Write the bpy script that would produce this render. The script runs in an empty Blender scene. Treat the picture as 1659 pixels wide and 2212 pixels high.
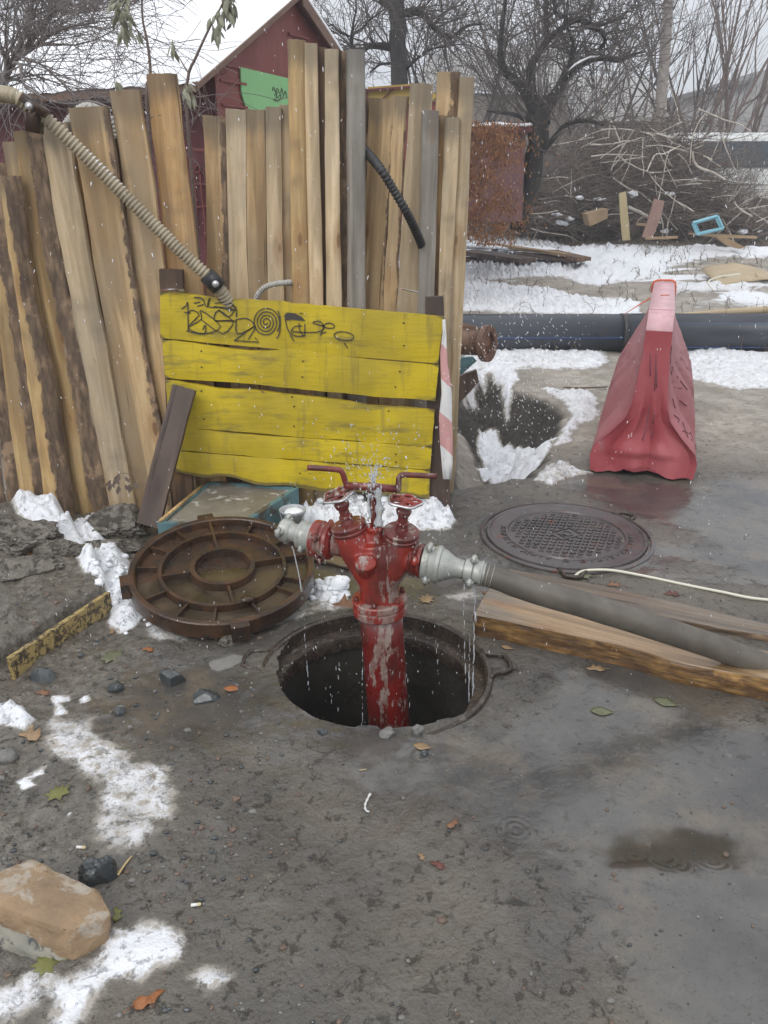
import bpy, math, random
import numpy as np
from mathutils import Vector, Matrix, noise as mnoise
R_ = math.radians
scene = bpy.context.scene
# ---------------------------------------------------------------- camera
CAMH, PITCH, FL = 1.5, R_(22.5), 1700.0      # FL in units of a 1659-wide picture
CP, SP = math.cos(PITCH), math.sin(PITCH)
cam_d = bpy.data.cameras.new("camera"); cam = bpy.data.objects.new("camera", cam_d)
scene.collection.objects.link(cam); scene.camera = cam
cam.location = (0, 0, CAMH); cam.rotation_euler = (R_(90) - PITCH, 0, 0)
cam_d.sensor_fit = 'HORIZONTAL'; cam_d.sensor_width = 36.0; cam_d.lens = 36.0 * FL / 1659.0
cam_d.clip_start = 0.05; cam_d.clip_end = 2000
# ---------------------------------------------------------------- sky
world = bpy.data.worlds.new("World"); scene.world = world; world.use_nodes = True
wn = world.node_tree; wn.nodes.clear()
sky = wn.nodes.new('ShaderNodeTexSky'); sky.sky_type = 'NISHITA'; sky.sun_disc = False
SUN_EL, SUN_ROT = R_(42), R_(205)
sky.sun_elevation = SUN_EL; sky.sun_rotation = SUN_ROT; sky.dust_density = 3.0
hs = wn.nodes.new('ShaderNodeHueSaturation'); hs.inputs['Saturation'].default_value = 0.25
mx = wn.nodes.new('ShaderNodeMixRGB'); mx.inputs[0].default_value = 0.78
# the cloud layer over the clear sky: brighter overhead than at the horizon, as overcast skies are
tcw = wn.nodes.new('ShaderNodeTexCoord'); sxw = wn.nodes.new('ShaderNodeSeparateXYZ'); mrw = wn.nodes.new('ShaderNodeMapRange'); crw = wn.nodes.new('ShaderNodeMixRGB')
wn.links.new(tcw.outputs['Generated'], sxw.inputs[0]); wn.links.new(sxw.outputs[2], mrw.inputs[0]); mrw.inputs[1].default_value = .05; mrw.inputs[2].default_value = .9
crw.inputs[1].default_value = (6.6, 6.95, 7.6, 1); crw.inputs[2].default_value = (13.5, 13.8, 14.3, 1); wn.links.new(mrw.outputs[0], crw.inputs[0]); wn.links.new(crw.outputs[0], mx.inputs[2])
bg = wn.nodes.new('ShaderNodeBackground'); bg.inputs['Strength'].default_value = 0.1
wo = wn.nodes.new('ShaderNodeOutputWorld')
wn.links.new(sky.outputs[0], hs.inputs['Color']); wn.links.new(hs.outputs[0], mx.inputs[1])
wn.links.new(mx.outputs[0], bg.inputs[0]); wn.links.new(bg.outputs[0], wo.inputs[0])
sun_d = bpy.data.lights.new("sun", 'SUN'); sun = bpy.data.objects.new("sun", sun_d)
scene.collection.objects.link(sun); sun_d.energy = 0.8; sun_d.angle = R_(25); sun_d.color = (1, .97, .93)
sd_ = Vector((math.sin(SUN_ROT) * math.cos(SUN_EL), math.cos(SUN_ROT) * math.cos(SUN_EL), math.sin(SUN_EL)))
sun.rotation_euler = sd_.to_track_quat('Z', 'Y').to_euler()
scene.view_settings.view_transform = 'Standard'; scene.view_settings.look = 'None'
scene.view_settings.exposure = 0.27; scene.view_settings.gamma = 1.0
# ---------------------------------------------------------------- picture <-> world
def ray(x, y):
    u = (x - 829.5) / FL; v = (y - 1106.0) / FL
    return Vector((u, CP - v * SP, -SP - v * CP))
def P(x, y, Y):                      # point of the pixel ray lying at world distance Y
    d = ray(x, y); t = Y / d.y
    return Vector((d.x * t, Y, CAMH + d.z * t))
def sm(a, b, t):
    t = min(1, max(0, (t - a) / (b - a))); return t * t * (3 - 2 * t)
def rise(Y): return 0.5 * sm(9, 24, Y)
def G(x, y, z=0.0):                  # point on the ground sheet (+z)
    d = ray(x, y); h = z
    for _ in range(30):
        t = (h - CAMH) / d.z if d.z < -1e-4 else 400
        t = min(t, 400)
        h = .5 * h + .5 * (z + rise(d.y * t))
    return Vector((d.x * t, d.y * t, CAMH + d.z * t))
def PX(p): return ((p.y * CP - (p.z - CAMH) * SP) / FL)   # metres per picture unit at p
def proj(p):
    dz = p[1] * CP - (p[2] - CAMH) * SP
    return 829.5 + FL * p[0] / dz, 1106 - FL * ((p[1] * SP + (p[2] - CAMH) * CP) / dz)
# ---------------------------------------------------------------- numpy value noise
def _hash(ix, iy, s):
    n = (ix.astype(np.int64) * 374761393 + iy.astype(np.int64) * 668265263 + s * 1442695041) & 0x7fffffff
    n = ((n ^ (n >> 13)) * 1274126177) & 0x7fffffff
    n = (n ^ (n >> 16)) & 0xffff
    return n / 65535.0
def vnoise(x, y, s=0):
    ix = np.floor(x); iy = np.floor(y); fx = x - ix; fy = y - iy
    fx = fx * fx * (3 - 2 * fx); fy = fy * fy * (3 - 2 * fy)
    a = _hash(ix, iy, s); b = _hash(ix + 1, iy, s); c = _hash(ix, iy + 1, s); d = _hash(ix + 1, iy + 1, s)
    return (a * (1 - fx) + b * fx) * (1 - fy) + (c * (1 - fx) + d * fx) * fy
def fbm(x, y, o=4, s=0):
    r = 0; a = .5; t = 0
    for i in range(o):
        r = r + a * vnoise(x, y, s + i * 17); t += a; a *= .5; x = x * 2.03 + 5.1; y = y * 2.03 + 1.7
    return r / t
# ---------------------------------------------------------------- materials
class NT:
    def __init__(s, name):
        s.m = bpy.data.materials.new(name); s.m.use_nodes = True; s.t = s.m.node_tree; s.t.nodes.clear()
        s.out = s.n('ShaderNodeOutputMaterial'); s.b = s.n('ShaderNodeBsdfPrincipled')
        s.t.links.new(s.b.outputs[0], s.out.inputs[0]); s._c = None; s._o = None
    def n(s, k): return s.t.nodes.new(k)
    def L(s, v, sock):
        if v is None: return
        if hasattr(v, 'is_linked'): s.t.links.new(v, sock)
        else:
            if isinstance(v, (tuple, list)) and len(v) == 3 and sock.type == 'RGBA': v = tuple(v) + (1,)
            sock.default_value = v
    def co(s):
        if not s._c: s._c = s.n('ShaderNodeTexCoord').outputs['Object']
        return s._c
    def rnd(s):
        if not s._o: s._o = s.n('ShaderNodeObjectInfo').outputs['Random']
        return s._o
    def map(s, sc=(1, 1, 1), loc=None, rot=(0, 0, 0), v=None):
        m = s.n('ShaderNodeMapping'); s.L(v or s.co(), m.inputs[0]); m.inputs['Scale'].default_value = sc
        m.inputs['Rotation'].default_value = rot
        if loc is not None: s.L(loc, m.inputs['Location'])
        return m.outputs[0]
    def offs(s, sc=(1, 1, 1)):       # object coords shifted by the object's random number
        k = s.n('ShaderNodeVectorMath'); k.operation = 'SCALE'; k.inputs[0].default_value = (37, 19, 53)
        s.L(s.rnd(), k.inputs['Scale']); return s.map(sc, k.outputs[0])
    def noise(s, sc, det=4, ro=.55, v=None, dist=0, col=False):
        n = s.n('ShaderNodeTexNoise'); s.L(v or s.co(), n.inputs['Vector']); n.inputs['Scale'].default_value = sc
        n.inputs['Detail'].default_value = det; n.inputs['Roughness'].default_value = ro
        n.inputs['Distortion'].default_value = dist
        return n.outputs['Color' if col else 'Fac']
    def vor(s, sc, v=None, feat='F1', rnd=1):
        n = s.n('ShaderNodeTexVoronoi'); s.L(v or s.co(), n.inputs['Vector']); n.inputs['Scale'].default_value = sc
        n.feature = feat; n.inputs['Randomness'].default_value = rnd
        return n.outputs['Distance']
    def wave(s, sc, dist=2, v=None, dir='X', det=2):
        n = s.n('ShaderNodeTexWave'); s.L(v or s.co(), n.inputs['Vector']); n.inputs['Scale'].default_value = sc
        n.bands_direction = dir; n.inputs['Distortion'].default_value = dist; n.inputs['Detail'].default_value = det
        return n.outputs['Fac']
    def attr(s, name):
        n = s.n('ShaderNodeAttribute'); n.attribute_name = name; return n.outputs['Fac']
    def ramp(s, f, a, b, lo=0., hi=1.):
        n = s.n('ShaderNodeMapRange'); n.interpolation_type = 'SMOOTHSTEP'; s.L(f, n.inputs[0])
        n.inputs[1].default_value = a; n.inputs[2].default_value = b
        n.inputs[3].default_value = lo; n.inputs[4].default_value = hi
        return n.outputs[0]
    def mix(s, f, a, b, mode='MIX'):
        n = s.n('ShaderNodeMixRGB'); n.blend_type = mode; s.L(f, n.inputs[0]); s.L(a, n.inputs[1]); s.L(b, n.inputs[2])
        return n.outputs[0]
    def ma(s, op, a, b=None, c=None):
        n = s.n('ShaderNodeMath'); n.operation = op; s.L(a, n.inputs[0])
        if b is not None: s.L(b, n.inputs[1])
        if c is not None: s.L(c, n.inputs[2])
        return n.outputs[0]
    def bump(s, h, st=.5, d=.01, nrm=None):
        n = s.n('ShaderNodeBump'); s.L(h, n.inputs['Height']); n.inputs['Strength'].default_value = st
        n.inputs['Distance'].default_value = d
        if nrm is not None: s.L(nrm, n.inputs['Normal'])
        return n.outputs[0]
    def fin(s, col, rough=.6, nrm=None, metal=0, spec=None, **k):
        s.L(col, s.b.inputs['Base Color']); s.L(rough, s.b.inputs['Roughness']); s.L(metal, s.b.inputs['Metallic'])
        if nrm is not None: s.L(nrm, s.b.inputs['Normal'])
        if spec is not None: s.L(spec, s.b.inputs['Specular IOR Level'])
        for a, v in k.items(): s.L(v, s.b.inputs[a.replace('_', ' ')])
        return s.m
def wood(name, light, dark, grey, greyamt=.35, rough=.65, barkc=(.15, .10, .065), bark2=(.31, .21, .13), sc=1.0, contrast=1.0):
    n = NT(name)                                     # grain along local Z
    v = n.offs((1, 1, .07)); v2 = n.offs((1, 1, .35)); v3 = n.offs()
    g = n.noise(60 * sc, 5, .6, v); g2 = n.noise(14 * sc, 3, .5, v, .6)
    c = n.mix(n.ramp(g, .3, .72), dark, light); c = n.mix(n.ramp(g2, .40, .66, 0, .85), c, tuple(.55 * a for a in dark))
    c = n.mix(n.ramp(n.noise(5, 4, .6, v2), .42, .66, 0, greyamt), c, grey)
    kn = n.vor(4.5, n.offs((1.6, 1.6, .55)));  ks = n.noise(40, 2, .5, v)
    kd = n.ramp(n.ma('ADD', kn, n.ma('MULTIPLY', ks, .05)), .085, .13, 1, 0)
    c = n.mix(n.ma('MULTIPLY', kd, .75), c, (.10, .045, .018))
    ring = n.ramp(kn, .13, .30, .4, 0); c = n.mix(ring, c, (.25, .12, .04))
    st = n.ramp(n.noise(3.2, 3, .6, v3), .55, .75, 0, .55 * contrast); c = n.mix(st, c, tuple(.35 * a for a in grey))
    cr = n.ramp(n.noise(36, 3, .5, n.offs((1, 1, .03))), .66, .70, 0, .8); c = n.mix(cr, c, tuple(.25 * a for a in dark)); sw = n.noise(90, 3, .7, n.offs((1, 1, .25))); c = n.mix(n.ramp(sw, .60, .70, 0, .35), c, tuple(.45 * a for a in dark))
    tp_ = n.ramp(n.ma('ADD', n.attr('top'), n.ma('MULTIPLY_ADD', g2, 1.0, -.5)), .35, .9, 0, .6); c = n.mix(tp_, c, tuple(.42 * a for a in grey))
    br = n.ma('MULTIPLY_ADD', n.rnd(), .35, .92); vv = n.n('ShaderNodeVectorMath'); vv.operation = 'SCALE'
    n.L(c, vv.inputs[0]); n.L(br, vv.inputs['Scale']); c = vv.outputs[0]
    # bark
    bk = n.noise(26, 6, .72, n.offs((1, 1, .28))); bv = n.vor(44, n.offs((1, 1, .25)))
    bc = n.mix(n.ramp(bk, .38, .66), barkc, bark2); bc = n.mix(n.ramp(bv, .3, .62, 0, .45), bc, (.05, .036, .028))
    bc = n.mix(n.ramp(n.noise(9, 4, .6, v3), .54, .66, 0, .8), bc, tuple(1.25 * a for a in bark2))
    a = n.ma('ADD', n.attr('bark'), n.ma('ADD', n.ma('MULTIPLY_ADD', n.noise(26, 5, .7, n.offs((1, 1, .45))), 1.3, -.65), n.ma('MULTIPLY_ADD', n.noise(5, 3, .6, n.offs((1, 1, .2))), 1.2, -.6)))
    bm = n.ramp(a, .44, .56); c = n.mix(bm, c, bc)
    hgt = n.ma('ADD', n.ma('MULTIPLY', g, .25), n.ma('MULTIPLY', n.ma('MULTIPLY', bm, n.ma('SUBTRACT', bk, bv)), 1.6))
    hgt = n.ma('SUBTRACT', hgt, n.ma('MULTIPLY', cr, .4))
    return n.fin(c, n.ma('MULTIPLY_ADD', g, .2, rough - .1), n.bump(hgt, .55, .006))
def simple(name, c1, c2, sc=8, rough=.6, bump=.3, bd=.004, metal=0, c3=None, t3=(.6, .7), stretch=(1, 1, 1), bsc=None, spec=None, rv=.15):
    n = NT(name); v = n.offs(stretch)
    f = n.noise(sc, 5, .6, v); c = n.mix(n.ramp(f, .32, .68), c1, c2)
    if c3: c = n.mix(n.ramp(n.noise(sc * 1.7, 5, .65, v, .4), t3[0], t3[1]), c, c3)
    h = n.noise(bsc or sc * 4, 4, .6, v)
    return n.fin(c, n.ma('MULTIPLY_ADD', f, rv * 2, rough - rv), n.bump(h, bump, bd), metal, spec)
M = {}
WB = dict(
    light=((.62, .45, .25), (.46, .30, .145), (.30, .25, .18)), pale=((.68, .54, .36), (.52, .385, .225), (.37, .32, .245)),
    orange=((.62, .41, .19), (.46, .26, .10), (.28, .22, .16)), ochre=((.52, .37, .18), (.38, .24, .10), (.25, .19, .12)),
    grey=((.36, .325, .28), (.24, .215, .18), (.29, .275, .25)), brown=((.19, .115, .065), (.12, .07, .04), (.10, .07, .05)))
for k, (a, b, c) in WB.items(): M[k] = wood('wood_' + k, a, b, c, .45 if k != 'grey' else .6)
M['darkplank'] = wood('wood_dark_plank', (.115, .075, .055), (.06, .038, .03), (.15, .11, .09), .4)
M['wetplank'] = wood('wood_wet', (.18, .13, .085), (.11, .078, .05), (.12, .11, .10), .7, .28)
M['wetlight'] = wood('wood_wet_light', (.37, .25, .135), (.26, .165, .085), (.13, .115, .095), .9, .28, barkc=(.13, .065, .025), bark2=(.36, .205, .07), contrast=.6)
def mk_yellow():
    n = NT('yellow_paint'); v = n.map((.12, 1, 1))
    g = n.noise(70, 4, .6, v); w = n.noise(7, 4, .6); w2 = n.noise(2.2, 3, .5)
    c = n.mix(n.ramp(w, .3, .7), (.56, .415, .010), (.66, .50, .014)); c = n.mix(n.ramp(w2, .4, .62, 0, .65), c, (.38, .29, .03))
    c = n.mix(n.ramp(g, .50, .68, 0, .35), c, (.36, .27, .02))
    st = n.noise(9, 5, .7, n.map((.35, 1, 1.6))); c = n.mix(n.ramp(st, .52, .70, 0, .68), c, (.20, .165, .05))
    dr = n.noise(26, 3, .6, n.map((1, 1, .12))); c = n.mix(n.ramp(dr, .54, .70, 0, .5), c, (.22, .18, .05))
    ch = n.noise(26, 5, .75, n.map((.4, 1, 1))); c = n.mix(n.ramp(ch, .68, .70, 0, .8), c, (.10, .075, .04))
    ed = n.attr('edge'); c = n.mix(n.ramp(n.ma('ADD', ed, n.ma('MULTIPLY_ADD', st, .9, -.45)), .55, .8, 0, .8), c, (.13, .10, .045))
    return n.fin(c, n.ramp(w, .3, .7, .38, .6), n.bump(n.ma('ADD', g, n.ma('MULTIPLY', ch, .6)), .5, .003))
M['yellow'] = mk_yellow()
def mk_red(name, r1, r2, wear=.5, wsc=9):
    n = NT(name); v = n.offs(); vs = n.offs((1, 1, .35))
    a = n.noise(6, 4, .6, v); c = n.mix(n.ramp(a, .3, .7), r1, r2)
    w = n.noise(wsc, 6, .68, vs, .3); wm = n.ramp(w, wear, wear + .035)
    c = n.mix(n.ramp(n.noise(wsc * .8, 5, .6, vs), .48, .62, 0, .8), c, (.075, .018, .014))
    c = n.mix(n.ma('MULTIPLY', wm, .9), c, n.mix(n.ramp(n.noise(30, 3, .6, v), .4, .6), (.20, .125, .105), (.30, .235, .205))); fl = n.noise(48, 3, .6, vs)
    c = n.mix(n.ramp(fl, .63, .67, 0, .8), c, (.36, .31, .28))
    h = n.ma('SUBTRACT', n.ma('MULTIPLY', n.noise(60, 4, .6, v), .3), n.ma('MULTIPLY', wm, .8))
    return n.fin(c, n.ramp(a, .3, .7, .18, .42), n.bump(h, .5, .002), spec=.6)
M['red'] = mk_red('red_enamel', (.30, .030, .018), (.20, .020, .014), .54)
M['redpipe'] = mk_red('red_pipe', (.18, .017, .014), (.12, .014, .012), .535, 15)
M['reddark'] = mk_red('red_dark', (.18, .030, .024), (.12, .024, .020), .57, 18)
M['alu'] = simple('cast_aluminium', (.42, .43, .40), (.30, .31, .285), 14, .42, .35, .0015, .35, (.20, .20, .165), (.56, .7))
M['rust'] = simple('rusty_cast_iron', (.036, .021, .014), (.085, .042, .020), 9, .30, .7, .004, .15, (.035, .026, .022), (.5, .62), bsc=70, spec=.6)
M['irondark'] = simple('wet_dark_iron', (.065, .055, .055), (.10, .085, .085), 6, .30, .5, .002, .2, (.14, .055, .035), (.58, .66), bsc=90, spec=.7)
M['ironrim'] = simple('iron_rim', (.035, .027, .022), (.065, .046, .035), 20, .26, .8, .004, .2, (.12, .105, .085), (.56, .66), bsc=80, spec=.6)
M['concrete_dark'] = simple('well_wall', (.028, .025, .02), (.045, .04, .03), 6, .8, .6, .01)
M['silver'] = simple('worn_silver_edge', (.5, .5, .5), (.62, .62, .63), 30, .3, .3, .001, .7)
M['rust2'] = simple('rusty_steel', (.15, .085, .055), (.24, .145, .095), 9, .7, .5, .004, c3=(.09, .05, .035), t3=(.54, .64), bsc=60)
M['snow'] = simple('snow', (.80, .83, .87), (.86, .88, .91), 9, .6, .5, .008, c3=(.62, .63, .64), t3=(.66, .8), bsc=45)
M['snowroof'] = simple('roof_snow', (.84, .86, .90), (.88, .90, .93), 2, .7, .35, .03, bsc=9)
M['_s'] = simple('dirty_slush', (.52, .50, .48), (.70, .71, .72), 25, .5, .7, .01, c3=(.22, .19, .16), t3=(.56, .66), bsc=70)
M['black'] = simple('black_rubber', (.02, .02, .022), (.04, .04, .045), 9, .45, .2, .002)
M['clod'] = simple('muddy_rubble', (.13, .115, .095), (.23, .21, .18), 14, .8, 1, .03, c3=(.07, .06, .05), t3=(.48, .6), bsc=38)
M['darkstone'] = simple('wet_dark_stone', (.025, .03, .033), (.06, .068, .07), 12, .3, .5, .004, bsc=40, spec=.7)
M['greystone'] = simple('wet_grey_stone', (.13, .13, .12), (.19, .18, .165), 12, .45, .5, .004, bsc=40)
# ---------------------------------------------------------------- mesh helpers
class MB:
    def __init__(s): s.v = []; s.f = []; s.mi = []; s.sm = []
    def add(s, vf, mi=0, smooth=True):
        v, f = vf; o = len(s.v); s.v += [tuple(p) for p in v]; s.f += [tuple(i + o for i in q) for q in f]
        s.mi += [mi] * len(f); s.sm += [smooth] * len(f); return s
def link(o): scene.collection.objects.link(o); return o
def wloc(o): return Vector(o['_w']) if o is not None and '_w' in o else Vector((0, 0, 0))
def obj(name, mb, mats, parent=None, origin=None, mat4=None, attrs=None, crease=0):
    """verts are world coordinates (or local to mat4 when given)."""
    me = bpy.data.meshes.new(name)
    base = wloc(parent)
    if mat4 is None:
        o_ = Vector(origin) if origin is not None else (base if parent is not None else Vector(mb.v[0] if len(mb.v) else (0, 0, 0)))
        if origin is None and parent is None and len(mb.v):
            a = np.array(mb.v); o_ = Vector(((a[:, 0].min() + a[:, 0].max()) / 2, (a[:, 1].min() + a[:, 1].max()) / 2, a[:, 2].min()))
        a = np.array(mb.v, dtype=float) - np.array(o_); vs = a.tolist()
    else: vs = mb.v
    me.from_pydata(vs, [], mb.f); me.update()
    for m in (mats if isinstance(mats, (list, tuple)) else [mats]): me.materials.append(m if not isinstance(m, str) else M[m])
    me.polygons.foreach_set('material_index', mb.mi); me.polygons.foreach_set('use_smooth', mb.sm)
    if attrs:
        for k, arr in attrs.items():
            at = me.attributes.new(k, 'FLOAT', 'POINT'); at.data.foreach_set('value', arr)
    o = link(bpy.data.objects.new(name, me))
    if mat4 is None: o.location = o_ - base; w = o_
    else: m_ = mat4.copy(); m_.translation = m_.translation - base; o.matrix_local = m_; w = mat4.translation
    if parent is not None: o.parent = parent
    o['_w'] = tuple(w)
    if crease: e = o.modifiers.new('crease', 'EDGE_SPLIT'); e.split_angle = R_(crease)
    return o
def thing(name, loc, label, cat, group=None):
    o = link(bpy.data.objects.new(name, None)); o.location = loc; o.empty_display_size = .1; o['_w'] = tuple(loc)
    return tag(o, label, cat, group)
def tag(o, label=None, cat=None, group=None, kind=None):
    if label: o['label'] = label
    if cat: o['category'] = cat
    if group: o['group'] = group
    if kind: o['kind'] = kind
    return o
def lerp(a, b, t): return a + (b - a) * t
def frames(pts):
    pts = [Vector(p) for p in pts]; n = len(pts); T = []
    for i in range(n):
        d = pts[min(i + 1, n - 1)] - pts[max(i - 1, 0)]; T.append(d.normalized() if d.length > 1e-9 else Vector((0, 0, 1)))
    a = Vector((0, 0, 1)) if abs(T[0].z) < .9 else Vector((0, 1, 0))
    N = (a - T[0] * a.dot(T[0])).normalized(); out = []
    for i in range(n):
        N = (N - T[i] * N.dot(T[i]))
        N = N.normalized() if N.length > 1e-6 else T[i].orthogonal().normalized()
        out.append((pts[i], T[i], N, T[i].cross(N)))
    return out
def tube(pts, r, n=12, cap=True, wob=0, flat=1.0):
    fr = frames(pts); v = []; f = []; k = len(fr)
    for i, (p, t, a, b) in enumerate(fr):
        rr = r[i] if isinstance(r, (list, tuple)) else r
        for j in range(n):
            an = 2 * math.pi * j / n; q = rr
            if wob: q = rr * (1 + wob * mnoise.noise(Vector((p.x * 9 + math.cos(an), p.y * 9 + math.sin(an), p.z * 9))))
            v.append(p + a * (math.cos(an) * q * flat) + b * (math.sin(an) * q))
    for i in range(k - 1):
        for j in range(n):
            j2 = (j + 1) % n; f.append((i * n + j, i * n + j2, (i + 1) * n + j2, (i + 1) * n + j))
    if cap: f.append(tuple(range(n - 1, -1, -1))); f.append(tuple((k - 1) * n + j for j in range(n)))
    return v, f
def smooth_path(pts, sub=6):
    pts = [Vector(p) for p in pts]; out = []; n = len(pts)
    for i in range(n - 1):
        p0 = pts[max(i - 1, 0)]; p1 = pts[i]; p2 = pts[i + 1]; p3 = pts[min(i + 2, n - 1)]
        for s in range(sub):
            t = s / sub
            out.append(.5 * ((2 * p1) + (p2 - p0) * t + (2 * p0 - 5 * p1 + 4 * p2 - p3) * t * t + (3 * p1 - p0 - 3 * p2 + p3) * t ** 3))
    out.append(pts[-1]); return out
def basis(axis):
    z = Vector(axis).normalized(); a = Vector((0, 1, 0)) if abs(z.y) < .9 else Vector((1, 0, 0))
    x = a.cross(z).normalized(); y = z.cross(x); return x, y, z
def lathe(prof, org, axis=(0, 0, 1), n=32, close=False, rf=None):
    """prof: (radius, height) list; rf(angle) scales the radius."""
    x, y, z = basis(axis); org = Vector(org); v = []; f = []; k = len(prof)
    for (r, h) in prof:
        for j in range(n):
            an = 2 * math.pi * j / n; q = r * (rf(an) if rf else 1)
            v.append(org + x * (math.cos(an) * q) + y * (math.sin(an) * q) + z * h)
    for i in range(k - 1):
        for j in range(n):
            j2 = (j + 1) % n; f.append((i * n + j, i * n + j2, (i + 1) * n + j2, (i + 1) * n + j))
    if close:
        for j in range(n):
            j2 = (j + 1) % n; f.append(((k - 1) * n + j, (k - 1) * n + j2, j2, j))
    else:
        if prof[0][0] > 1e-5: f.append(tuple(range(n - 1, -1, -1)))
        if prof[-1][0] > 1e-5: f.append(tuple((k - 1) * n + j for j in range(n)))
    return v, f
def box(c, sx, sy, sz, rot=None):
    c = Vector(c); v = []
    for z in (-1, 1):
        for (x, y) in ((-1, -1), (1, -1), (1, 1), (-1, 1)):
            q = Vector((x * sx / 2, y * sy / 2, z * sz / 2)); v.append(c + (rot @ q if rot else q))
    return v, [(3, 2, 1, 0), (4, 5, 6, 7), (0, 1, 5, 4), (1, 2, 6, 5), (2, 3, 7, 6), (3, 0, 4, 7)]
def prism(poly, ext):
    """poly: list of 3-D points (planar), ext: extrusion vector."""
    n = len(poly); ext = Vector(ext); v = [Vector(p) for p in poly] + [Vector(p) + ext for p in poly]
    f = [tuple(range(n)), tuple(range(2 * n - 1, n - 1, -1))] + [(i, n + i, n + (i + 1) % n, (i + 1) % n) for i in range(n)]
    return v, f
def wprism(poly, ext, sub=10, wob=.004, seed=0):
    """prism with subdivided, slightly wobbly outline."""
    out = []; poly = [Vector(p) for p in poly]
    for i in range(len(poly)):
        a = poly[i]; b = poly[(i + 1) % len(poly)]; k = max(1, int((b - a).length / .05)) if sub == 0 else sub
        for s in range(k):
            p = a.lerp(b, s / k); q = p * 8 + Vector((seed, seed, seed))
            out.append(p + Vector((mnoise.noise(q), mnoise.noise(q + Vector((9, 0, 0))), mnoise.noise(q + Vector((0, 9, 0))))) * wob * (0 if s == 0 else 1))
    return prism(out, ext)
_ico = {}
def ico(level):
    if level not in _ico:
        import bmesh
        bm = bmesh.new(); bmesh.ops.create_icosphere(bm, subdivisions=level, radius=1)
        _ico[level] = ([v.co.copy() for v in bm.verts], [tuple(v.index for v in f.verts) for f in bm.faces]); bm.free()
    return _ico[level]
def blob(c, sx, sy, sz, seed=0, amp=.35, fr=1.3, lvl=4, flat=None, rot=0, amp2=.08, cut=0):
    """noisy rock / lump; cut>0 makes facets."""
    V, F = ico(lvl); c = Vector(c); out = []; so = Vector((seed * 7.3, seed * 3.1, seed * 5.7)); R = Matrix.Rotation(rot, 3, 'Z')
    rnd = random.Random(seed); pl = [Vector((rnd.uniform(-1, 1), rnd.uniform(-1, 1), rnd.uniform(-.6, 1))).normalized() for _ in range(int(cut))]
    for p in V:
        d = 1 + amp * mnoise.noise(p * fr + so) + amp2 * mnoise.noise(p * fr * 5 + so)
        q = p * d
        for k in pl:
            e = q.dot(k) - .72
            if e > 0: q = q - k * e * .92
        if flat is not None and q.z < flat: q.z = flat
        out.append(c + R @ Vector((q.x * sx, q.y * sy, q.z * sz)))
    return out, F
# ---------------------------------------------------------------- ground
HC = G(812, 1453)                                   # manhole centre
HC.z = 0
def W(pl, z=0): return [tuple(G(x, y, z)[:2]) for x, y in pl]
def sdist(poly, X, Y):
    """signed distance (positive inside) of arrays to polygon"""
    n = len(poly); d = np.full(X.shape, 1e9); ins = np.zeros(X.shape, bool)
    for i in range(n):
        ax, ay = poly[i]; bx, by = poly[(i + 1) % n]; ex, ey = bx - ax, by - ay
        t = np.clip(((X - ax) * ex + (Y - ay) * ey) / (ex * ex + ey * ey + 1e-12), 0, 1)
        d = np.minimum(d, np.hypot(X - ax - t * ex, Y - ay - t * ey))
        c = ((ay > Y) != (by > Y)) & (X < (bx - ax) * (Y - ay) / ((by - ay) if abs(by - ay) > 1e-12 else 1e-12) + ax)
        ins ^= c
    return np.where(ins, d, -d)
def nsm(a, b, t): t = np.clip((t - a) / (b - a), 0, 1); return t * t * (3 - 2 * t)
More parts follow.
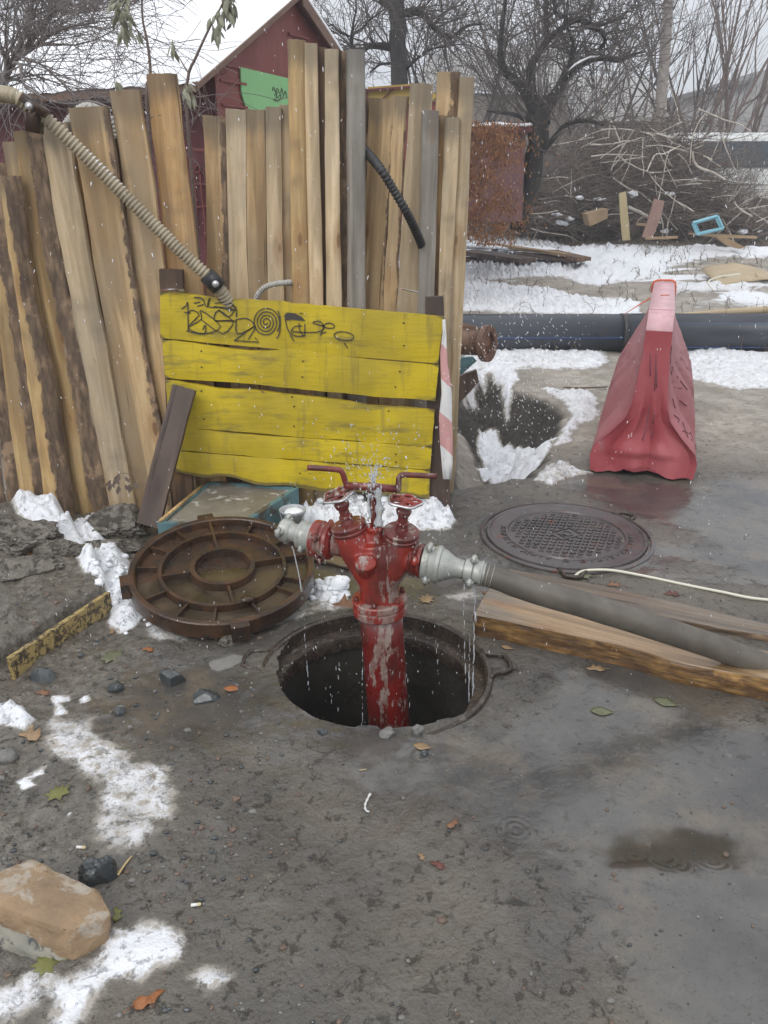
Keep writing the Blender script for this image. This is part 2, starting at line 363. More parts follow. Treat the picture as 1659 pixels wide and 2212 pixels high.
SNOW = [  # polygon, thickness, edge softness, strength
 ([(18,1135),(50,1108),(105,1113),(150,1150),(150,1190),(110,1200),(60,1180)], .045, .03, 1),
 ([(200,1103),(215,1120),(207,1165),(240,1185),(215,1200),(150,1228),(106,1225),(115,1195),(160,1175),(195,1150)], .03, .03, 1),
 ([(200,1203),(262,1195),(288,1240),(300,1290),(370,1305),(372,1320),(320,1330),(300,1352),(250,1370),(233,1340),(240,1290),(182,1258),(168,1238)], .035, .03, 1),
 ([(300,1345),(340,1335),(380,1370),(430,1380),(420,1395),(350,1395),(320,1400),(305,1380)], .004, .05, .62),
 ([(-40,1528),(50,1532),(78,1565),(58,1588),(-40,1570)], .035, .02, 1),
 ([(105,1500),(150,1498),(155,1512),(130,1520),(145,1545),(120,1555),(120,1525)], .012, .02, .9),
 ([(110,1572),(200,1560),(250,1618),(330,1660),(372,1720),(345,1790),(300,1850),(215,1850),(200,1790),(215,1700),(150,1655),(103,1610)], .006, .07, .72),
 ([(250,2035),(330,2008),(352,2050),(300,2092),(200,2115),(215,2080)], .007, .09, .92),
 ([(130,2140),(200,2095),(212,2140),(160,2240),(105,2240)], .007, .09, .92),
 ([(-40,2140),(30,2130),(60,2080),(100,2110),(75,2165),(20,2190),(-40,2180)], .006, .09, .85),
 ([(420,2110),(450,2085),(492,2110),(450,2135)], .003, .04, .75),
 ([(33,1690),(60,1678),(78,1700),(50,1710)], .014, .015, 1), ([(65,1672),(95,1662),(98,1680),(70,1684)], .008, .015, .9),
 ([(140,1765),(158,1755),(160,1770),(142,1772)], .006, .01, .9), ([(172,1512),(190,1500),(196,1515),(180,1524)], .012, .01, 1),
 ([(600,1135),(640,1108),(720,1098),(900,1108),(972,1113),(985,1128),(970,1142),(880,1152),(760,1160),(640,1150)], .06, .05, 1),
 ([(1038,888),(1075,890),(1120,925),(1160,950),(1197,985),(1165,1028),(1085,1052),(1050,1020),(1075,995),(1030,965),(1040,930)], .02, .06, .95),
 ([(1148,1040),(1168,1018),(1205,1008),(1280,1022),(1230,1032),(1190,1048)], .03, .03, .72),
 ([(1050,800),(1070,782),(1120,790),(1125,815),(1105,845),(1098,858),(1085,835)], .03, .07, .9),
 ([(1165,838),(1280,850),(1295,872),(1288,900),(1250,925),(1225,955),(1200,960),(1212,925),(1232,900),(1215,870)], .03, .06, .85),
 ([(670,1270),(690,1258),(740,1262),(760,1285),(730,1300),(690,1295)], .022, .02, .9),
 ([(600,1330),(660,1295),(750,1300),(760,1318),(690,1325),(600,1350)], .004, .06, .6),
 ([(960,1285),(1020,1275),(1040,1290),(990,1300)], .003, .04, .5),
 # beyond the pit
 ([(1000,772),(1080,757),(1300,760),(1320,785),(1280,800),(1150,800),(1060,810),(1000,840)], .03, .14, .85),
 ([(1440,775),(1480,752),(1760,768),(1800,830),(1600,840),(1500,815),(1440,800)], .03, .14, .85),
 ([(960,678),(1380,682),(1380,655),(1250,640),(1200,622),(960,612)], .05, .2, 1),
 ([(960,608),(1200,600),(1290,612),(1420,598),(1500,560),(1760,556),(1760,540),(1500,535),(1250,535),(1180,520),(960,500)], .08, .5, 1),
 ([(1000,480),(1130,478),(1180,505),(960,510)], .1, .5, 1), ([(1440,640),(1760,622),(1760,600),(1560,612),(1440,612)], .04, .3, .85),
 ([(1500,665),(1760,660),(1760,645),(1480,652)], .02, .15, .6),
]
SNOWW = [(W(p, -.14 if p[0] == (1038, 888) else 0), a, b, c) for p, a, b, c in SNOW]
PIT = W([(930,1062),(1010,1052),(1080,1050),(1150,1030),(1197,990),(1190,955),(1215,930),(1226,892),(1190,862),(1130,845),(1100,832),(1070,812),(1040,805),(985,830),(930,850)])
SLAB = W([(985,1045),(1060,1040),(1085,1000),(1040,965),(1010,905),(1000,900),(985,910)], -.12)
BEAM = [G(22, 1428, .065), G(239, 1284, .065)]
LEFTR = W([(19,1430),(239,1288),(200,1215),(130,1150),(-300,1150),(-300,1700)])
PUD = [W(p) for p in ([(880,1600),(1000,1570),(1100,1530),(1300,1440),(1660,1520),(1800,1560),(1800,2300),(1560,2300),(1350,1990),(1200,1830),(1000,1700),(900,1650)],
  [(1180,1040),(1300,1030),(1700,1040),(1800,1140),(1800,1270),(1560,1260),(1410,1200),(1400,1120),(1290,1070)],
  [(240,1460),(330,1440),(480,1450),(560,1500),(520,1560),(400,1560),(270,1540)],
  [(900,1160),(1040,1160),(1060,1230),(960,1260),(900,1240)], [(640,1200),(740,1210),(760,1260),(700,1260),(660,1240)])]
DEEP = W([(1280,1830),(1330,1808),(1420,1812),(1480,1806),(1560,1820),(1620,1850),(1600,1875),(1500,1878),(1400,1868),(1320,1872)])
def gz(X, Y):
    """everything but snow; arrays in, arrays out"""
    X = np.asarray(X, float); Y = np.asarray(Y, float)
    t = np.clip((Y - 9) / 15, 0, 1); z = .5 * t * t * (3 - 2 * t)
    lo = fbm(X * 1.1 + 3, Y * 1.1, 3, 5) - .5
    z = z + lo * .03 * nsm(.4, 1.5, Y)
    far = nsm(4.5, 8, Y); z = z + far * (fbm(X * .9, Y * .9, 4, 9) - .5) * .14
    nearhole = nsm(.42, .8, np.hypot(X - HC.x, Y - HC.y))
    left = nsm(-.35, -1.0, X) * nsm(4.6, 3.4, Y)
    rough = .35 + .9 * left
    z = z + nearhole * rough * ((fbm(X * 6, Y * 6, 5, 21) - .5) * .042 + (fbm(X * 20, Y * 20, 4, 31) - .5) * .018)
    m = sdist(LEFTR, X, Y); z = z + nsm(-.008, .012, m) * .06 * nsm(0, .9, 1 - np.clip((Y - 2.7) / 1.2, 0, 1) * .0)
    mound = np.exp(-(((X + 1.75) / .5) ** 2 + ((Y - 3.25) / .33) ** 2)); z = z + .09 * mound * (.6 + fbm(X * 9, Y * 9, 3, 77))
    for i, p in enumerate(PUD):
        s = sdist(p, X, Y); k = nsm(-.12, .10, s) * (.85 if i else .7); z = z * (1 - k) + (-.004) * k * 1.0
    s = sdist(DEEP, X, Y); z = z - .012 * nsm(-.02, .04, s)
    s = sdist(PIT, X, Y) + (fbm(X * 7, Y * 7, 3, 55) - .5) * .10
    fl = sdist(SLAB, X, Y)
    dep = nsm(0, .16, s) * .16 + nsm(.05, .45, s) * .22
    dep = dep + nsm(0, .3, s) * (fbm(X * 11, Y * 11, 5, 41) - .5) * .20 * (1 - nsm(-.05, .05, fl))
    z = z - dep
    fr = nsm(.62, .37, np.hypot(X - HC.x, Y - HC.y)); ph = np.arctan2(Y - HC.y, X - HC.x)
    mud = np.clip(np.cos(ph - R_(238)) * 1.3, 0, 1); z = z * (1 - fr) + fr * (.004 + .022 * mud + (fbm(X * 20, Y * 20, 3, 61) - .5) * .012 * mud)
    return z
def snowmask(X, Y):
    m = np.zeros_like(X); th = np.zeros_like(X)
    nz = fbm(X * 11, Y * 11, 5, 88) - .5; nz2 = fbm(X * 2.5, Y * 2.5, 4, 99) - .5
    for p, a, b, c in SNOWW:
        q = np.array(p); s = sdist(p, X, Y); s = s + nz * b * 1.3 + nz2 * b * 1.2
        k = nsm(-b * .6, b * .5, s) * c; m = np.maximum(m, k)
        th = np.maximum(th, a * nsm(-b * .2, b * 1.6, s))
    far = nsm(7.7, 12, Y); fb = fbm(X * .35, Y * 1.2, 5, 123)
    m = np.maximum(m, far * nsm(.50, .56, fb) * .95)
    th = th * (.35 + 1.3 * fbm(X * 18, Y * 18, 3, 7)) * (1 + .5 * nsm(.4, .6, vnoise(X * 45, Y * 45, 3)))
    return m, th
def gzp(x, y):
    a = np.array([x]); b = np.array([y]); m, t = snowmask(a, b); return float(gz(a, b)[0] + t[0])
def on(x, y, dz=0.0):                # point on the finished ground seen at picture (x, y)
    p = G(x, y)
    for _ in range(8):
        z = float(gz(np.array([p.x]), np.array([p.y]))[0]); d = ray(x, y); t = (z - CAMH) / d.z; q = Vector((d.x * t, d.y * t, z)); p = p.lerp(q, .6)
    p.z = gzp(p.x, p.y) + dz; return p
def spaced(segs):
    out = [segs[0][0]]
    for a, b, s0, s1 in segs:
        x = a
        while x < b - 1e-6:
            t = (x - a) / (b - a); x += s0 + (s1 - s0) * t; out.append(min(x, b))
    return np.array(sorted(set(np.round(out, 5))))
xs = spaced([(0, 1.5, .0105, .0105), (1.5, 3.2, .0105, .03), (3.2, 12, .04, .25), (12, 500, .5, 60)]); xs = np.concatenate([-xs[::-1][:-1], xs])
ys = spaced([(-60, -2, 12, 4), (-2, .75, 1, .15), (.75, 3.2, .0095, .0105), (3.2, 5.2, .0105, .02), (5.2, 24, .025, .16), (24, 900, .4, 90)])
X, Y = np.meshgrid(xs, ys); Zb = gz(X, Y); sn, th = snowmask(X, Y); Z = Zb + th * (sn > .05)
ph = np.arctan2(Y - HC.y, X - HC.x); rr = np.hypot(X - HC.x, Y - HC.y)
rh = .366 - .046 * np.clip(np.cos(ph - R_(238)) * 1.5, 0, 1) * (.85 + .3 * (fbm(X * 16, Y * 16, 3, 4) > .5)) - .004 * fbm(X * 30, Y * 30, 2, 8)
inside = rr < rh
# pull hole edge vertices onto the outline
near = inside & (rr > rh - .016); Xn = np.where(near, HC.x + (X - HC.x) * rh / np.maximum(rr, 1e-6), X); Yn = np.where(near, HC.y + (Y - HC.y) * rh / np.maximum(rr, 1e-6), Y)
inside = inside & ~near
ny, nx = X.shape; idx = np.arange(ny * nx).reshape(ny, nx)
bad = inside[:-1, :-1] | inside[1:, :-1] | inside[:-1, 1:] | inside[1:, 1:]
q = np.stack([idx[:-1, :-1], idx[:-1, 1:], idx[1:, 1:], idx[1:, :-1]], -1)[~bad]
me = bpy.data.meshes.new('ground'); nv = ny * nx; nf = len(q)
me.vertices.add(nv); me.vertices.foreach_set('co', np.stack([Xn, Yn, Z], -1).reshape(-1).astype(np.float32))
me.loops.add(nf * 4); me.loops.foreach_set('vertex_index', q.reshape(-1).astype(np.int32))
me.polygons.add(nf); me.polygons.foreach_set('loop_start', np.arange(0, nf * 4, 4, dtype=np.int32))
me.polygons.foreach_set('use_smooth', np.ones(nf, bool)); me.update(calc_edges=True)
def attr(name, a):
    at = me.attributes.new(name, 'FLOAT', 'POINT'); at.data.foreach_set('value', np.ascontiguousarray(a.reshape(-1), dtype=np.float32))
attr('snow', sn)
pud = np.zeros_like(X)
for p in PUD: pud = np.maximum(pud, nsm(-.5, .32, sdist(p, X, Y) + (fbm(X * 3, Y * 3, 5, 13) - .5) * .9))
attr('wet', pud); attr('deep', nsm(-.045, .03, sdist(DEEP, X, Y) + (fbm(X * 9, Y * 14, 4, 15) - .5) * .11))
s = sdist(PIT, X, Y) + (fbm(X * 7, Y * 7, 3, 55) - .5) * .10
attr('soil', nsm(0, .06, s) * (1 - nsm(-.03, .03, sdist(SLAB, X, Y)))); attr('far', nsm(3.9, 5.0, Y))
attr('left', nsm(-.45, -1.0, X) * nsm(5, 4, Y))
def mk_ground():
    n = NT('ground_mud'); nz = n.noise
    a = nz(2.2, 6, .62); b = nz(9, 5, .6); c3 = nz(45, 5, .65); d = nz(1.1, 4, .5)
    c = n.mix(n.ramp(a, .33, .68), (.058, .050, .040), (.122, .108, .088))
    c = n.mix(n.ramp(b, .40, .62, 0, .6), c, (.085, .079, .07)); c = n.mix(n.ramp(nz(4.3, 5, .65), .52, .68, 0, .55), c, (.140, .127, .110)); c = n.mix(n.ramp(d, .45, .65, 0, .55), c, (.130, .105, .072))
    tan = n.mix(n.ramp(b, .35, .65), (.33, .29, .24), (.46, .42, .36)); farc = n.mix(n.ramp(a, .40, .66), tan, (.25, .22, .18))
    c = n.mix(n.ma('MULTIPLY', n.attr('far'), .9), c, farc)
    c = n.mix(n.ma('MULTIPLY', n.attr('left'), .55), c, n.mix(n.ramp(c3, .35, .68), (.075, .064, .05), (.235, .21, .175)))
    w = n.attr('wet'); wc = n.mix(n.ramp(a, .35, .66), (.045, .045, .047), (.100, .095, .088)); wc = n.mix(n.ramp(nz(3.1, 5, .68), .47, .66, 0, .75), wc, (.150, .122, .088)); wc = n.mix(n.ramp(nz(5.5, 6, .72), .54, .68, 0, .7), wc, (.035, .037, .042)); c = n.mix(n.ma('MULTIPLY', w, .85), c, wc)
    dp = n.attr('deep'); c = n.mix(n.ma('MULTIPLY', dp, .8), c, (.034, .025, .013))  # deeper brown water; dark reflections on it are put into this colour
    so = n.attr('soil'); c = n.mix(so, c, n.mix(n.ramp(c3, .35, .65), (.016, .014, .011), (.06, .05, .04)))
    gr = nz(120, 3, .7); c = n.mix(n.ramp(gr, .57, .68, 0, .6), c, (.035, .03, .026)); c = n.mix(n.ramp(nz(75, 3, .7), .68, .76, 0, .5), c, (.30, .28, .25))
    sc_ = nz(24, 6, .78, dist=.4); c = n.mix(n.ramp(sc_, .58, .66, 0, .45), c, (.05, .042, .034))
    s = n.ma('ADD', n.attr('snow'), n.ma('ADD', n.ma('MULTIPLY_ADD', nz(30, 6, .75), 1.5, -.75), n.ma('MULTIPLY_ADD', nz(7, 4, .6), .9, -.45))); sm_ = n.ramp(s, .42, .74)
    snc = n.mix(n.ramp(nz(30, 5, .7), .40, .62), (.78, .80, .84), n.mix(n.ramp(n.attr('snow'), .72, .95), (.36, .325, .28), (.80, .82, .85)))
    snc = n.mix(n.ramp(nz(60, 4, .8), .64, .70, 0, .7), snc, (.14, .12, .10))
    c = n.mix(n.ramp(s, .15, .55, 0, .8), c, (.20, .18, .15)); c = n.mix(sm_, c, snc)
    rg = n.ma('MULTIPLY_ADD', b, .35, .28); rg = n.mix(n.ramp(n.ma('ADD', w, n.ma('MULTIPLY_ADD', a, .9, -.45)), .35, .75), rg, n.ma('MULTIPLY_ADD', c3, .14, .06))
    rg = n.mix(n.ma('MULTIPLY', n.attr('far'), .7), rg, (.8, .8, .8)); rg = n.mix(sm_, rg, (.6, .6, .6)); rg = n.mix(so, rg, (.85, .85, .85)); rg = n.mix(dp, rg, (.05, .05, .05))
    h = n.ma('ADD', n.ma('MULTIPLY', b, .8), n.ma('MULTIPLY', c3, .35)); h = n.ma('ADD', h, n.ma('MULTIPLY', gr, .12)); h = n.ma('SUBTRACT', h, n.ma('MULTIPLY', n.ramp(sc_, .55, .7), .25))
    # water film levels the relief; faint wind ripples remain
    lvl = n.ramp(n.ma('ADD', w, n.ma('MULTIPLY_ADD', a, .9, -.45)), .3, .85, 1, .10); h = n.ma('MULTIPLY', h, lvl)
    h = n.ma('MULTIPLY', h, n.ramp(dp, .2, .9, 1, .1))
    for (x, y, r_) in ((1370, 1832, .10), (1440, 1845, .13), (1540, 1850, .11), (1600, 1835, .09), (1115, 1795, .12), (905, 1640, .09), (385, 1498, .05), (1470, 1865, .08)):     # rings from falling drops
        p = G(x, y); w_ = n.n('ShaderNodeVectorMath'); w_.operation = 'DISTANCE'; n.L(n.co(), w_.inputs[0]); w_.inputs[1].default_value = tuple(p); d_ = w_.outputs['Value']
        k = n.ma('MULTIPLY', n.ma('SINE', n.ma('MULTIPLY', d_, 2 * math.pi / .018)), n.ramp(d_, r_ * .1, r_ * .6, .045, 0)); h = n.ma('ADD', h, k)
    return n.fin(c, rg, n.bump(h, 1.0, .020), spec=n.ramp(dp, .2, .8, .75, .2))
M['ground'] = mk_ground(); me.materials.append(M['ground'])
ground = link(bpy.data.objects.new('ground', me)); tag(ground, kind='structure', label='wet grey mud and trampled dirt with snow patches', cat='ground')
rnd = random.Random(7)
# ---------------------------------------------------------------- open manhole: iron frame and well
fr = thing('open_manhole', (HC.x, HC.y, -.05), 'open round manhole with rusty iron frame around the red hydrant column', 'manhole')
mb = MB()
mb.add(lathe([(.386, -.07), (.388, .006), (.383, .017), (.371, .019), (.365, .012), (.360, -.040), (.322, -.046), (.318, -.052), (.318, -.10), (.330, -.10), (.330, -.07)], (HC.x, HC.y, 0), n=96, close=True))
obj('rim', mb, 'ironrim', fr, crease=35)
def lug(parent, c, ang, w=.075, d=.05, z=.010):
    """raised U-shaped pocket bracket on the rim"""
    R = Matrix.Rotation(ang, 3, 'Z'); pts = [(-.01, -w * .8), (d * .2, -w * .55), (d, -w * .42), (d, w * .42), (d * .2, w * .55), (-.01, w * .8)]
    path = [Vector((c[0], c[1], z)) + R @ Vector((a, b, 0)) for a, b in pts]
    m = MB(); m.add(tube(smooth_path(path, 2), .0075, 6, flat=1.6)); obj('lug', m, 'ironrim', parent)
for a in (5, 172, 250): lug(fr, (HC.x + .382 * math.cos(R_(a)), HC.y + .382 * math.sin(R_(a))), R_(a), .10, .065, .012)
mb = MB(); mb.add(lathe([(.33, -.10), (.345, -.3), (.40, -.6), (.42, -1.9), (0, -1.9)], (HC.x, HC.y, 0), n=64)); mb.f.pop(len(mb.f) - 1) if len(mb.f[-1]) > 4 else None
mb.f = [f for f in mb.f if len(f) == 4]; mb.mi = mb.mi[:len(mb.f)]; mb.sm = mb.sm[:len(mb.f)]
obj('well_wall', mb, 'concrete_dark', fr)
# ---------------------------------------------------------------- far closed manhole
C2 = on(1222, 1156); C2.z = .012
lid = thing('manhole_cover', (C2.x, C2.y, 0), 'closed dark manhole cover with studded pattern lying in the wet ground', 'manhole cover', 'manhole covers')
mb = MB(); mb.add(lathe([(.395, -.05), (.395, .010), (.388, .014), (.378, .014), (.374, -.005), (.366, -.005), (.366, -.05)], (C2.x, C2.y, 0), n=96, close=True)); obj('frame', mb, 'irondark', lid, crease=35)
mb = MB(); mb.add(lathe([(0, .012), (.262, .012), (.266, .020), (.276, .020), (.280, .013), (.345, .013), (.350, .018), (.362, .018), (.366, .010), (.366, -.03)], (C2.x, C2.y, 0), n=96))
mb.f = [f for f in mb.f if len(f) == 4]; mb.mi = mb.mi[:len(mb.f)]; mb.sm = mb.sm[:len(mb.f)]
rot = Matrix.Rotation(R_(28), 3, 'Z'); st = .0265
for i in range(-10, 11):
    for j in range(-10, 11):
        if (i + j) % 2: continue
        p = rot @ Vector((i * st, j * st * .82, 0))
        if p.length > .245 or (abs(i * st) < .072 and abs(j * st * .82) < .052): continue
        if p.length > .205: mb.add(lathe([(.0125, .011), (.012, .0165), (.008, .017), (.0075, .0145), (0, .0145)], (C2.x + p.x, C2.y + p.y, 0), n=10))
        else: mb.add(box((C2.x + p.x, C2.y + p.y, .0145), .021, .017, .007, rot))
for a, b in (((-.062, -.045), (.062, -.045)), ((.062, -.045), (.062, .045)), ((.062, .045), (-.062, .045)), ((-.062, .045), (-.062, -.045))):
    p1 = rot @ Vector((*a, .015)); p2 = rot @ Vector((*b, .015)); mb.add(tube([Vector((C2.x, C2.y, 0)) + p1, Vector((C2.x, C2.y, 0)) + p2], .0035, 6))
obj('lid', mb, 'irondark', lid, crease=35)
def glyphs(txt, size, ext=.0015):
    cu = bpy.data.curves.new('lettering', 'FONT'); cu.body = txt; cu.size = size; cu.align_x = 'CENTER'; cu.extrude = ext; cu.resolution_u = 2
    o = bpy.data.objects.new('lettering', cu); scene.collection.objects.link(o); dg = bpy.context.evaluated_depsgraph_get()
    m = bpy.data.meshes.new_from_object(o.evaluated_get(dg)); v = [x.co.copy() for x in m.vertices]; f = [tuple(p.vertices) for p in m.polygons]
    bpy.data.objects.remove(o); bpy.data.curves.remove(cu); bpy.data.meshes.remove(m); return v, f
mb = MB()
def ringtext(txt, a0, r, size, step):
    for k, ch in enumerate(txt):
        if ch == ' ': continue
        v, f = glyphs(ch, size); a = R_(a0 + k * step); R = Matrix.Rotation(a + math.pi / 2, 3, 'Z')
        mb.add(([Vector((C2.x + r * math.cos(a), C2.y + r * math.sin(a), .0150)) + R @ x for x in v], f), smooth=False)
ringtext('\u0414\u0421\u0422\u0423 \u0411 \u0412.2.5-26:2005 \u00b7', 222, .300, .052, 7.2)
ringtext('\u0425\u0410\u0420\u041a\u0406\u0412', 165, .300, .050, 8.5)
v, f = glyphs('\u042e', .075); R = Matrix.Rotation(R_(28), 3, 'Z'); mb.add(([Vector((C2.x, C2.y, .0148)) + R @ (x + Vector((0, -.027, 0))) for x in v], f), smooth=False)
obj('lettering', mb, 'irondark', lid)
for a in (33, 262): lug(lid, (C2.x + .388 * math.cos(R_(a)), C2.y + .388 * math.sin(R_(a))), R_(a), .075, .045, .010)
# ---------------------------------------------------------------- removed cover, ribbed underside up
q = P(481, 1222, 2.735); cn = Vector((.05, -.17, 1)).normalized()
xx = Vector((1, .0, -.085)).normalized(); yy = cn.cross(xx).normalized(); xx = yy.cross(cn)
def CL(r, a, h): return q + xx * (r * math.cos(a)) + yy * (r * math.sin(a)) + cn * h
def clathe(prof, n=80, close=False):
    v = []; f = []; k = len(prof)
    for (r, h) in prof:
        for j in range(n): v.append(CL(r, 2 * math.pi * j / n, h))
    for i in range(k - 1 + (1 if close else 0)):
        for j in range(n): f.append((i * n + j, i * n + (j + 1) % n, ((i + 1) % k) * n + (j + 1) % n, ((i + 1) % k) * n + j))
    return v, f
cov = thing('manhole_cover', tuple(q - cn * .06), 'rusty manhole cover lying upside down showing its ribs beside the open hole', 'manhole cover', 'manhole covers')
mb = MB(); mb.add(clathe([(.001, -.045), (.335, -.045), (.345, -.065), (.353, -.06), (.353, 0), (.349, .004), (.332, .004), (.328, 0), (.322, -.028), (.001, -.030)]))
mb.add(clathe([(.248, -.03), (.244, -.001), (.230, -.001), (.226, -.03)])); mb.add(clathe([(.128, -.03), (.124, .004), (.106, .004), (.100, -.03)]))
def rib(r0, r1, a, w=.011, h=.0):
    a = R_(a); d = Vector((math.cos(a), math.sin(a))); nn = Vector((-d.y, d.x)); v = []
    for (r, hh) in ((r0, 0), (r1, 0)):
        for s in (-1, 1):
            for z, ww in ((-.035, w * .8), (h, w * .45)):
                p = d * r + nn * (s * ww); v.append(q + xx * p.x + yy * p.y + cn * z)
    return v, [(0, 1, 3, 2), (4, 6, 7, 5), (1, 5, 7, 3), (0, 4, 5, 1), (2, 3, 7, 6)]
for a in (20, 110, 200, 290): mb.add(rib(.11, .345 if a in (110, 20) else .24, a, h=-.002), smooth=False)
for a in (-10, 45, 78, 135, 160, 185, 222, 250, 275, 305, 335): mb.add(rib(.235, .335, a, .009, -.006), smooth=False)
obj('lid', mb, 'rust', cov, crease=30)
def clug(a, dr=.03, w=.07):
    m = MB(); a0 = R_(a); v = []
    for h in (-.062, .003):
        for r, s in ((.345, -1), (.353 + dr, -.85), (.353 + dr, .85), (.345, 1)):
            an = a0 + s * w / .353 / 2; v.append(CL(r, an, h))
    m.add((v, [(3, 2, 1, 0), (4, 5, 6, 7), (0, 1, 5, 4), (1, 2, 6, 5), (2, 3, 7, 6)]), smooth=False); obj('lug', m, 'rust', cov)
for a in (200, 290, 112): clug(a)
mb = MB(); mb.add(blob(CL(.235, R_(302), 0), .028, .02, .014, 3, .4, 2, 2, rot=.4, cut=3)); obj('hinge', mb, 'rust', cov)
n = NT('standing_water'); n.fin(n.mix(n.ramp(n.noise(7), .35, .65), (.035, .026, .016), (.085, .062, .040)), .06, n.bump(n.noise(90, 3, .6), .35, .002), spec=.6); M['water'] = n.m
wq = q - cn * .0; mb = MB()
def wdisc(r0, r1, tilt=.55, nseg=72):
    v = []; f = []
    for r in (r0, r1):
        for j in range(nseg):
            p = CL(r, 2 * math.pi * j / nseg, 0); p.z = q.z - .018 - .011 + (CL(r, 2 * math.pi * j / nseg, -.02).z - (q.z - .02)) * tilt; v.append(p)
    for j in range(nseg): f.append((j, (j + 1) % nseg, nseg + (j + 1) % nseg, nseg + j))
    return v, f
mb.add(wdisc(.001, .102)); mb.add(wdisc(.126, .228, .8)); mb.add(wdisc(.246, .325, .9)); obj('rain_water', mb, 'water', cov)
# ---------------------------------------------------------------- hydrant
HY = 2.2
def H(x, y, dy=0.0): return P(x, y, HY + dy)
hyd = thing('fire_hydrant', tuple(H(833, 1455)), 'red standpipe hydrant with chipped paint spraying water above the open manhole', 'hydrant')
ax0 = H(843, 1600); ax1 = H(821, 1300); axd = (ax1 - ax0).normalized(); fc = H(821, 1303)
mb = MB(); mb.add(tube([fc - axd * 1.6, fc - axd * .9, fc - axd * .4, fc - axd * .12, fc], [.069] * 5, 40)); obj('standpipe', mb, 'redpipe', hyd)
mb = MB(); mb.add(lathe([(.070, -.032), (.084, -.030), (.0875, -.026), (.0875, -.006), (.083, -.003), (.083, .001), (.0875, .004), (.0875, .020), (.084, .024), (.060, .026)], fc, axd, 56))
flg = obj('flange', mb, 'red', hyd, crease=30)
bx, by, bz = basis(axd)
for k in range(6):
    a = 2 * math.pi * k / 6 + .3; p = fc + (bx * math.cos(a) + by * math.sin(a)) * .076; m = MB(); m.add(lathe([(.0085, .022), (.0085, .034), (.006, .036), (.006, .042), (0, .043)], p, axd, 6), smooth=False); obj('bolt', m, 'reddark', flg)
# cast body: voxel-remeshed union
mb = MB(); up = axd
mb.add(tube([fc + up * .01, H(819, 1270), H(816, 1235), H(811, 1200), H(806, 1165)], [.064, .062, .067, .072, .062], 40))
mb.add(tube([H(812, 1262), H(795, 1225), H(772, 1185), H(757, 1156), H(754, 1146)], [.050, .056, .056, .052, .050], 32))
mb.add(tube([H(824, 1258), H(840, 1225), H(856, 1195), H(864, 1170), H(866, 1160)], [.052, .058, .058, .053, .050], 32))
mb.add(tube([H(790, 1180, .01), H(750, 1176, .02), H(722, 1170, .035)], [.045, .043, .043], 28))
mb.add(tube([H(842, 1195, 0), H(870, 1202, -.01), H(893, 1208, -.02)], [.043, .041, .041], 28))
mb.add(tube([H(793, 1235, -.03), H(789, 1213, -.078), H(788, 1200, -.07)], [.028, .036, .022], 24))
mb.add(tube([H(808, 1170), H(808, 1139)], [.036, .024], 24)); mb.add(tube([H(808, 1143), H(808, 1135)], [.031, .030], 24))
body = obj('body', mb, 'red', hyd)
rm = body.modifiers.new('remesh', 'REMESH'); rm.mode = 'VOXEL'; rm.voxel_size = .0035; rm.use_smooth_shade = True
s1 = body.modifiers.new('smooth', 'SMOOTH'); s1.factor = .6; s1.iterations = 6
def valve(c, top, wheelc, rw, tiltw, kind):
    c, top, wheelc = Vector(c), Vector(top), Vector(wheelc); d = (top - c).normalized(); L = (top - c).length
    v_ = MB(); v_.add(lathe([(.050, -.018), (.056, -.012), (.057, -.006), (.054, -.003), (.055, .000), (.056, .010), (.052, .014), (.022, .016), (.018, .03), (.016, L * .30), (.021, L * .34), (.021, L * .40), (.0155, L * .43), (.0155, L * .62), (.020, L * .66), (.024, L * .80), (.020, L * .88), (.012, L * .92), (.007, L), (0, L)], c, d, 40))
    o = obj('valve', v_, 'reddark', hyd, crease=32)
    wv = MB(); tx, ty, tz = basis(tiltw); n = 90; v = []; f = []; K = 8
    rin = lambda a: rw * (1 + .07 * math.cos(5 * a))
    for j in range(n):
        a = 2 * math.pi * j / n; r0 = rin(a)
        for k in range(K):
            b = 2 * math.pi * k / K; v.append(wheelc + (tx * math.cos(a) + ty * math.sin(a)) * (r0 + .0045 * math.cos(b)) + tz * (.0045 * math.sin(b)))
    for j in range(n):
        for k in range(K): f.append((j * K + k, ((j + 1) % n) * K + k, ((j + 1) % n) * K + (k + 1) % K, j * K + (k + 1) % K))
    wv.add((v, f)); w_ = obj('handwheel', wv, 'silver', o)
    sp = MB()
    for k in range(5):
        a = 2 * math.pi * (k + .5) / 5; dd = tx * math.cos(a) + ty * math.sin(a)
        sp.add(tube([wheelc + dd * .006 + tz * .002, wheelc + dd * rw * .55 + tz * .004, wheelc + dd * rw * .97], [.009, .0065, .008], 8, flat=.5))
        a2 = 2 * math.pi * k / 5; dd2 = tx * math.cos(a2) + ty * math.sin(a2); cc = wheelc + dd2 * rw * .64; ring = []
        for t in range(17): b = 2 * math.pi * t / 16; ring.append(cc + dd2 * (math.cos(b) * rw * .32) + (tz.cross(dd2)) * (math.sin(b) * rw * .30) + tz * .002)
        sp.add(tube(ring, .0048, 6, cap=False))
    sp.add(lathe([(.015, -.008), (.016, .004), (.010, .010), (.006, .012), (0, .012)], wheelc, tz, 16)); obj('spokes', sp, 'red', w_)
valve(H(754, 1139), H(734, 1076), H(731, 1069), .046, Vector((-.30, -.10, 1)), 0)
valve(H(866.6, 1153, -.005), H(874, 1090, -.02), H(874.5, 1083, -.02), .050, Vector((.10, .0, 1)), 1)
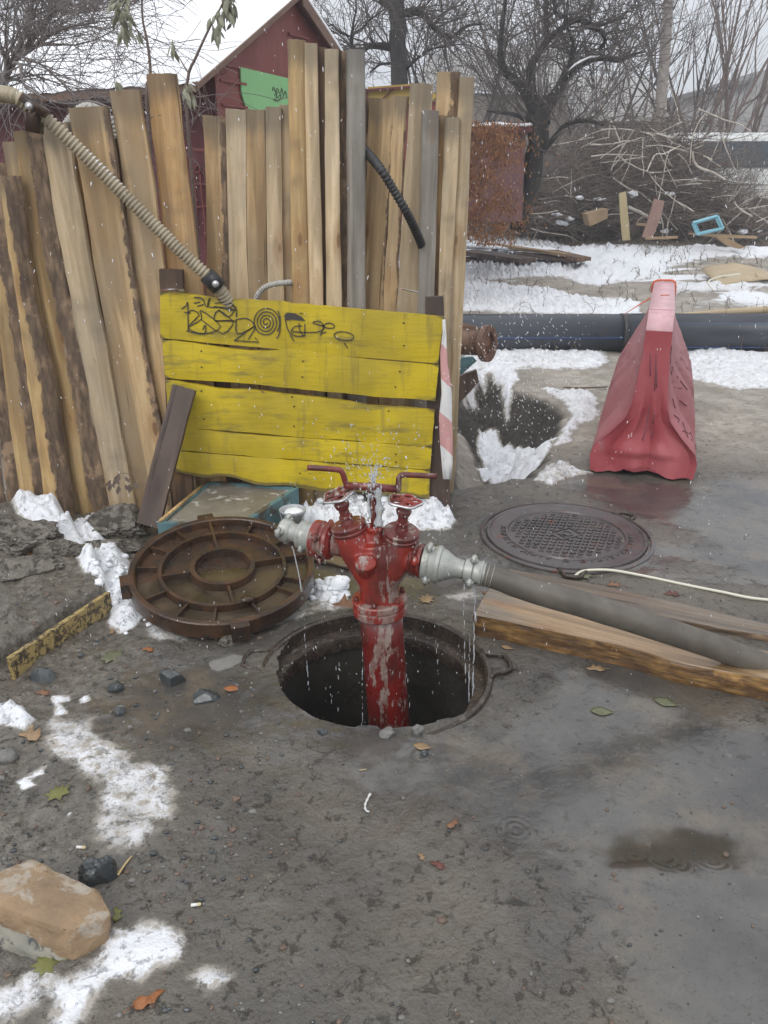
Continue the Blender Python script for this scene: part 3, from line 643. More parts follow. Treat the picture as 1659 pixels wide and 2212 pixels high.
mb = MB(); mb.add(tube([H(809, 1150), H(808, 1120), H(805, 1075), H(804, 1052)], [.0105, .0105, .011, .014], 14)); mb.add(tube([H(804, 1062), H(804, 1050), H(804, 1044)], [.016, .019, .014], 14))
obj('operating_rod', mb, 'reddark', hyd)
mb = MB(); mb.add(tube([H(746, 1049), H(804, 1052), H(864, 1057)], [.0115, .0125, .0115], 14))
mb.add(tube(smooth_path([H(749, 1052), H(744, 1034), H(738.5, 1020), H(730, 1015), H(700, 1012), H(664, 1010)], 5), .0088, 12))
mb.add(tube(smooth_path([H(860, 1060), H(861, 1042), H(863, 1030), H(872, 1026), H(905, 1027), H(943, 1029)], 5), .0088, 12)); obj('t_handle', mb, 'reddark', hyd)
def coupling(name, pts, prof, mat, parent, lugs=()):
    """prof: (t along axis 0..1, radius)"""
    a, b = Vector(pts[0]), Vector(pts[1]); L = (b - a).length; m = MB(); m.add(lathe([(r, t * L) for t, r in prof], a, b - a, 40)); o = obj(name, m, mat, parent, crease=32)
    x, y, z = basis(b - a)
    for (t, ang, r, ln, w) in lugs:
        an = R_(ang); d = x * math.cos(an) + y * math.sin(an); tg = x * -math.sin(an) + y * math.cos(an); c = a + z * (t * L) + d * r; m = MB()
        m.add(tube([c - tg * w - d * .004, c - tg * w * .5 + d * .008, c + tg * w * .3 + d * .010, c + tg * w - d * .002], [.006, .009, .009, .005], 10)); m.add(tube([c - z * ln, c + z * ln], [.006, .0075], 10)); obj('lug', m, mat, o)
    return o
coupling('outlet_ring', (H(722, 1171, .03), H(681, 1163, .055)), [(0, .046), (.15, .058), (.3, .060), (.4, .053), (.55, .053), (.65, .060), (1, .060), (1.08, .050)], 'red', hyd, [(.6, 62, .062, .016, .012), (.6, 200, .060, .012, .01), (.6, 300, .060, .012, .01)])
coupling('outlet_coupling', (H(682, 1163, .055), H(608, 1143, .10)), [(0, .045), (.12, .047), (.2, .043), (.34, .043), (.38, .046), (.44, .045), (.47, .034), (.52, .030), (.68, .029), (.72, .033), (.80, .038), (.95, .038), (1.0, .033), (1.0, .026), (.93, .022)], 'alu', hyd, [(.9, 40, .040, .013, .014), (.9, 160, .040, .013, .014), (.9, 280, .040, .013, .014), (.25, 230, .044, .01, .012)])
coupling('outlet_ring', (H(886, 1207, -.01), H(915, 1212, -.025)), [(0, .040), (.15, .052), (.3, .046), (.45, .054), (.6, .047), (.8, .054), (1, .052)], 'red', hyd, [(.75, 40, .054, .012, .016), (.75, 250, .054, .012, .013)])
# hose with its coupling
hp = [H(1036, 1238.5, -.066), H(1075, 1249, -.08), P(1150, 1276, 2.11), P(1250, 1303, 2.11), P(1350, 1334, 2.115), P(1450, 1366, 2.125), P(1560, 1403, 2.14), P(1659, 1440, 2.15)] + [G(x, y, z) for x, y, z in ((1760, 1478, .045), (1900, 1520, .045), (2150, 1590, .045))]
hose = thing('fire_hose', tuple(G(1400, 1350)), 'grey brown fabric fire hose running from the hydrant over the planks', 'hose')
n = NT('hose_fabric'); w1 = n.wave(260, .6, n.map((1, .35, .4)), 'X', 1); a = n.noise(9, 5, .6)
M['hose'] = n.fin(n.mix(n.ramp(n.noise(40, 4, .7), .55, .75, 0, .4), n.mix(n.ramp(a, .3, .7), (.098, .085, .07), (.155, .137, .112)), (.065, .045, .04)), .45, n.bump(n.ma('ADD', w1, a), .35, .002))
mb = MB(); hpp = smooth_path(hp, 8); mb.add(tube(hpp, [.0345 + .006 * sm(0, 30, i) for i in range(len(hpp))], 32, wob=.03)); obj('hose_tube', mb, 'hose', hose)
mb = MB()
for t in (.02, .05, .075, .10):
    i = t * 60; k = int(i); p = hpp[k].lerp(hpp[k + 1], i - k); d = (hpp[k + 1] - hpp[k]).normalized(); x, y, z = basis(d); rg = [p + (x * math.cos(b) + y * math.sin(b)) * .0362 for b in [2 * math.pi * j / 24 for j in range(25)]]; mb.add(tube(rg, .0012, 5, cap=False))
obj('wire_binding', mb, 'alu', hose)
cp = coupling('hose_coupling', (H(913, 1212, -.02), H(1048, 1240, -.072)), [(0, .046), (.02, .055), (.10, .056), (.13, .052), (.18, .054), (.24, .060), (.29, .058), (.31, .052), (.36, .049), (.46, .038), (.52, .032), (.62, .030), (.66, .030), (.665, .026), (.675, .026), (.68, .036), (.74, .038), (.80, .038), (.81, .033), (.83, .036), (.91, .037), (.94, .040), (.96, .039), (.97, .034), (1.0, .034)], 'alu', hose,
 [(.10, 195, .056, .016, .018), (.12, 75, .055, .014, .014), (.12, 315, .055, .014, .014), (.80, 60, .041, .012, .015), (.80, 190, .041, .012, .013), (.80, 300, .041, .012, .014), (.52, 75, .032, .012, .005)])
# ---------------------------------------------------------------- water: leaks and spray
n = NT('clear_water'); n.fin((.78, .82, .86), .05, spec=.9, Transmission_Weight=.55, IOR=1.33); M['drop'] = n.m
def drops(lst):
    m = MB()
    for p, sz, el, d in lst:
        x, y, z = basis(d); V, F = ico(1); m.add(([Vector(p) + x * (v.x * sz) + y * (v.y * sz) + z * (v.z * sz * el) for v in V], F))
    return m
L_ = []; dn = Vector((0, 0, -1))
def dripline(x0, y0, x1, y1, dy, n_, sz, thin=.0018, solid=.5):
    for i in range(n_):
        t = i / n_; t += rnd.uniform(0, .6 / n_); x = lerp(x0, x1, t) + rnd.uniform(-1.2, 1.2); y = lerp(y0, y1, t)
        L_.append((H(x, y, dy), sz * .6 * rnd.uniform(.4, 1.1) * (.55 + .5 * t), rnd.uniform(4, 11), dn))
mbw = MB()
mbw.add(tube([H(632, 1180, .07), H(640, 1215, .06), H(647, 1248, .05), H(652, 1278, .04)], [.0016, .002, .0018, .0035], 8, wob=.4))
mbw.add(tube([H(1022, 1262, -.05), H(1026, 1285, -.05), H(1027, 1305, -.05)], [.004, .0022, .0028], 8, wob=.5)); mbw.add(tube([H(1003, 1262, -.05), H(1003, 1280, -.05)], [.0025, .0015], 8))
mbw.add(tube([H(1027, 1322, -.05), H(1028, 1345, -.05)], [.003, .002], 8, wob=.5))
dripline(653, 1290, 668, 1500, 0, 14, .0036); dripline(1025, 1300, 1022, 1500, -.05, 26, .0048); dripline(1001, 1290, 1006, 1480, -.04, 12, .0035); dripline(1040, 1270, 1046, 1370, -.04, 7, .0025)
dripline(1015, 1370, 1012, 1520, -.05, 14, .0045); dripline(783, 1400, 782, 1580, -.1, 14, .0035); dripline(735, 1360, 730, 1560, -.1, 6, .003); dripline(935, 1300, 950, 1500, -.02, 8, .003)
dripline(700, 1330, 705, 1550, -.1, 5, .0022); dripline(870, 1330, 885, 1540, -.12, 9, .0022)
for i in range(45): L_.append((H(rnd.uniform(610, 1010), rnd.uniform(1370, 1570), rnd.uniform(-.12, .1)), rnd.uniform(.0007, .0016), rnd.uniform(3, 8), dn))
for i in range(260):     # fan from the stuffing gland under the handle
    a = rnd.gauss(0, .55); r = abs(rnd.gauss(0, 1)) * (110 if abs(a) > .7 else 75); x = 806 + math.sin(a) * r; y = 1050 - math.cos(a) * r
    L_.append((H(x, y, rnd.uniform(-.15, .15)), rnd.uniform(.0006, .0019), rnd.uniform(1.5, 4), (H(x, y) - H(806, 1056)).normalized()))
for i in range(120): L_.append((H(806 + rnd.gauss(0, 12), rnd.uniform(1045, 1140), -.02 + rnd.gauss(0, .02)), rnd.uniform(.0012, .0032), rnd.uniform(1, 3), dn))
for i in range(260): L_.append((H(rnd.gauss(800, 120), rnd.gauss(1130, 90), rnd.uniform(-.25, .2)), rnd.uniform(.0006, .0016), rnd.uniform(2, 5), Vector((rnd.gauss(0, .35), 0, -1))))
wm = drops(L_); wm.add((mbw.v, mbw.f)); tag(obj('water_spray', wm, 'drop'), 'clear water droplets leaking and spraying from the red hydrant', 'water', kind='stuff')
mb = MB(); mb.add(tube(smooth_path([H(815, 1056, -.01), H(818, 1085, -.012), H(819, 1110, -.012), H(816, 1134, -.01)], 5), [.010 + .003 * math.sin(i) for i in range(16)], 10, wob=.5)); mb.add(tube(smooth_path([H(797, 1058, -.008), H(796, 1090, -.01), H(800, 1120, -.01)], 4), [.0035] * 9, 8, wob=.6))
for k in range(9):
    a = rnd.uniform(-.45, .45); l = rnd.uniform(18, 45); mb.add(tube([H(806, 1046, -.01), H(806 + math.sin(a) * l * .5, 1046 - l * .5, -.01), H(806 + math.sin(a) * l, 1046 - l, 0)], [.0022, .0014, .0005], 5))
tag(obj('water_jet', mb, 'drop'), 'thin water jets shooting from the gland under the hydrant handle', 'water', kind='stuff')
# ---------------------------------------------------------------- planks on the wet ground
def plank(name, top, th, mats, label, wob=.006, seed=1, barkface=None):
    """top polygon (closed) -> prism; side faces carry bark"""
    out = []
    for i in range(len(top)):
        a = top[i]; b = top[(i + 1) % len(top)]; k = max(1, int((b - a).length / .03))
        for s in range(k):
            p = a.lerp(b, s / k); q_ = p * 6 + Vector((seed, 0, 0)); out.append(p + Vector((mnoise.noise(q_), mnoise.noise(q_ + Vector((5, 5, 0))), .3 * mnoise.noise(q_ * 2))) * wob * (0 if s == 0 else 1))
    n = len(out); c = sum(out, Vector()) / n; rows = [(0, 0), (.004, -.004), (.002, -th * .4), (-.002, -th * .75), (-.008, -th)]; v = []; f = []; at = []
    for (g, dz) in rows:
        for i, p in enumerate(out):
            d = (p - c); d.z = 0; d.normalize(); v.append(p + d * (g + (.005 * mnoise.noise(p * 25 + Vector((0, 0, dz * 60))) if dz else 0)) + Vector((0, 0, dz))); at.append(0.0 if dz == 0 else .9)
    for r in range(len(rows) - 1):
        for i in range(n): f.append((r * n + i, (r + 1) * n + i, (r + 1) * n + (i + 1) % n, r * n + (i + 1) % n))
    m = MB(); m.add((v, f), smooth=True); k = len(m.v)
    m.add((out, [tuple(range(n))]), smooth=False); at += [0.0] * n
    ang = math.atan2((top[1] - top[0]).y, (top[1] - top[0]).x)
    # long axis = local Z for the grain
    zax = Vector((math.cos(ang), math.sin(ang), 0)); yax = Vector((0, 0, 1)); xax = yax.cross(zax); R = Matrix((xax, yax, zax)).transposed().to_4x4(); R.translation = Vector((c.x, c.y, 0)); Ri = R.inverted()
    m.v = [tuple(Ri @ Vector(p)) for p in m.v]
    return tag(obj(name, m, mats, mat4=R, attrs={'bark': at}), label, 'plank', 'planks lying under the hose')
tp = [G(x, y, .085) for x, y in ((1062, 1262), (1659, 1408), (2150, 1535), (2150, 1590), (1659, 1466), (1489, 1434), (1336, 1393), (1138, 1352), (1024, 1328))]
plank('plank', tp, .09, 'wetlight', 'pale split plank with orange bark edge, nearest beneath the hose', .004, 2)
tp = [G(1100, 1229, .03), G(1345, 1275, .03), G(1659, 1348, .03), G(2100, 1445, .03), G(2100, 1485, .03), G(1659, 1372, .03), G(1510, 1346, .03), G(1345, 1318, .03), G(1120, 1262, .03)]
plank('plank', tp, .03, 'wetplank', 'dark wet plank lying flat behind the fire hose', .006, 5)
tp = [G(640, 1160, .02), G(760, 1180, .02), G(960, 1215, .02), G(955, 1232, .02), G(750, 1222, .02), G(640, 1195, .02)]
plank('plank', tp, .02, 'wetplank', 'muddy board half hidden behind the hydrant body', .006, 9)
n = NT('cream_cable_plastic'); n.fin((.66, .64, .53), .4); M['cream'] = n.m
cb = smooth_path([G(1232, 1256, -.02), G(1240, 1246, .006), G(1258, 1234, .015), G(1290, 1231, .02), G(1330, 1233, .018), G(1400, 1246, .012), G(1480, 1263, .01), G(1560, 1279, .01), G(1640, 1294, .01), G(1760, 1300, .01), G(1900, 1300, .01)], 6)
mb = MB(); mb.add(tube(cb, .0058, 10)); tag(obj('cable', mb, 'cream'), 'thin cream cable curving over the wet ground behind the planks', 'cable')
# ---------------------------------------------------------------- yellow board sign
SY = 3.52
sg = thing('warning_board', tuple(P(950, 1100, SY + .03)), 'yellow painted board with graffiti standing in front of the timber fence', 'board')
def slat(tl, tr, bl, br, seed, top_off=(), bot_off=(), ragged=0):
    n = 60; rws = 6; v = []; at = []; f = []
    def edge(a, b, t, offs, sd, amp):
        x = lerp(a[0], b[0], t); y = lerp(a[1], b[1], t); y += amp * (mnoise.noise(Vector((t * 7 + sd, sd, 0))) * 2.2 + mnoise.noise(Vector((t * 30, sd, 5))) * .8)
        for (t0, w, h) in offs: y += h * math.exp(-((t - t0) / w) ** 2)
        return x, y
    for i in range(n + 1):
        t = i / n; a = edge(tl, tr, t, top_off, seed, 1); b = edge(bl, br, t, bot_off, seed + 9, 1 + ragged)
        for k in range(rws + 1):
            s = k / rws; x = lerp(a[0], b[0], s) + (mnoise.noise(Vector((s * 5, seed, 3))) * 1.3 if i in (0, n) else 0); y = lerp(a[1], b[1], s)
            p = P(x, y, SY - .012 * math.sin(math.pi * min(1, max(0, s))) * .25 + .004 * mnoise.noise(Vector((t * 3, seed, 1)))); v.append(p); at.append(max(0, 1 - 7 * min(s, 1 - s)) * .55 + (.55 * s if ragged else 0) + max(0, 1 - 30 * min(t, 1 - t)) * .4)
    N = len(v)
    for p in list(v): v.append(p + Vector((0, .022, 0)))
    at += at
    for i in range(n):
        for k in range(rws):
            a = i * (rws + 1) + k; q = (a, a + 1, a + rws + 2, a + rws + 1); f.append(q[::1]); f.append(tuple(N + j for j in q[::-1]))
    def strip(idx):
        for a, b in zip(idx[:-1], idx[1:]): f.append((a, b, N + b, N + a))
    strip([i * (rws + 1) for i in range(n + 1)]); strip([i * (rws + 1) + rws for i in range(n + 1)]); strip(list(range(rws + 1))); strip([n * (rws + 1) + k for k in range(rws + 1)])
    m = MB(); m.add((v, f), smooth=False); o = obj('slat', m, 'yellow', sg, attrs={'edge': at}); return o
slat((346, 630), (959, 684), (346, 731), (946, 786), 1, [(.42, .03, -3), (.47, .02, 2), (.22, .1, 2)], [(.6, .12, 4)])
slat((350, 734), (948, 789), (357, 816), (940, 867), 2, [(.28, .12, 6), (.5, .1, -6)], [(.3, .15, -3)])
slat((357, 822), (939, 886), (366, 921), (933, 965), 3, [(.20, .08, 4), (.45, .12, 1), (.78, .10, 5), (.03, .05, -3)], [(.5, .1, 2)])
slat((366, 923), (933, 967), (372, 972), (929, 1015), 4, [(.35, .1, 3)], [])
slat((372, 974), (929, 1017), (370, 1018), (927, 1078), 5, [], [(.35, .08, 8), (.52, .06, 9), (.6, .04, 6), (.12, .06, 5)], 1.2)
def localbox(name, x0, y0, x1, y1, wt, wb, Yf, th, mat, parent, bark=0.0, label=None):
    """board standing in the plane world-Y=Yf from (x1,y1) bottom to (x0,y0) top, widths in picture units"""
    return board(name, parent, x0 - wt / 2, x0 + wt / 2, y0, x1 - wb / 2, x1 + wb / 2, y1, Yf, mat, th, None)
def board(name, parent, xtl, xtr, yt, xbl, xbr, yb, Yf, mat, th=.028, bark=None, rnd_=0., seed=0, skew=0., Yt=None, wav=.35):
    """bark: (lo, hi, u0) -> bark where u0<u<... along width in -1..1"""
    Yt = Yf if Yt is None else Yt
    tl, tr, bl, br = P(xtl, yt, Yt), P(xtr, yt + skew, Yt), P(xbl, yb, Yf), P(xbr, yb, Yf)
    o0 = (bl + br) / 2; t0 = (tl + tr) / 2; zax = (t0 - o0); L = zax.length; zax.normalize(); xax = Vector((1, 0, 0)); xax = (xax - zax * xax.dot(zax)).normalized(); yax = zax.cross(xax)
    R = Matrix((xax, yax, zax)).transposed().to_4x4(); R.translation = o0; wb = (br - bl).length / 2; wt = (tr - tl).length / 2
    nx, nz = 9, 34; v = []; at = []; tpa = []; f = []; rw = nx + 1 + 3
    for k in range(nz + 1):
        s = k / nz; hw = lerp(wb, wt, s); zz = s * L
        wl = wav * .012 * mnoise.noise(Vector((seed * 3.3, s * 3.5, 1))) + wav * .006 * mnoise.noise(Vector((seed * 3.3, s * 13, 1))); wr = wav * .012 * mnoise.noise(Vector((seed * 3.3, s * 3.5, 7))) + wav * .006 * mnoise.noise(Vector((seed * 3.3, s * 13, 9)))
        for i in range(nx + 1):
            u = -1 + 2 * i / nx; x = lerp(-hw + wl, hw + wr, (u + 1) / 2); bul = math.sqrt(max(0, 1 - u * u * .98))
            y = -th * (.55 + .45 * (1 - rnd_)) if rnd_ < .05 else -th * (1 - rnd_) - th * rnd_ * bul * 1.5
            if bark:
                e = (u - bark[0]) / .35 if bark[1] > 0 else (bark[0] - u) / .35
                if e > 0: y += min(e, 2) * th * .28
            y += .002 * mnoise.noise(Vector((x * 30, s * 40, seed))); ztop = 0
            if k == nz: ztop = (skew and 0) + .004 * mnoise.noise(Vector((x * 60, seed, 0)))
            v.append((x, y, zz + ztop))
            b = 0.
            if bark: b = .5 + ((u - bark[0]) if bark[1] > 0 else (bark[0] - u)) * 1.6 * abs(bark[1])
            at.append(max(0, min(1.2, b)) if bark else 0.0)
        tpa += [max(sm(L - .22, L, zz), .7 * sm(.25, 0, zz))] * rw
        for (x, y) in ((hw + wr, th * .3), (0, th * .35), (-hw + wl, th * .3)): v.append((x, y, zz)); at.append(at[-1] if False else (1.0 if bark and x * bark[1] > 0 else .0))
    for k in range(nz):
        for i in range(rw): j = (i + 1) % rw; f.append((k * rw + i, k * rw + j, (k + 1) * rw + j, (k + 1) * rw + i))
    m = MB(); m.add((v, f), smooth=True); topf = tuple(nz * rw + i for i in range(rw)); m.f.append(topf); m.mi.append(0); m.sm.append(False); m.f.append(tuple(range(rw - 1, -1, -1))); m.mi.append(0); m.sm.append(False)
    o = obj(name, m, mat, parent, mat4=R, attrs={'bark': at, 'top': tpa})
    e = o.modifiers.new('edge', 'EDGE_SPLIT'); e.split_angle = R_(50); return o
board('post', sg, 918, 958, 640, 927, 973, 1102, SY + .06, 'darkplank', .03, seed=2)
board('post', sg, 347, 396, 581, 372, 420, 1090, SY + .06, 'brown', .03, seed=4)
# graffiti: marker strokes 1 mm proud of the paint
n = NT('black_marker'); n.fin((.055, .05, .04), .55); M['marker'] = n.m
def stroke(m, pts, w, Yp=SY - .0075, closed=False):
    """pts in picture units on the plane of the board"""
    q = [P(x, y, Yp) for x, y in pts]
    if closed: q.append(q[0])
    q = smooth_path(q, 3) if len(q) > 3 else q
    v = []; f = []; k = len(q)
    for i in range(k):
        d = (q[min(i + 1, k - 1)] - q[max(i - 1, 0)]); nn = Vector((-d.z, 0, d.x)); nn = nn.normalized() if nn.length > 1e-9 else Vector((0, 0, 1)); ww = w * (.75 + .5 * abs(mnoise.noise(q[i] * 60)))
        v += [q[i] + nn * ww, q[i] - nn * ww]
    n0 = len(v); v += [p + Vector((0, .0015, 0)) for p in v]
    for i in range(k - 1): f.append((2 * i, 2 * i + 1, 2 * i + 3, 2 * i + 2)); f.append((n0 + 2 * i, n0 + 2 * i + 2, n0 + 2 * i + 3, n0 + 2 * i + 1))
    m.add((v, f), smooth=False)
def C5(x, y): return (324 + x * .4232, 594 + y * .4232)
mb = MB(); Wd = .0026
for pl in ([(160, 175), (185, 155), (192, 145), (195, 285)], [(175, 190), (205, 195)], [(195, 195), (215, 180), (250, 205), (195, 270), (280, 300), (360, 262), (258, 180), (262, 225), (200, 262)], [(185, 285), (275, 302), (282, 255), (268, 280)], [(262, 228), (370, 300), (425, 235), (330, 232), (350, 180), (420, 232)], [(350, 178), (400, 215), (440, 170), (440, 215)], [(330, 235), (440, 235)],
           [(225, 115), (265, 120), (290, 165), (305, 115), (295, 160), (345, 165)], [(225, 145), (255, 138)], [(240, 160), (275, 150)], [(330, 145), (400, 140), (435, 180), (350, 165)], [(345, 125), (425, 150)], [(360, 120), (440, 165), (400, 185)], [(325, 160), (420, 172)],
           [(440, 225), (445, 300), (530, 262), (495, 222), (440, 228)], [(430, 335), (490, 290), (540, 262), (500, 330)], [(430, 335), (555, 343), (535, 318)],
           [(690, 225), (700, 270), (715, 300), (735, 340)], [(775, 260), (735, 265), (722, 295), (745, 312), (785, 312)], [(760, 245), (765, 285), (788, 312), (790, 250)], [(730, 290), (850, 292), (890, 265), (830, 245), (860, 235), (885, 258), (870, 310)], [(885, 258), (910, 245), (940, 255), (935, 270), (900, 270), (880, 255)], [(870, 300), (900, 290)], [(765, 195), (778, 196)], [(990, 345), (1010, 375)]):
    stroke(mb, [C5(*p) for p in pl], Wd)
sp = []
for i in range(80):
    t = i / 79; a = t * 2 * math.pi * 4.1; r = 6 + 68 * t; sp.append(C5(592 + r * math.cos(a) * .95, 242 + r * math.sin(a) * 1.05))
stroke(mb, sp, Wd)
stroke(mb, [C5(990 + 50 * math.cos(a), 312 + 22 * math.sin(a) + (.1 * 50 * math.cos(a))) for a in [2 * math.pi * k / 16 for k in range(16)]], Wd, closed=True)
stroke(mb, [C5(645 + 20 * math.cos(a), 250 + 70 * math.sin(a)) for a in [-1.3 + 2.9 * k / 10 for k in range(11)]], Wd)
v, f = prism([P(*C5(x, y), SY - .0072) for x, y in ((685, 205), (700, 192), (740, 196), (775, 215), (795, 235), (760, 232), (725, 228), (690, 232))], (0, .001, 0)); mb.add((v, f), smooth=False)
obj('graffiti', mb, 'marker', sg)
for x, y in ((262, 388), (263, 470), (262, 592), (778, 520), (735, 670), (725, 622), (735, 772), (1275, 492), (1252, 572), (1218, 693), (1255, 915), (1255, 955), (275, 735), (1295, 245), (1296, 360), (765, 1012), (780, 440)):
    mb = MB(); mb.add(lathe([(.004, 0), (.004, .002), (0, .003)], P(*C5(x, y), SY - .006), (0, -1, 0), 8)); obj('nail', mb, 'rust', sg)
# leaning brown plank, barrier tapes
lp = board('leaning_plank', None, 376, 424, 838, 297, 347, 1135, 3.25, 'darkplank', .025, seed=8, Yt=3.47)
tag(lp, 'dark brown plank leaning against the left end of the yellow board', 'plank')
n = NT('barrier_tape'); v = n.map(); w = n.n('ShaderNodeSeparateXYZ'); n.L(v, w.inputs[0])
ph_ = n.ma('FRACT', n.ma('ADD', n.ma('MULTIPLY', w.outputs[2], 3.3), n.ma('MULTIPLY', w.outputs[0], 3.0)))
M['tape'] = n.fin(n.mix(n.ramp(ph_, .49, .51), (.78, .78, .77), (.66, .36, .35)), .4, n.bump(n.noise(20), .3, .005))
def ribbon(name, cl, label):
    """cl: (x, y, halfwidth in picture units, Y)"""
    v = []; f = []
    for i, (x, y, w_, Yp) in enumerate(cl):
        for u in (-1, -.3, .3, 1): v.append(P(x + u * w_, y, Yp + .012 * math.sin(i * 1.3 + u * 2.2)))
    for i in range(len(cl) - 1):
        for k in range(3): a = i * 4 + k; f.append((a, a + 1, a + 5, a + 4))
    m = MB(); m.add((v, f)); o = obj(name, m, 'tape'); s = o.modifiers.new('t', 'SOLIDIFY'); s.thickness = .0008; return tag(o, label, 'barrier tape', 'pieces of barrier tape')
ribbon('barrier_tape', [(959, 690, 3, 3.5), (960, 720, 4, 3.5), (958, 760, 7, 3.49), (961, 800, 9, 3.49), (965, 850, 11, 3.48), (962, 900, 14, 3.48), (964, 950, 14, 3.48), (966, 1000, 12, 3.48), (966, 1035, 9, 3.48)], 'red and white barrier tape hanging from the right post of the yellow board')
ribbon('barrier_tape', [(857, 622, 2, 3.66), (866, 623, 3, 3.64), (880, 627, 8, 3.64), (895, 630, 6, 3.66), (905, 632, 2, 3.67)], 'short white tape scrap stretched across the right fence boards')
ribbon('barrier_tape', [(340, 628, 1, 3.5), (352, 627, 6, 3.51), (370, 624, 7, 3.5), (388, 624, 8, 3.5), (396, 630, 4, 3.51)], 'pink tape scrap lying on the top left corner of the yellow board')
# ---------------------------------------------------------------- timber fences
def fence(label, loc, rows, Y):
    f = thing('timber_fence', loc, label, 'fence', 'timber fence sections')
    for i, r in enumerate(rows):
        xtl, xtr, yt, xbl, xbr, yb, mat = r[:7]; k = r[7] if len(r) > 7 else {}
        dY = k.pop('dy', 0) + (i % 3) * .004; Yb = Y(xbl) if callable(Y) else Y
        board('board', f, xtl, xtr, yt, xbl, xbr, yb, Yb + dY, mat, k.pop('th', .03), k.pop('bark', None), k.pop('r', 0), seed=i * 1.7 + xtl * .01, skew=k.pop('sk', 0), wav=k.pop('wav', .5))
    return f
YL = lambda x: 3.40 + .22 * min(1, max(-.2, x / 420))
fence('leaning rough timber fence on the left with bark edged boards', tuple(G(150, 1130)), [
 (-150, -85, 430, -20, 40, 1160, 'grey', dict(bark=(.3, 1, 0), wav=1.2)),
 (-95, -30, 410, 6, 62, 1150, 'grey', dict(bark=(.1, 1, 0), wav=1.2, r=.4)),
 (-60, 12, 350, 52, 112, 1150, 'ochre', dict(bark=(.25, 1, 0), wav=1.3, dy=-.01, r=.5)),
 (12, 48, 307, 150, 190, 1150, 'light', dict(dy=.06, wav=1)),
 (-22, 38, 379, 112, 168, 1160, 'ochre', dict(bark=(.15, .9, 0), wav=1.3, r=.6, dy=-.02)),
 (30, 92, 284, 186, 252, 1160, 'ochre', dict(bark=(-.1, .9, 0), wav=1.3, r=.5, dy=.01)),
 (91, 118, 318, 262, 290, 1140, 'light', dict(dy=.07)),
 (89, 145, 262, 250, 305, 1140, 'pale', dict(wav=1, sk=8)),
 (150, 200, 327, 300, 350, 1140, 'orange', dict(dy=.07)),
 (156, 236, 236, 302, 384, 1135, 'light', dict(wav=1, sk=-7, bark=(.72, .8, 0))),
 (243, 305, 197, 366, 436, 1120, 'light', dict(wav=1, r=.3, dy=.01)),
 (225, 262, 300, 352, 386, 1120, 'brown', dict(dy=.07)),
 (318, 382, 161, 418, 496, 1110, 'orange', dict(wav=1, r=.5, dy=.02)),
 (430, 460, 640, 495, 530, 1105, 'brown', dict(dy=.05))], YL)
fence('short middle section of the timber fence, behind the yellow board', tuple(G(560, 1085)), [
 (440, 491, 251, 466, 512, 1095, 'light', dict(bark=(.45, 1, 0), wav=1)),
 (490, 531, 237, 507, 548, 1092, 'pale', {}), (532, 573, 238, 546, 588, 1092, 'light', {}),
 (574, 609, 232, 586, 622, 1092, 'pale', {}), (604, 640, 228, 615, 655, 1092, 'pale', dict(dy=.02))], 3.80)
fence('tallest section of the timber fence with long square boards', tuple(G(700, 1095)), [
 (620, 659, 89, 640, 682, 1104, 'ochre', dict(r=.5, th=.035)), (657, 686, 96, 676, 708, 1104, 'pale', dict(r=.2)),
 (684, 704, 104, 700, 716, 1100, 'brown', dict(dy=.04)), (701, 731, 109, 710, 744, 1100, 'pale', dict(r=.2)),
 (730, 751, 111, 737, 755, 1100, 'brown', dict(dy=.04, bark=(-.5, .5, 0))), (748, 789, 110, 752, 790, 1104, 'grey', dict(r=.3, th=.035))], 3.70)
fence('right section of the timber fence ending beside the pit', tuple(G(900, 1080)), [
 (788, 800, 216, 780, 790, 1090, 'brown', dict(dy=.05, bark=(-.5, 1, 0))),
 (799, 853, 214, 765, 812, 1095, 'light', dict(wav=1.6, r=.3, bark=(.8, .9, 0))), (850, 884, 209, 800, 838, 1090, 'light', dict(wav=1.8, bark=(.72, 1, 0))),
 (886, 933, 182, 832, 882, 1085, 'pale', dict(wav=.8)), (912, 948, 240, 890, 926, 1080, 'grey', dict(dy=-.05, r=.2)),
 (943, 994, 157, 915, 965, 1068, 'light', dict(dy=.03, bark=(.2, .6, 0))), (960, 991, 255, 933, 960, 1068, 'pale', dict(dy=-.02)), (940, 968, 250, 915, 940, 1068, 'orange', dict(dy=.01)),
 (992, 1024, 168, 948, 980, 1060, 'pale', dict(r=.2))], 3.86)
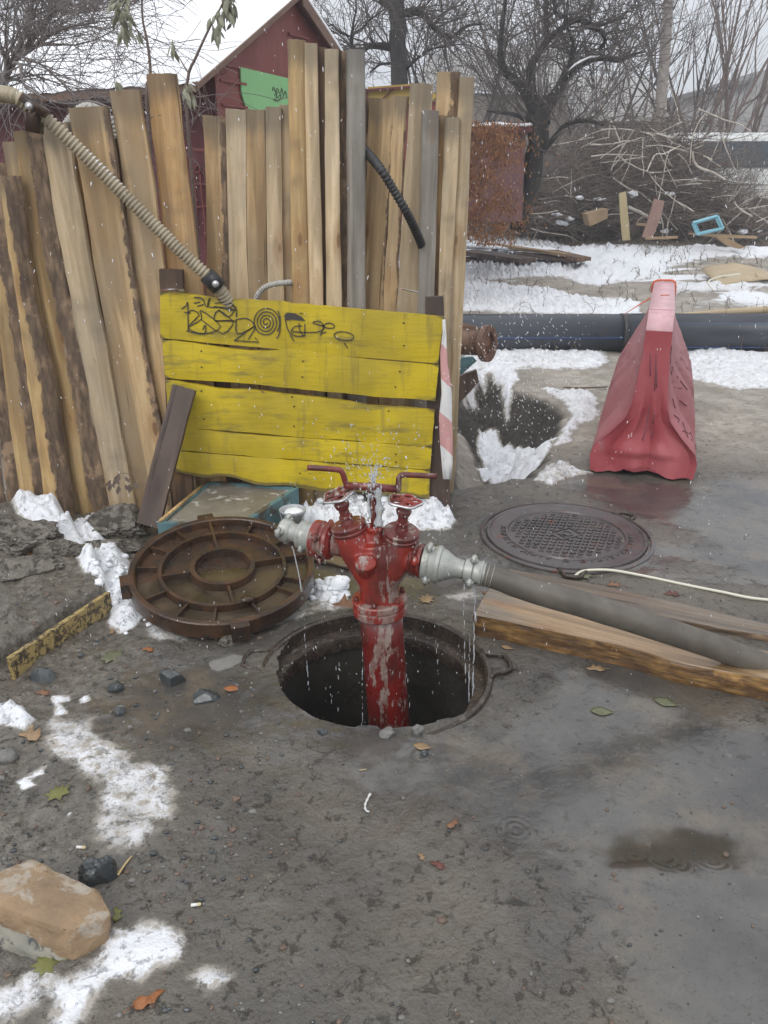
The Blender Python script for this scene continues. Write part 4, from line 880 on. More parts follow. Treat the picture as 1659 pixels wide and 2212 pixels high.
# ---------------------------------------------------------------- corrugated hoses
def corr(name, pts, r, pitch, mat, label, amp=.16, parent=None, n=18):
    pts = smooth_path(pts, 10); L = [0]
    for a, b in zip(pts[:-1], pts[1:]): L.append(L[-1] + (b - a).length)
    N = int(L[-1] / (pitch / 4)); q = []; rr_ = []; j = 0
    for i in range(N + 1):
        s = L[-1] * i / N
        while j < len(L) - 2 and L[j + 1] < s: j += 1
        q.append(pts[j].lerp(pts[j + 1], (s - L[j]) / max(1e-9, L[j + 1] - L[j]))); rr_.append(r * (1 + amp * math.cos(2 * math.pi * s / pitch) - amp))
    m = MB(); m.add(tube(q, rr_, n)); o = obj(name, m, mat, parent); return o
def mk_corr(name, c1, c2, snowy=.55):
    n = NT(name); g = n.n('ShaderNodeNewGeometry'); sx = n.n('ShaderNodeSeparateXYZ'); n.L(g.outputs['Normal'], sx.inputs[0])
    a = n.noise(6, 5, .7); s = n.ramp(n.ma('ADD', n.ma('MULTIPLY', sx.outputs[2], .55), n.ma('SUBTRACT', n.noise(2.3, 4, .6), .55)), .45, .55)
    pt = n.ramp(g.outputs['Pointiness'], .46, .54)
    c = n.mix(n.ramp(a, .35, .7), c1, c2); c = n.mix(n.ma('MULTIPLY', s, snowy), c, (.80, .82, .85))
    return n.fin(c, .5, n.bump(a, .2, .002))
M['corr'] = mk_corr('corrugated_beige', (.44, .375, .265), (.31, .26, .18), .8); M['corrd'] = mk_corr('corrugated_black', (.02, .02, .022), (.045, .045, .045), .9); M['corrl'] = mk_corr('corrugated_grey', (.42, .41, .38), (.34, .33, .30), .4)
def FY(x, y, r=.034): return P(x, y, 3.32 + .20 * x / 480.)
hs_ = thing('corrugated_hose', tuple(P(490, 650, 3.5)), 'long beige corrugated hose slanting down across the left fence boards', 'hose', 'corrugated hoses')
corr('hose_tube', [P(-160, 330, 3.9), P(-70, 232, 3.6), P(-20, 206, 3.4), P(25, 206, 3.33), P(60, 226, 3.34), P(110, 266, 3.37), P(200, 352, 3.42), P(300, 452, 3.45), P(400, 552, 3.47), P(455, 603, 3.49), P(492, 650, 3.53), P(530, 720, 3.6)], .030, .0165, 'corr', '', parent=hs_)
mb = MB(); mb.add(tube([P(446, 594, 3.485), P(473, 622, 3.50)], [.036, .036], 16)); mb.add(box(P(462, 604, 3.46), .055, .05, .05, Matrix.Rotation(R_(45), 3, 'Y'))); obj('clamp', mb, 'black', hs_)
mb = MB(); mb.add(lathe([(.014, -.01), (.014, .012), (0, .012)], P(466, 613, 3.43), (0, -1, 0), 12)); obj('bolt', mb, 'silver', hs_)
mb = MB(); mb.add(box(P(76, 228, 3.33), .095, .06, .03, Matrix.Rotation(R_(38), 3, 'Y'))); mb.add(box(P(76, 250, 3.35), .05, .05, .12, Matrix.Rotation(R_(12), 3, 'Y'))); obj('clamp', mb, 'rust', hs_)
mb = MB(); mb.add(lathe([(.012, -.01), (.012, .012), (0, .012)], P(64, 230, 3.29), (-.3, -1, .3), 12)); obj('bolt', mb, 'silver', hs_)
o = corr('corrugated_hose', [P(700, 250, 4.3), P(745, 280, 4.05), P(785, 322, 3.78), P(820, 362, 3.60), P(850, 410, 3.60), P(880, 462, 3.62), P(905, 515, 3.74), P(925, 570, 4.0)], .0205, .017, 'corrd', '', .12); tag(o, 'thick black corrugated hose hanging through the right fence boards', 'hose', 'corrugated hoses')
o = corr('corrugated_hose', [P(550, 665, 3.68), P(556, 640, 3.66), P(570, 622, 3.65), P(595, 613, 3.65), P(625, 611, 3.67), P(660, 612, 3.9), P(700, 614, 4.1)], .0145, .012, 'corrl', ''); tag(o, 'thin grey corrugated hose arching just above the yellow board', 'hose', 'corrugated hoses')
o = corr('corrugated_hose', [P(120, 340, 4.0), P(140, 280, 3.9), P(180, 235, 3.85), P(220, 245, 3.8), P(247, 275, 3.8), P(250, 330, 3.8)], .024, .016, 'corrl', ''); tag(o, 'pale hose loop behind the left fence boards', 'hose', 'corrugated hoses')
# ---------------------------------------------------------------- blue tray behind the cover
bt = thing('blue_tray', tuple(G(480, 1130)), 'shallow wooden tray with peeling blue sides and dirty snow, behind the rusty cover', 'tray')
M['bluepaint'] = simple('peeling_blue_paint', (.085, .17, .19), (.12, .23, .25), 6, .6, .6, .003, c3=(.085, .07, .055), t3=(.50, .6), stretch=(1, 1, 1))
M['traytop'] = simple('tray_dirty_top', (.17, .15, .12), (.25, .23, .19), 6, .45, .5, .006, c3=(.52, .50, .47), t3=(.56, .68))
zt = .17; A_ = G(345, 1128, zt); B_ = G(450, 1040, zt); C_ = G(640, 1052, zt); D_ = G(520, 1132, zt)
A_, B_, C_, D_ = [Vector((p.x, p.y, 0)) for p in (A_, B_, C_, D_)]
B_.y = min(B_.y, 3.9)
mb = MB(); mb.add(prism([p + Vector((0, 0, zt - .012)) for p in (A_, B_, C_, D_)], (0, 0, -.03)), smooth=False); obj('tray_bottom', mb, 'traytop', bt)
mb = MB()
for a, b in ((A_, B_), (B_, C_), (C_, D_), (D_, A_)):
    d = (b - a).normalized(); nn = Vector((d.y, -d.x, 0)) * .012
    if (a, b) in ((C_, D_),): nn = nn
    mb.add(prism([a + nn + Vector((0, 0, .02)), b + nn + Vector((0, 0, .02)), b + nn + Vector((0, 0, zt)), a + nn + Vector((0, 0, zt))], -nn * 2), smooth=False)
obj('tray_side', mb, 'bluepaint', bt)
mb = MB(); e = [G(470, 1056, zt), G(600, 1062, zt)]
mb.add(tube([A_ + Vector((0, 0, zt + .004)), B_ + Vector((0, 0, zt + .004))], .008, 6)); obj('yellow_edge', mb, 'ochre', bt)
# bucket
pb = on(634, 1130); pb = Vector((pb.x, 3.30, .02)); bk = thing('plastic_bucket', tuple(pb), 'small clear plastic bucket full of snow behind the hydrant', 'bucket')
n = NT('cloudy_plastic'); n.fin((.62, .65, .68), .25, Transmission_Weight=.45, spec=.5); M['plastic'] = n.m
c = P(632, 1100, 3.28); mb = MB(); mb.add(lathe([(.046, -.085), (.055, -.01), (.060, -.008), (.061, 0), (.058, .002), (.054, -.002), (.045, -.08)], c, (0, 0, 1), 36)); obj('pail', mb, 'plastic', bk)
mb = MB(); mb.add(blob(c + Vector((.005, 0, -.02)), .048, .048, .022, 2, .15, 1.5, 3)); obj('snow_fill', mb, 'snow', bk)
mb = MB(); mb.add(tube(smooth_path([c + Vector((-.059, 0, -.01)), c + Vector((-.03, -.06, -.05)), c + Vector((.03, -.06, -.055)), c + Vector((.06, 0, -.01))], 5), .0015, 6)); obj('handle', mb, 'silver', bk)
# yellow painted beam buried in the mud
a, b = BEAM; d = (b - a); d.z = 0; dn_ = Vector((d.y, -d.x, 0)).normalized() * .018
n = NT('peeling_yellow_beam'); v_ = n.map((1, 1, 1)); k = n.noise(38, 5, .75, n.map((1, 1, 1), rot=(0, 0, -math.atan2(d.y, d.x))), .3)
M['beam'] = n.fin(n.mix(n.ramp(k, .46, .56), (.38, .285, .11), (.07, .05, .033)), .6, n.bump(k, .7, .004))
mb = MB(); top = .074
mb.add(wprism([a.xy.to_3d() + dn_ * .0 + Vector((0, 0, -.05)), b.xy.to_3d() + Vector((0, 0, -.05)), b.xy.to_3d() + Vector((0, 0, top)), a.xy.to_3d() + Vector((0, 0, top))], -dn_, 12, .003, 3), smooth=False)
tag(obj('buried_beam', mb, 'beam'), 'half buried beam with peeling yellow paint at the left edge', 'beam')
# ---------------------------------------------------------------- rocks, rubble, snow lumps
def rock(x, y, wpx, hpx, mat, label, cat='stone', name='stone', seed=1, cut=6, dz=.3, yr=None, rot=0, amp=.3, group='stones in the mud'):
    p = on(x, y); k = PX(p); sx = wpx * k / 2; sz = hpx * k / 2 / .85; sy = (yr or .8) * sx; m = MB(); m.add(blob(p + Vector((0, 0, sz * dz)), sx, sy, sz, seed, amp, 1.4, 5 if mat == 'clod' else 4, rot=rot, cut=cut, amp2=.22 if mat == 'clod' else .08), smooth=cut == 0)
    o = obj(name, m, mat); tag(o, label, cat, group); return o
rock(372, 1473, 56, 44, 'darkstone', 'black wet stone standing in the brown puddle left of the hole', seed=4, cut=8)
rock(446, 1508, 60, 30, 'darkstone', 'low dark stone half sunk right of the black puddle stone', seed=5, cut=6, dz=.1)
rock(95, 1466, 58, 40, 'darkstone', 'dark stone in the mud below the yellow painted beam', seed=6, cut=6, dz=.1)
rock(248, 1490, 36, 26, 'darkstone', 'small dark stone at the left rim of the brown puddle', seed=7)
rock(217, 1896, 78, 74, 'darkstone', 'smooth black pebble touching the brown block', seed=8, cut=3, dz=.3, amp=.45)
rock(16, 1640, 46, 30, 'greystone', 'round grey green pebble at the far left edge', seed=9, cut=0, amp=.15)
rock(490, 1432, 76, 22, 'greystone', 'flat grey concrete chip left of the open manhole', seed=10, cut=5, dz=-.1)
rock(497, 1385, 60, 46, 'clod', 'muddy concrete crumb between the rusty cover and the hole', 'rubble', 'rubble', 11, 8, -.1)
rock(695, 1583, 22, 16, 'darkstone', 'tiny dark stone on the front left lip of the hole', seed=12)
rock(835, 1586, 40, 22, 'greystone', 'grey stone on the front lip of the hole below the red pipe', seed=13, cut=4, dz=.1)
rock(902, 1582, 26, 24, 'greystone', 'round pebble right of the red pipe on the hole edge', seed=14, cut=0)
rock(918, 1630, 18, 16, 'darkstone', 'small dark pebble beside the orange leaf in the puddle', seed=15, cut=3)
rock(258, 1542, 26, 24, 'darkstone', 'dark crumb in the mud above the slushy streak', seed=16)
rock(262, 1530, 16, 12, 'greystone', 'grey crumb above the slushy streak', seed=17)
rock(455, 1690, 14, 10, 'darkstone', 'black crumb in the middle of the mud', seed=18)
rock(178, 1712, 0, 0, 'darkstone', 'x', seed=19) if False else None
rock(255, 1142, 150, 62, 'clod', 'flat lump of muddy rubble against the foot of the leaning plank', 'rubble', 'rubble', 21, 3, .35, .55, amp=.35, group='rubble lumps by the left fence')
rock(60, 1172, 150, 70, 'clod', 'large rubble lump capped with snow at the left fence foot', 'rubble', 'rubble', 22, 3, .15, .6, group='rubble lumps by the left fence')
rock(130, 1190, 120, 46, 'clod', 'rubble lump in front of the snow capped one', 'rubble', 'rubble', 23, 4, .05, .6, group='rubble lumps by the left fence')
rock(10, 1160, 90, 66, 'clod', 'grey rubble lump cut by the left picture edge', 'rubble', 'rubble', 24, 3, .1, .7, group='rubble lumps by the left fence')
rock(225, 1190, 130, 34, 'clod', 'low crumbled mud ridge left of the rusty cover', 'rubble', 'rubble', 25, 2, .0, .5, group='rubble lumps by the left fence')
rock(60, 1225, 150, 40, 'clod', 'low brown mud lump under the left snow cap', 'rubble', 'rubble', 26, 2, -.1, .6, group='rubble lumps by the left fence')
# brick-like block
bp = on(120, 2010); k = PX(bp)
def gp(x, y, z): return G(x, y, z)
tz = .075
top = [gp(-75, 1905, tz + .012), gp(60, 1853, tz + .01), gp(88, 1842, tz + .006), gp(160, 1880, tz), gp(222, 1925, tz), gp(246, 1975, tz - .006), gp(215, 1988, tz - .006), gp(166, 1996, tz - .01), gp(90, 1960, tz - .004), gp(0, 1908, tz)]
bl = thing('stone_block', tuple(on(120, 2040)), 'large tan rectangular stone block with cement on its face, lower left corner', 'stone block')
M['tanstone'] = simple('tan_stone', (.31, .21, .12), (.22, .155, .095), 9, .8, .9, .006, c3=(.36, .31, .25), t3=(.52, .64), bsc=60)
M['cement'] = simple('grey_cement', (.20, .20, .17), (.30, .28, .23), 12, .75, .9, .006, c3=(.075, .08, .078), t3=(.54, .62), bsc=60)
top = [gp(-95, 1925, tz + .01), gp(70, 1850, tz), gp(222, 1925, tz), gp(248, 1972, tz - .004), gp(150, 2012, tz), gp(40, 1955, tz)]
m = MB()
import bmesh
def hull_block(pts, sub, amp, seed, bev=.006):
    bm = bmesh.new()
    for p in pts: bm.verts.new(p)
    r = bmesh.ops.convex_hull(bm, input=bm.verts); bmesh.ops.dissolve_limit(bm, angle_limit=R_(4), verts=bm.verts, edges=bm.edges)
    bmesh.ops.bevel(bm, geom=bm.edges[:], offset=bev, segments=2, affect='EDGES', profile=.6); bmesh.ops.triangulate(bm, faces=bm.faces)
    for _ in range(sub):
        es = [e for e in bm.edges if e.calc_length() > .012]
        bmesh.ops.subdivide_edges(bm, edges=es, cuts=1, use_grid_fill=True); bmesh.ops.triangulate(bm, faces=bm.faces)
    bm.normal_update()
    for v in bm.verts: v.co += v.normal * (amp * mnoise.noise(v.co * 14 + Vector((seed, 0, 0))) + amp * .5 * mnoise.noise(v.co * 45 + Vector((seed, 0, 0))))
    bm.verts.index_update(); r = ([v.co.copy() for v in bm.verts], [tuple(v.index for v in f.verts) for f in bm.faces]); bm.free(); return r
low = [Vector((p.x, p.y, -.03)) for p in (gp(-95, 1960, 0), gp(70, 1890, 0), gp(215, 1985, 0), gp(228, 2035, 0), gp(150, 2085, 0), gp(20, 1990, 0))]
m.add(hull_block(top + low, 5, .006, 3, .012)); obj('block', m, 'tanstone', bl)
m = MB(); m.add(hull_block([gp(-95, 1935, tz - .004), gp(40, 1965, tz - .004), gp(110, 2000, tz - .016), gp(160, 2030, tz - .05), gp(-95, 1990, .0), gp(30, 2030, -.0), gp(155, 2098, -.01), gp(130, 2100, -.02), gp(-95, 2040, -.02), gp(60, 2055, .01)], 4, .004, 9)); obj('cement_crust', m, 'cement', bl)
# small things lying about
n = NT('cig_paper'); n.fin((.75, .74, .70), .7); M['paper'] = n.m; n = NT('cig_filter'); n.fin((.60, .50, .30), .8); M['filter'] = n.m
for (x, y, a, l) in ((176, 1833, -4, 'cigarette butt lying beside the slushy snow streak'), (424, 1957, 8, 'cigarette butt alone on the mud right of the stone block')):
    p = on(x, y, .004); d = Vector((math.cos(R_(a)), math.sin(R_(a)), 0)); t = thing('cigarette_butt', tuple(p), l, 'cigarette butt', 'cigarette butts'); m = MB(); m.add(tube([p - d * .0115, p + d * .0035], .0036, 12)); obj('paper', m, 'paper', t); m = MB(); m.add(tube([p + d * .0035, p + d * .011], .0037, 12)); obj('filter', m, 'filter', t)
LEAFC = dict(orange=(.34, .13, .045), brown=(.22, .11, .06), green=(.17, .17, .05), tan=(.33, .22, .12), dull=(.15, .16, .09), red=(.13, .045, .03), purple=(.16, .05, .04))
for k, c in LEAFC.items(): M['leaf_' + k] = simple('leaf_' + k, c, tuple(a * .7 for a in c), 30, .5, .4, .002, c3=tuple(min(1, a * 1.3) for a in c), t3=(.6, .68))
def leaf_shape(kind, s):
    if kind == 'maple': pr = [(0, -.5), (.12, -.25), (.45, -.35), (.35, -.08), (.55, .12), (.28, .15), (.3, .38), (.1, .3), (0, .6), (-.1, .3), (-.3, .38), (-.28, .15), (-.55, .12), (-.35, -.08), (-.45, -.35), (-.12, -.25)]
    elif kind == 'half': pr = [(-.1, -.5), (.15, -.45), (.35, -.3), (.2, -.1), (.4, .05), (.15, .2), (.05, .5), (-.1, .3), (-.05, 0), (-.2, -.2)]
    else: pr = [(.32 * math.sin(a) * (1 - .35 * abs(math.cos(a))) * (1.1 - .25 * math.cos(a)), -.5 * math.cos(a) * (1 + .12 * abs(math.cos(a)) ** 6)) for a in [2 * math.pi * k / 16 for k in range(16)]]
    return [(a * s, b * s) for a, b in pr]
def leaf(x, y, size_px, kind, col, ang, label, curl=.25, z=.004, lift=0, yy=None, seed=0):
    p = on(x, y, z) if yy is None else P(x, y, yy); s = size_px * PX(p); pr = leaf_shape(kind, s); R = Matrix.Rotation(R_(ang), 3, 'Z')
    cpt = Vector((0, 0, curl * s * .15)); v = [cpt]
    for ring in (.5, 1):
        for (a, b) in pr: v.append(Vector((a * ring, b * ring, curl * s * (.5 * (a * ring / s) ** 2 * 4 * (1 if a > 0 else .6)) + .02 * s * mnoise.noise(Vector((a * 90, b * 90, seed))))))
    k = len(pr); f = [(0, 1 + i, 1 + (i + 1) % k) for i in range(k)] + [(1 + i, 1 + k + i, 1 + k + (i + 1) % k, 1 + (i + 1) % k) for i in range(k)]
    m = MB(); m.add(([p + R @ q for q in v], f)); st = tube([p + R @ Vector((0, -.45 * s, .002)), p + R @ Vector((.05 * s, -.8 * s, .002))], .0008, 5); m.add(st)
    o = obj('fallen_leaf', m, 'leaf_' + col); sd = o.modifiers.new('t', 'SOLIDIFY'); sd.thickness = .0006; return tag(o, label, 'leaf', 'fallen leaves')
leaf(322, 2158, 72, 'half', 'orange', -55, 'curled orange leaf at the bottom of the picture', .6)
leaf(100, 2085, 60, 'maple', 'green', 100, 'yellow green maple leaf under the stone block', .2)
leaf(126, 1716, 52, 'maple', 'green', 30, 'green and brown leaf beside the slushy streak', .3)
leaf(60, 1592, 60, 'half', 'tan', 70, 'curled tan leaf on the snow lump at the left edge', .8)
leaf(250, 1976, 40, 'half', 'green', 20, 'green leaf sticking out right of the stone block', .2)
leaf(86, 1224, 36, 'maple', 'dull', 10, 'pale green leaf on the rubble at the left', .1)
leaf(188, 1192, 26, 'oval', 'green', 60, 'yellowish leaf on the snow left of the rusty cover', .1)
leaf(56, 1196, 34, 'half', 'orange', 80, 'rusty orange leaf on the left rubble', .2)
leaf(244, 1420, 52, 'maple', 'dull', 40, 'dull green leaf at the edge of the brown puddle', .1)
leaf(318, 1405, 28, 'half', 'orange', 70, 'small orange leaf below the left snow', .3)
leaf(240, 1365, 22, 'half', 'tan', 30, 'small tan leaf at the tip of the left snow', .4)
leaf(90, 1500, 34, 'half', 'brown', 80, 'brown leaf beside the small snow scrap', .4)
leaf(503, 1489, 34, 'oval', 'orange', 88, 'narrow orange leaf left of the manhole frame', .1)
leaf(622, 1322, 40, 'half', 'orange', -35, 'orange leaf tucked under the rusty cover', .5)
leaf(745, 1318, 60, 'half', 'brown', 85, 'crumpled brown leaf on the back rim of the hole', .9, .02)
leaf(921, 1297, 36, 'maple', 'tan', 70, 'tan leaf behind the manhole rim', .2)
leaf(912, 1614, 36, 'oval', 'tan', 75, 'tan leaf in the puddle in front of the hole', .05)
leaf(1300, 1538, 44, 'oval', 'dull', 80, 'pale green leaf under the water, right of the hole', .02)
leaf(1437, 1518, 46, 'oval', 'dull', 60, 'faint olive leaf under the water near the plank', .02)
leaf(1260, 1243, 46, 'maple', 'dull', 70, 'pale green leaf by the end of the cream cable', .2)
leaf(1324, 1266, 32, 'half', 'brown', 80, 'brown leaf just in front of the cream cable', .5)
leaf(1450, 1286, 34, 'half', 'red', 85, 'dark red leaf in front of the cable on the right', .5)
leaf(1285, 1447, 42, 'half', 'tan', 85, 'tan leaf in front of the orange bark plank', .2)
leaf(978, 1780, 36, 'half', 'brown', -40, 'red brown leaf curled in the middle of the mud', .7)
leaf(943, 1871, 34, 'half', 'purple', 60, 'purplish leaf flat in the mud at the centre', .1)
leaf(908, 1852, 22, 'half', 'tan', 30, 'tiny tan leaf in the middle of the mud', .4)
leaf(1048, 1284, 26, 'half', 'brown', 30, 'brown leaf beside the pale plank end', .4)
leaf(1095, 1400, 24, 'oval', 'tan', 60, 'tiny tan leaf right of the manhole frame', .1)
def twig(pts, r, label, name='twig', mat='wood_twig', grp='twigs on the ground'):
    m = MB(); m.add(tube(smooth_path(pts, 4), [r * (1 - .5 * i / (4 * len(pts))) for i in range((len(pts) - 1) * 4 + 1)], 6)); return tag(obj(name, m, M[mat]), label, 'twig', grp)
M['wood_twig'] = simple('twig_bark', (.14, .095, .06), (.09, .065, .045), 20, .7); M['straw'] = simple('straw', (.55, .42, .20), (.46, .34, .16), 30, .6)
twig([on(255, 1893, .004), on(270, 1872, .006), on(285, 1852, .004)], .003, 'short straw coloured splinter beside the black pebble', 'splinter', 'straw')
twig([on(1216, 850, .02), on(1260, 846, .03), on(1312, 841, .02)], .008, 'dark stick lying on the snow past the pit')
twig([on(776, 1666, .003), on(792, 1664, .004)], .0012, 'pair of pine needles in the mud in front of the hole', 'pine_needle', 'straw', 'pine needles')
n = NT('foil'); n.fin((.62, .62, .62), .3, n.bump(n.noise(200), .8, .002), .3); M['foil'] = n.m
p0 = [on(x, y, .004) for x, y in ((800, 1716), (794, 1728), (789, 1740), (790, 1752), (798, 1756))]; m = MB(); m.add(tube(smooth_path(p0, 4), [.004 if i < 3 else .0022 + .001 * (i % 3) for i in range(17)], 8, flat=.3)); tag(obj('paper_scrap', m, 'foil'), 'twisted silvery paper scrap lying in the mud', 'litter')
# gravel crumbs and debris: uncountable
m = MB(); ms = []; rg = random.Random(3); pts_ = []
for i in range(2600):
    if rg.random() < .45: x = rg.uniform(-20, 620); y = rg.uniform(1160, 2200)
    else: x = rg.uniform(0, 1660); y = rg.uniform(1130, 2210)
    p = G(x, y); d = math.hypot(p.x - HC.x, p.y - HC.y)
    if d < .40 or math.hypot(p.x - C2.x, p.y - C2.y) < .42: continue
    wet = x > 900 or y > 1900
    if wet and rg.random() < .55: continue
    pts_.append((p.x, p.y, abs(rg.gauss(0, 1)) * (.0035 if x < 560 else .0020) + .0013, rg.random()))
a = np.array(pts_); mk, t_ = snowmask(a[:, 0], a[:, 1]); zz = gz(a[:, 0], a[:, 1]) + t_
V, F = ico(1)
M['grit'] = simple('brown_grit', (.10, .07, .05), (.17, .12, .09), 30)
for (x, y, s_, r_), z_, sn_ in zip(pts_, zz, mk):
    if sn_ > .3: continue
    q = Vector((x, y, z_ + s_ * .2)); ax = rg.uniform(.7, 1.4); m.add(([q + Vector((v.x * s_ * ax * (1 + .3 * math.sin(9 * v.y + r_ * 9)), v.y * s_ * (1 + .3 * math.sin(7 * v.z + r_ * 5)), v.z * s_ * .7)) for v in V], F), 0 if r_ < .4 else (1 if r_ < .8 else 2), smooth=False)
tag(obj('gravel', m, ['darkstone', 'greystone', 'grit']), 'scattered gravel crumbs pressed into the mud', 'gravel', kind='stuff')
# loose bits of slush behind the cover and grit
m = MB(); rg = random.Random(5)
for (cx, cy, n_, sx, sy, s0) in ((705, 1278, 26, 40, 14, .014), (715, 1272, 5, 30, 8, .028), (285, 1270, 60, 50, 50, .013), (225, 1230, 30, 30, 20, .014), (380, 1335, 12, 60, 15, .010), (90, 1150, 8, 40, 20, .02), (820, 1120, 26, 130, 10, .018)):
    for i in range(n_):
        p = on(cx + rg.gauss(0, sx * .6), cy + rg.gauss(0, sy * .6)); s_ = s0 * rg.uniform(.4, 1.2); m.add(blob(p + Vector((0, 0, s_ * .3)), s_ * 1.2, s_, s_ * .8, rg.randint(0, 99), .4, 1.5, 2))
tag(obj('snow_crumbs', m, 'snow'), 'crumbs of wet snow scattered around the rusty cover', 'snow', kind='stuff')
# ---------------------------------------------------------------- black pipe, rusty flanged pipe
M['pipe'] = simple('black_pe_pipe', (.030, .036, .045), (.055, .062, .075), 3, .38, .15, .003, stretch=(.3, 1, 1), c3=(.10, .11, .12), t3=(.62, .75))
n = NT('blue_stripe'); n.fin((.06, .12, .34), .5); M['bstripe'] = n.m
PYc = 7.78; PR = .178
pp = thing('black_pipe', (3, PYc, 0), 'large black plastic pipe with blue stripes lying across the snowy ground', 'pipe')
mb = MB(); z0 = float(gz(np.array([3.]), np.array([PYc]))[0]) + PR - .005
mb.add(tube([(-3, PYc, z0), (0, PYc, z0), (2.32, PYc, z0)], PR, 40)); mb.add(tube([(2.335, PYc, z0 + .004), (6, PYc, z0), (12, PYc, z0)], PR * 1.01, 40)); obj('pipe_body', mb, 'pipe', pp)
mb = MB(); mb.add(tube([(2.30, PYc, z0), (2.35, PYc, z0)], PR * 1.035, 40)); obj('weld_bead', mb, 'black', pp)
for a, x0, x1 in ((R_(-6), -3, 2.3), (R_(38), 2.36, 12), (R_(-42), 2.36, 12)):
    mb = MB(); y = PYc - math.cos(a) * PR * 1.0; z = z0 + math.sin(a) * PR; mb.add(tube([(x0, y, z), (x1, y, z)], .0042, 6)); obj('stripe', mb, 'bstripe', pp)
rp = thing('rusty_pipe', tuple(P(1020, 770, 4.9)), 'rusty steel pipe end with a flange sticking out behind the right fence', 'pipe')
a_ = P(940, 738, 5.1); b_ = P(1052, 742, 4.9); mb = MB(); mb.add(tube([a_, b_], .075, 32)); obj('pipe_body', mb, 'rust2', rp)
mb = MB(); d = (b_ - a_).normalized(); mb.add(lathe([(.078, -.02), (.112, -.018), (.112, .018), (.08, .02), (.068, .02), (.066, -.1)], b_, d, 40, close=True)); obj('flange', mb, 'rust2', rp, crease=35)
mb = MB(); mb.add(prism([P(985, 702, 5.05), P(1000, 698, 5.05), P(1055, 714, 4.9), P(1058, 722, 4.9), P(1030, 722, 4.95), P(985, 722, 5.05)], (0, .02, 0)), smooth=False); obj('bracket', mb, 'rust2', rp)
bb = MB(); bb.add(wprism([P(975, 776, 4.75), P(1022, 772, 4.75), P(1030, 780, 4.75), P(990, 815, 4.75), P(960, 850, 4.75)], (0, .03, 0), 6, .004), smooth=False); tag(obj('blue_board', bb, 'bluepaint'), 'peeling blue board wedged under the rusty pipe end', 'board')
bb = MB(); bb.add(wprism([P(975, 820, 4.6), P(1030, 800, 4.6), P(1035, 825, 4.6), P(985, 880, 4.6), P(965, 900, 4.6)], (0, .04, 0), 6, .006), smooth=False); tag(obj('rotten_board', bb, 'darkplank'), 'rotten brown board on the pit edge under the blue board', 'board')
# ---------------------------------------------------------------- plastic water barrier
FB = G(1384, 1018); AX = Vector((.322, .947, 0)); RX = Vector((.947, -.322, 0))
n = NT('faded_pink_plastic'); a = n.noise(3, 4, .6, n.map((1, 1, .6))); gy = n.n('ShaderNodeSeparateXYZ'); n.L(n.map(), gy.inputs[0])
c = n.mix(n.ramp(a, .35, .65), (.31, .050, .060), (.37, .085, .095)); c = n.mix(n.attr('fade'), c, (.43, .265, .275))
c = n.mix(n.ramp(n.noise(11, 5, .7, n.map((1, 1, .3))), .60, .72, 0, .5), c, (.22, .13, .13)); c = n.mix(n.ramp(n.noise(26, 5, .7), .66, .72, 0, .5), c, (.30, .22, .2))
M['barrier'] = n.fin(c, .58, n.bump(n.noise(18, 4, .6), .25, .006))
br = thing('plastic_barrier', tuple(FB), 'faded red plastic road barrier seen end on in the wet mud', 'road barrier')
LB = 1.6
def wfront(z):
    T = [(0, .275), (.09, .285), (.14, .265), (.22, .185), (.30, .118), (.38, .092), (.52, .078), (.64, .070), (.78, .068), (.87, .066)]
    for (a, wa), (b, wb) in zip(T[:-1], T[1:]):
        if z <= b: return lerp(wa, wb, (z - a) / (b - a))
    return .066
def wmid(z):
    T = [(0, .275), (.10, .285), (.25, .262), (.40, .235), (.50, .19), (.60, .14), (.68, .10), (.74, .078), (.80, .07), (.90, .068)]
    for (a, wa), (b, wb) in zip(T[:-1], T[1:]):
        if z <= b: return lerp(wa, wb, (z - a) / (b - a))
    return .068
ns, nz_ = 40, 40; V_ = []; AT = []; F_ = []
def zt_(s): return .775 + .09 * sm(0, .16, s)
def bpt(s, k, side):
    u = k / nz_; z = u * zt_(s); e = min(s, LB - s); w_ = lerp(wfront(z), wmid(z), sm(0, .42, e))
    # stretched folds radiating from the shoulder
    if .06 < z < .72: ang = (s + .02) / (.86 - z); w_ -= .032 * max(0, math.sin(ang * 17)) ** 3 * sm(.72, .5, z) * (sm(.03, .12, e)) * sm(.06, .2, z)
    lean = -.13 * (1 - u) ** 1.3 if s == 0 else 0; back = -.10 * (1 - u) ** 1.3 * max(0, 1 - s / .3) if s > 0 else lean + .0
    p = FB + AX * (s + (-.10 * (1 - u) ** 1.3 * max(0, 1 - s / .3))) + RX * (side * w_); p.z = FB.z + z + .012; return p
for i in range(ns + 1):
    s = LB * (i / ns) ** 1.3
    for k in range(nz_ + 1): V_.append(bpt(s, k, -1)); AT.append(.62 * sm(0, .12, s) * (.35 + .65 * k / nz_))
    for k in range(nz_, -1, -1): V_.append(bpt(s, k, 1)); AT.append(.62 * sm(0, .12, s) * (.35 + .65 * k / nz_))
rw = 2 * (nz_ + 1)
for i in range(ns):
    for k in range(rw - 1): F_.append((i * rw + k, i * rw + k + 1, (i + 1) * rw + k + 1, (i + 1) * rw + k))
mb = MB(); mb.add((V_, F_)); nc = 16
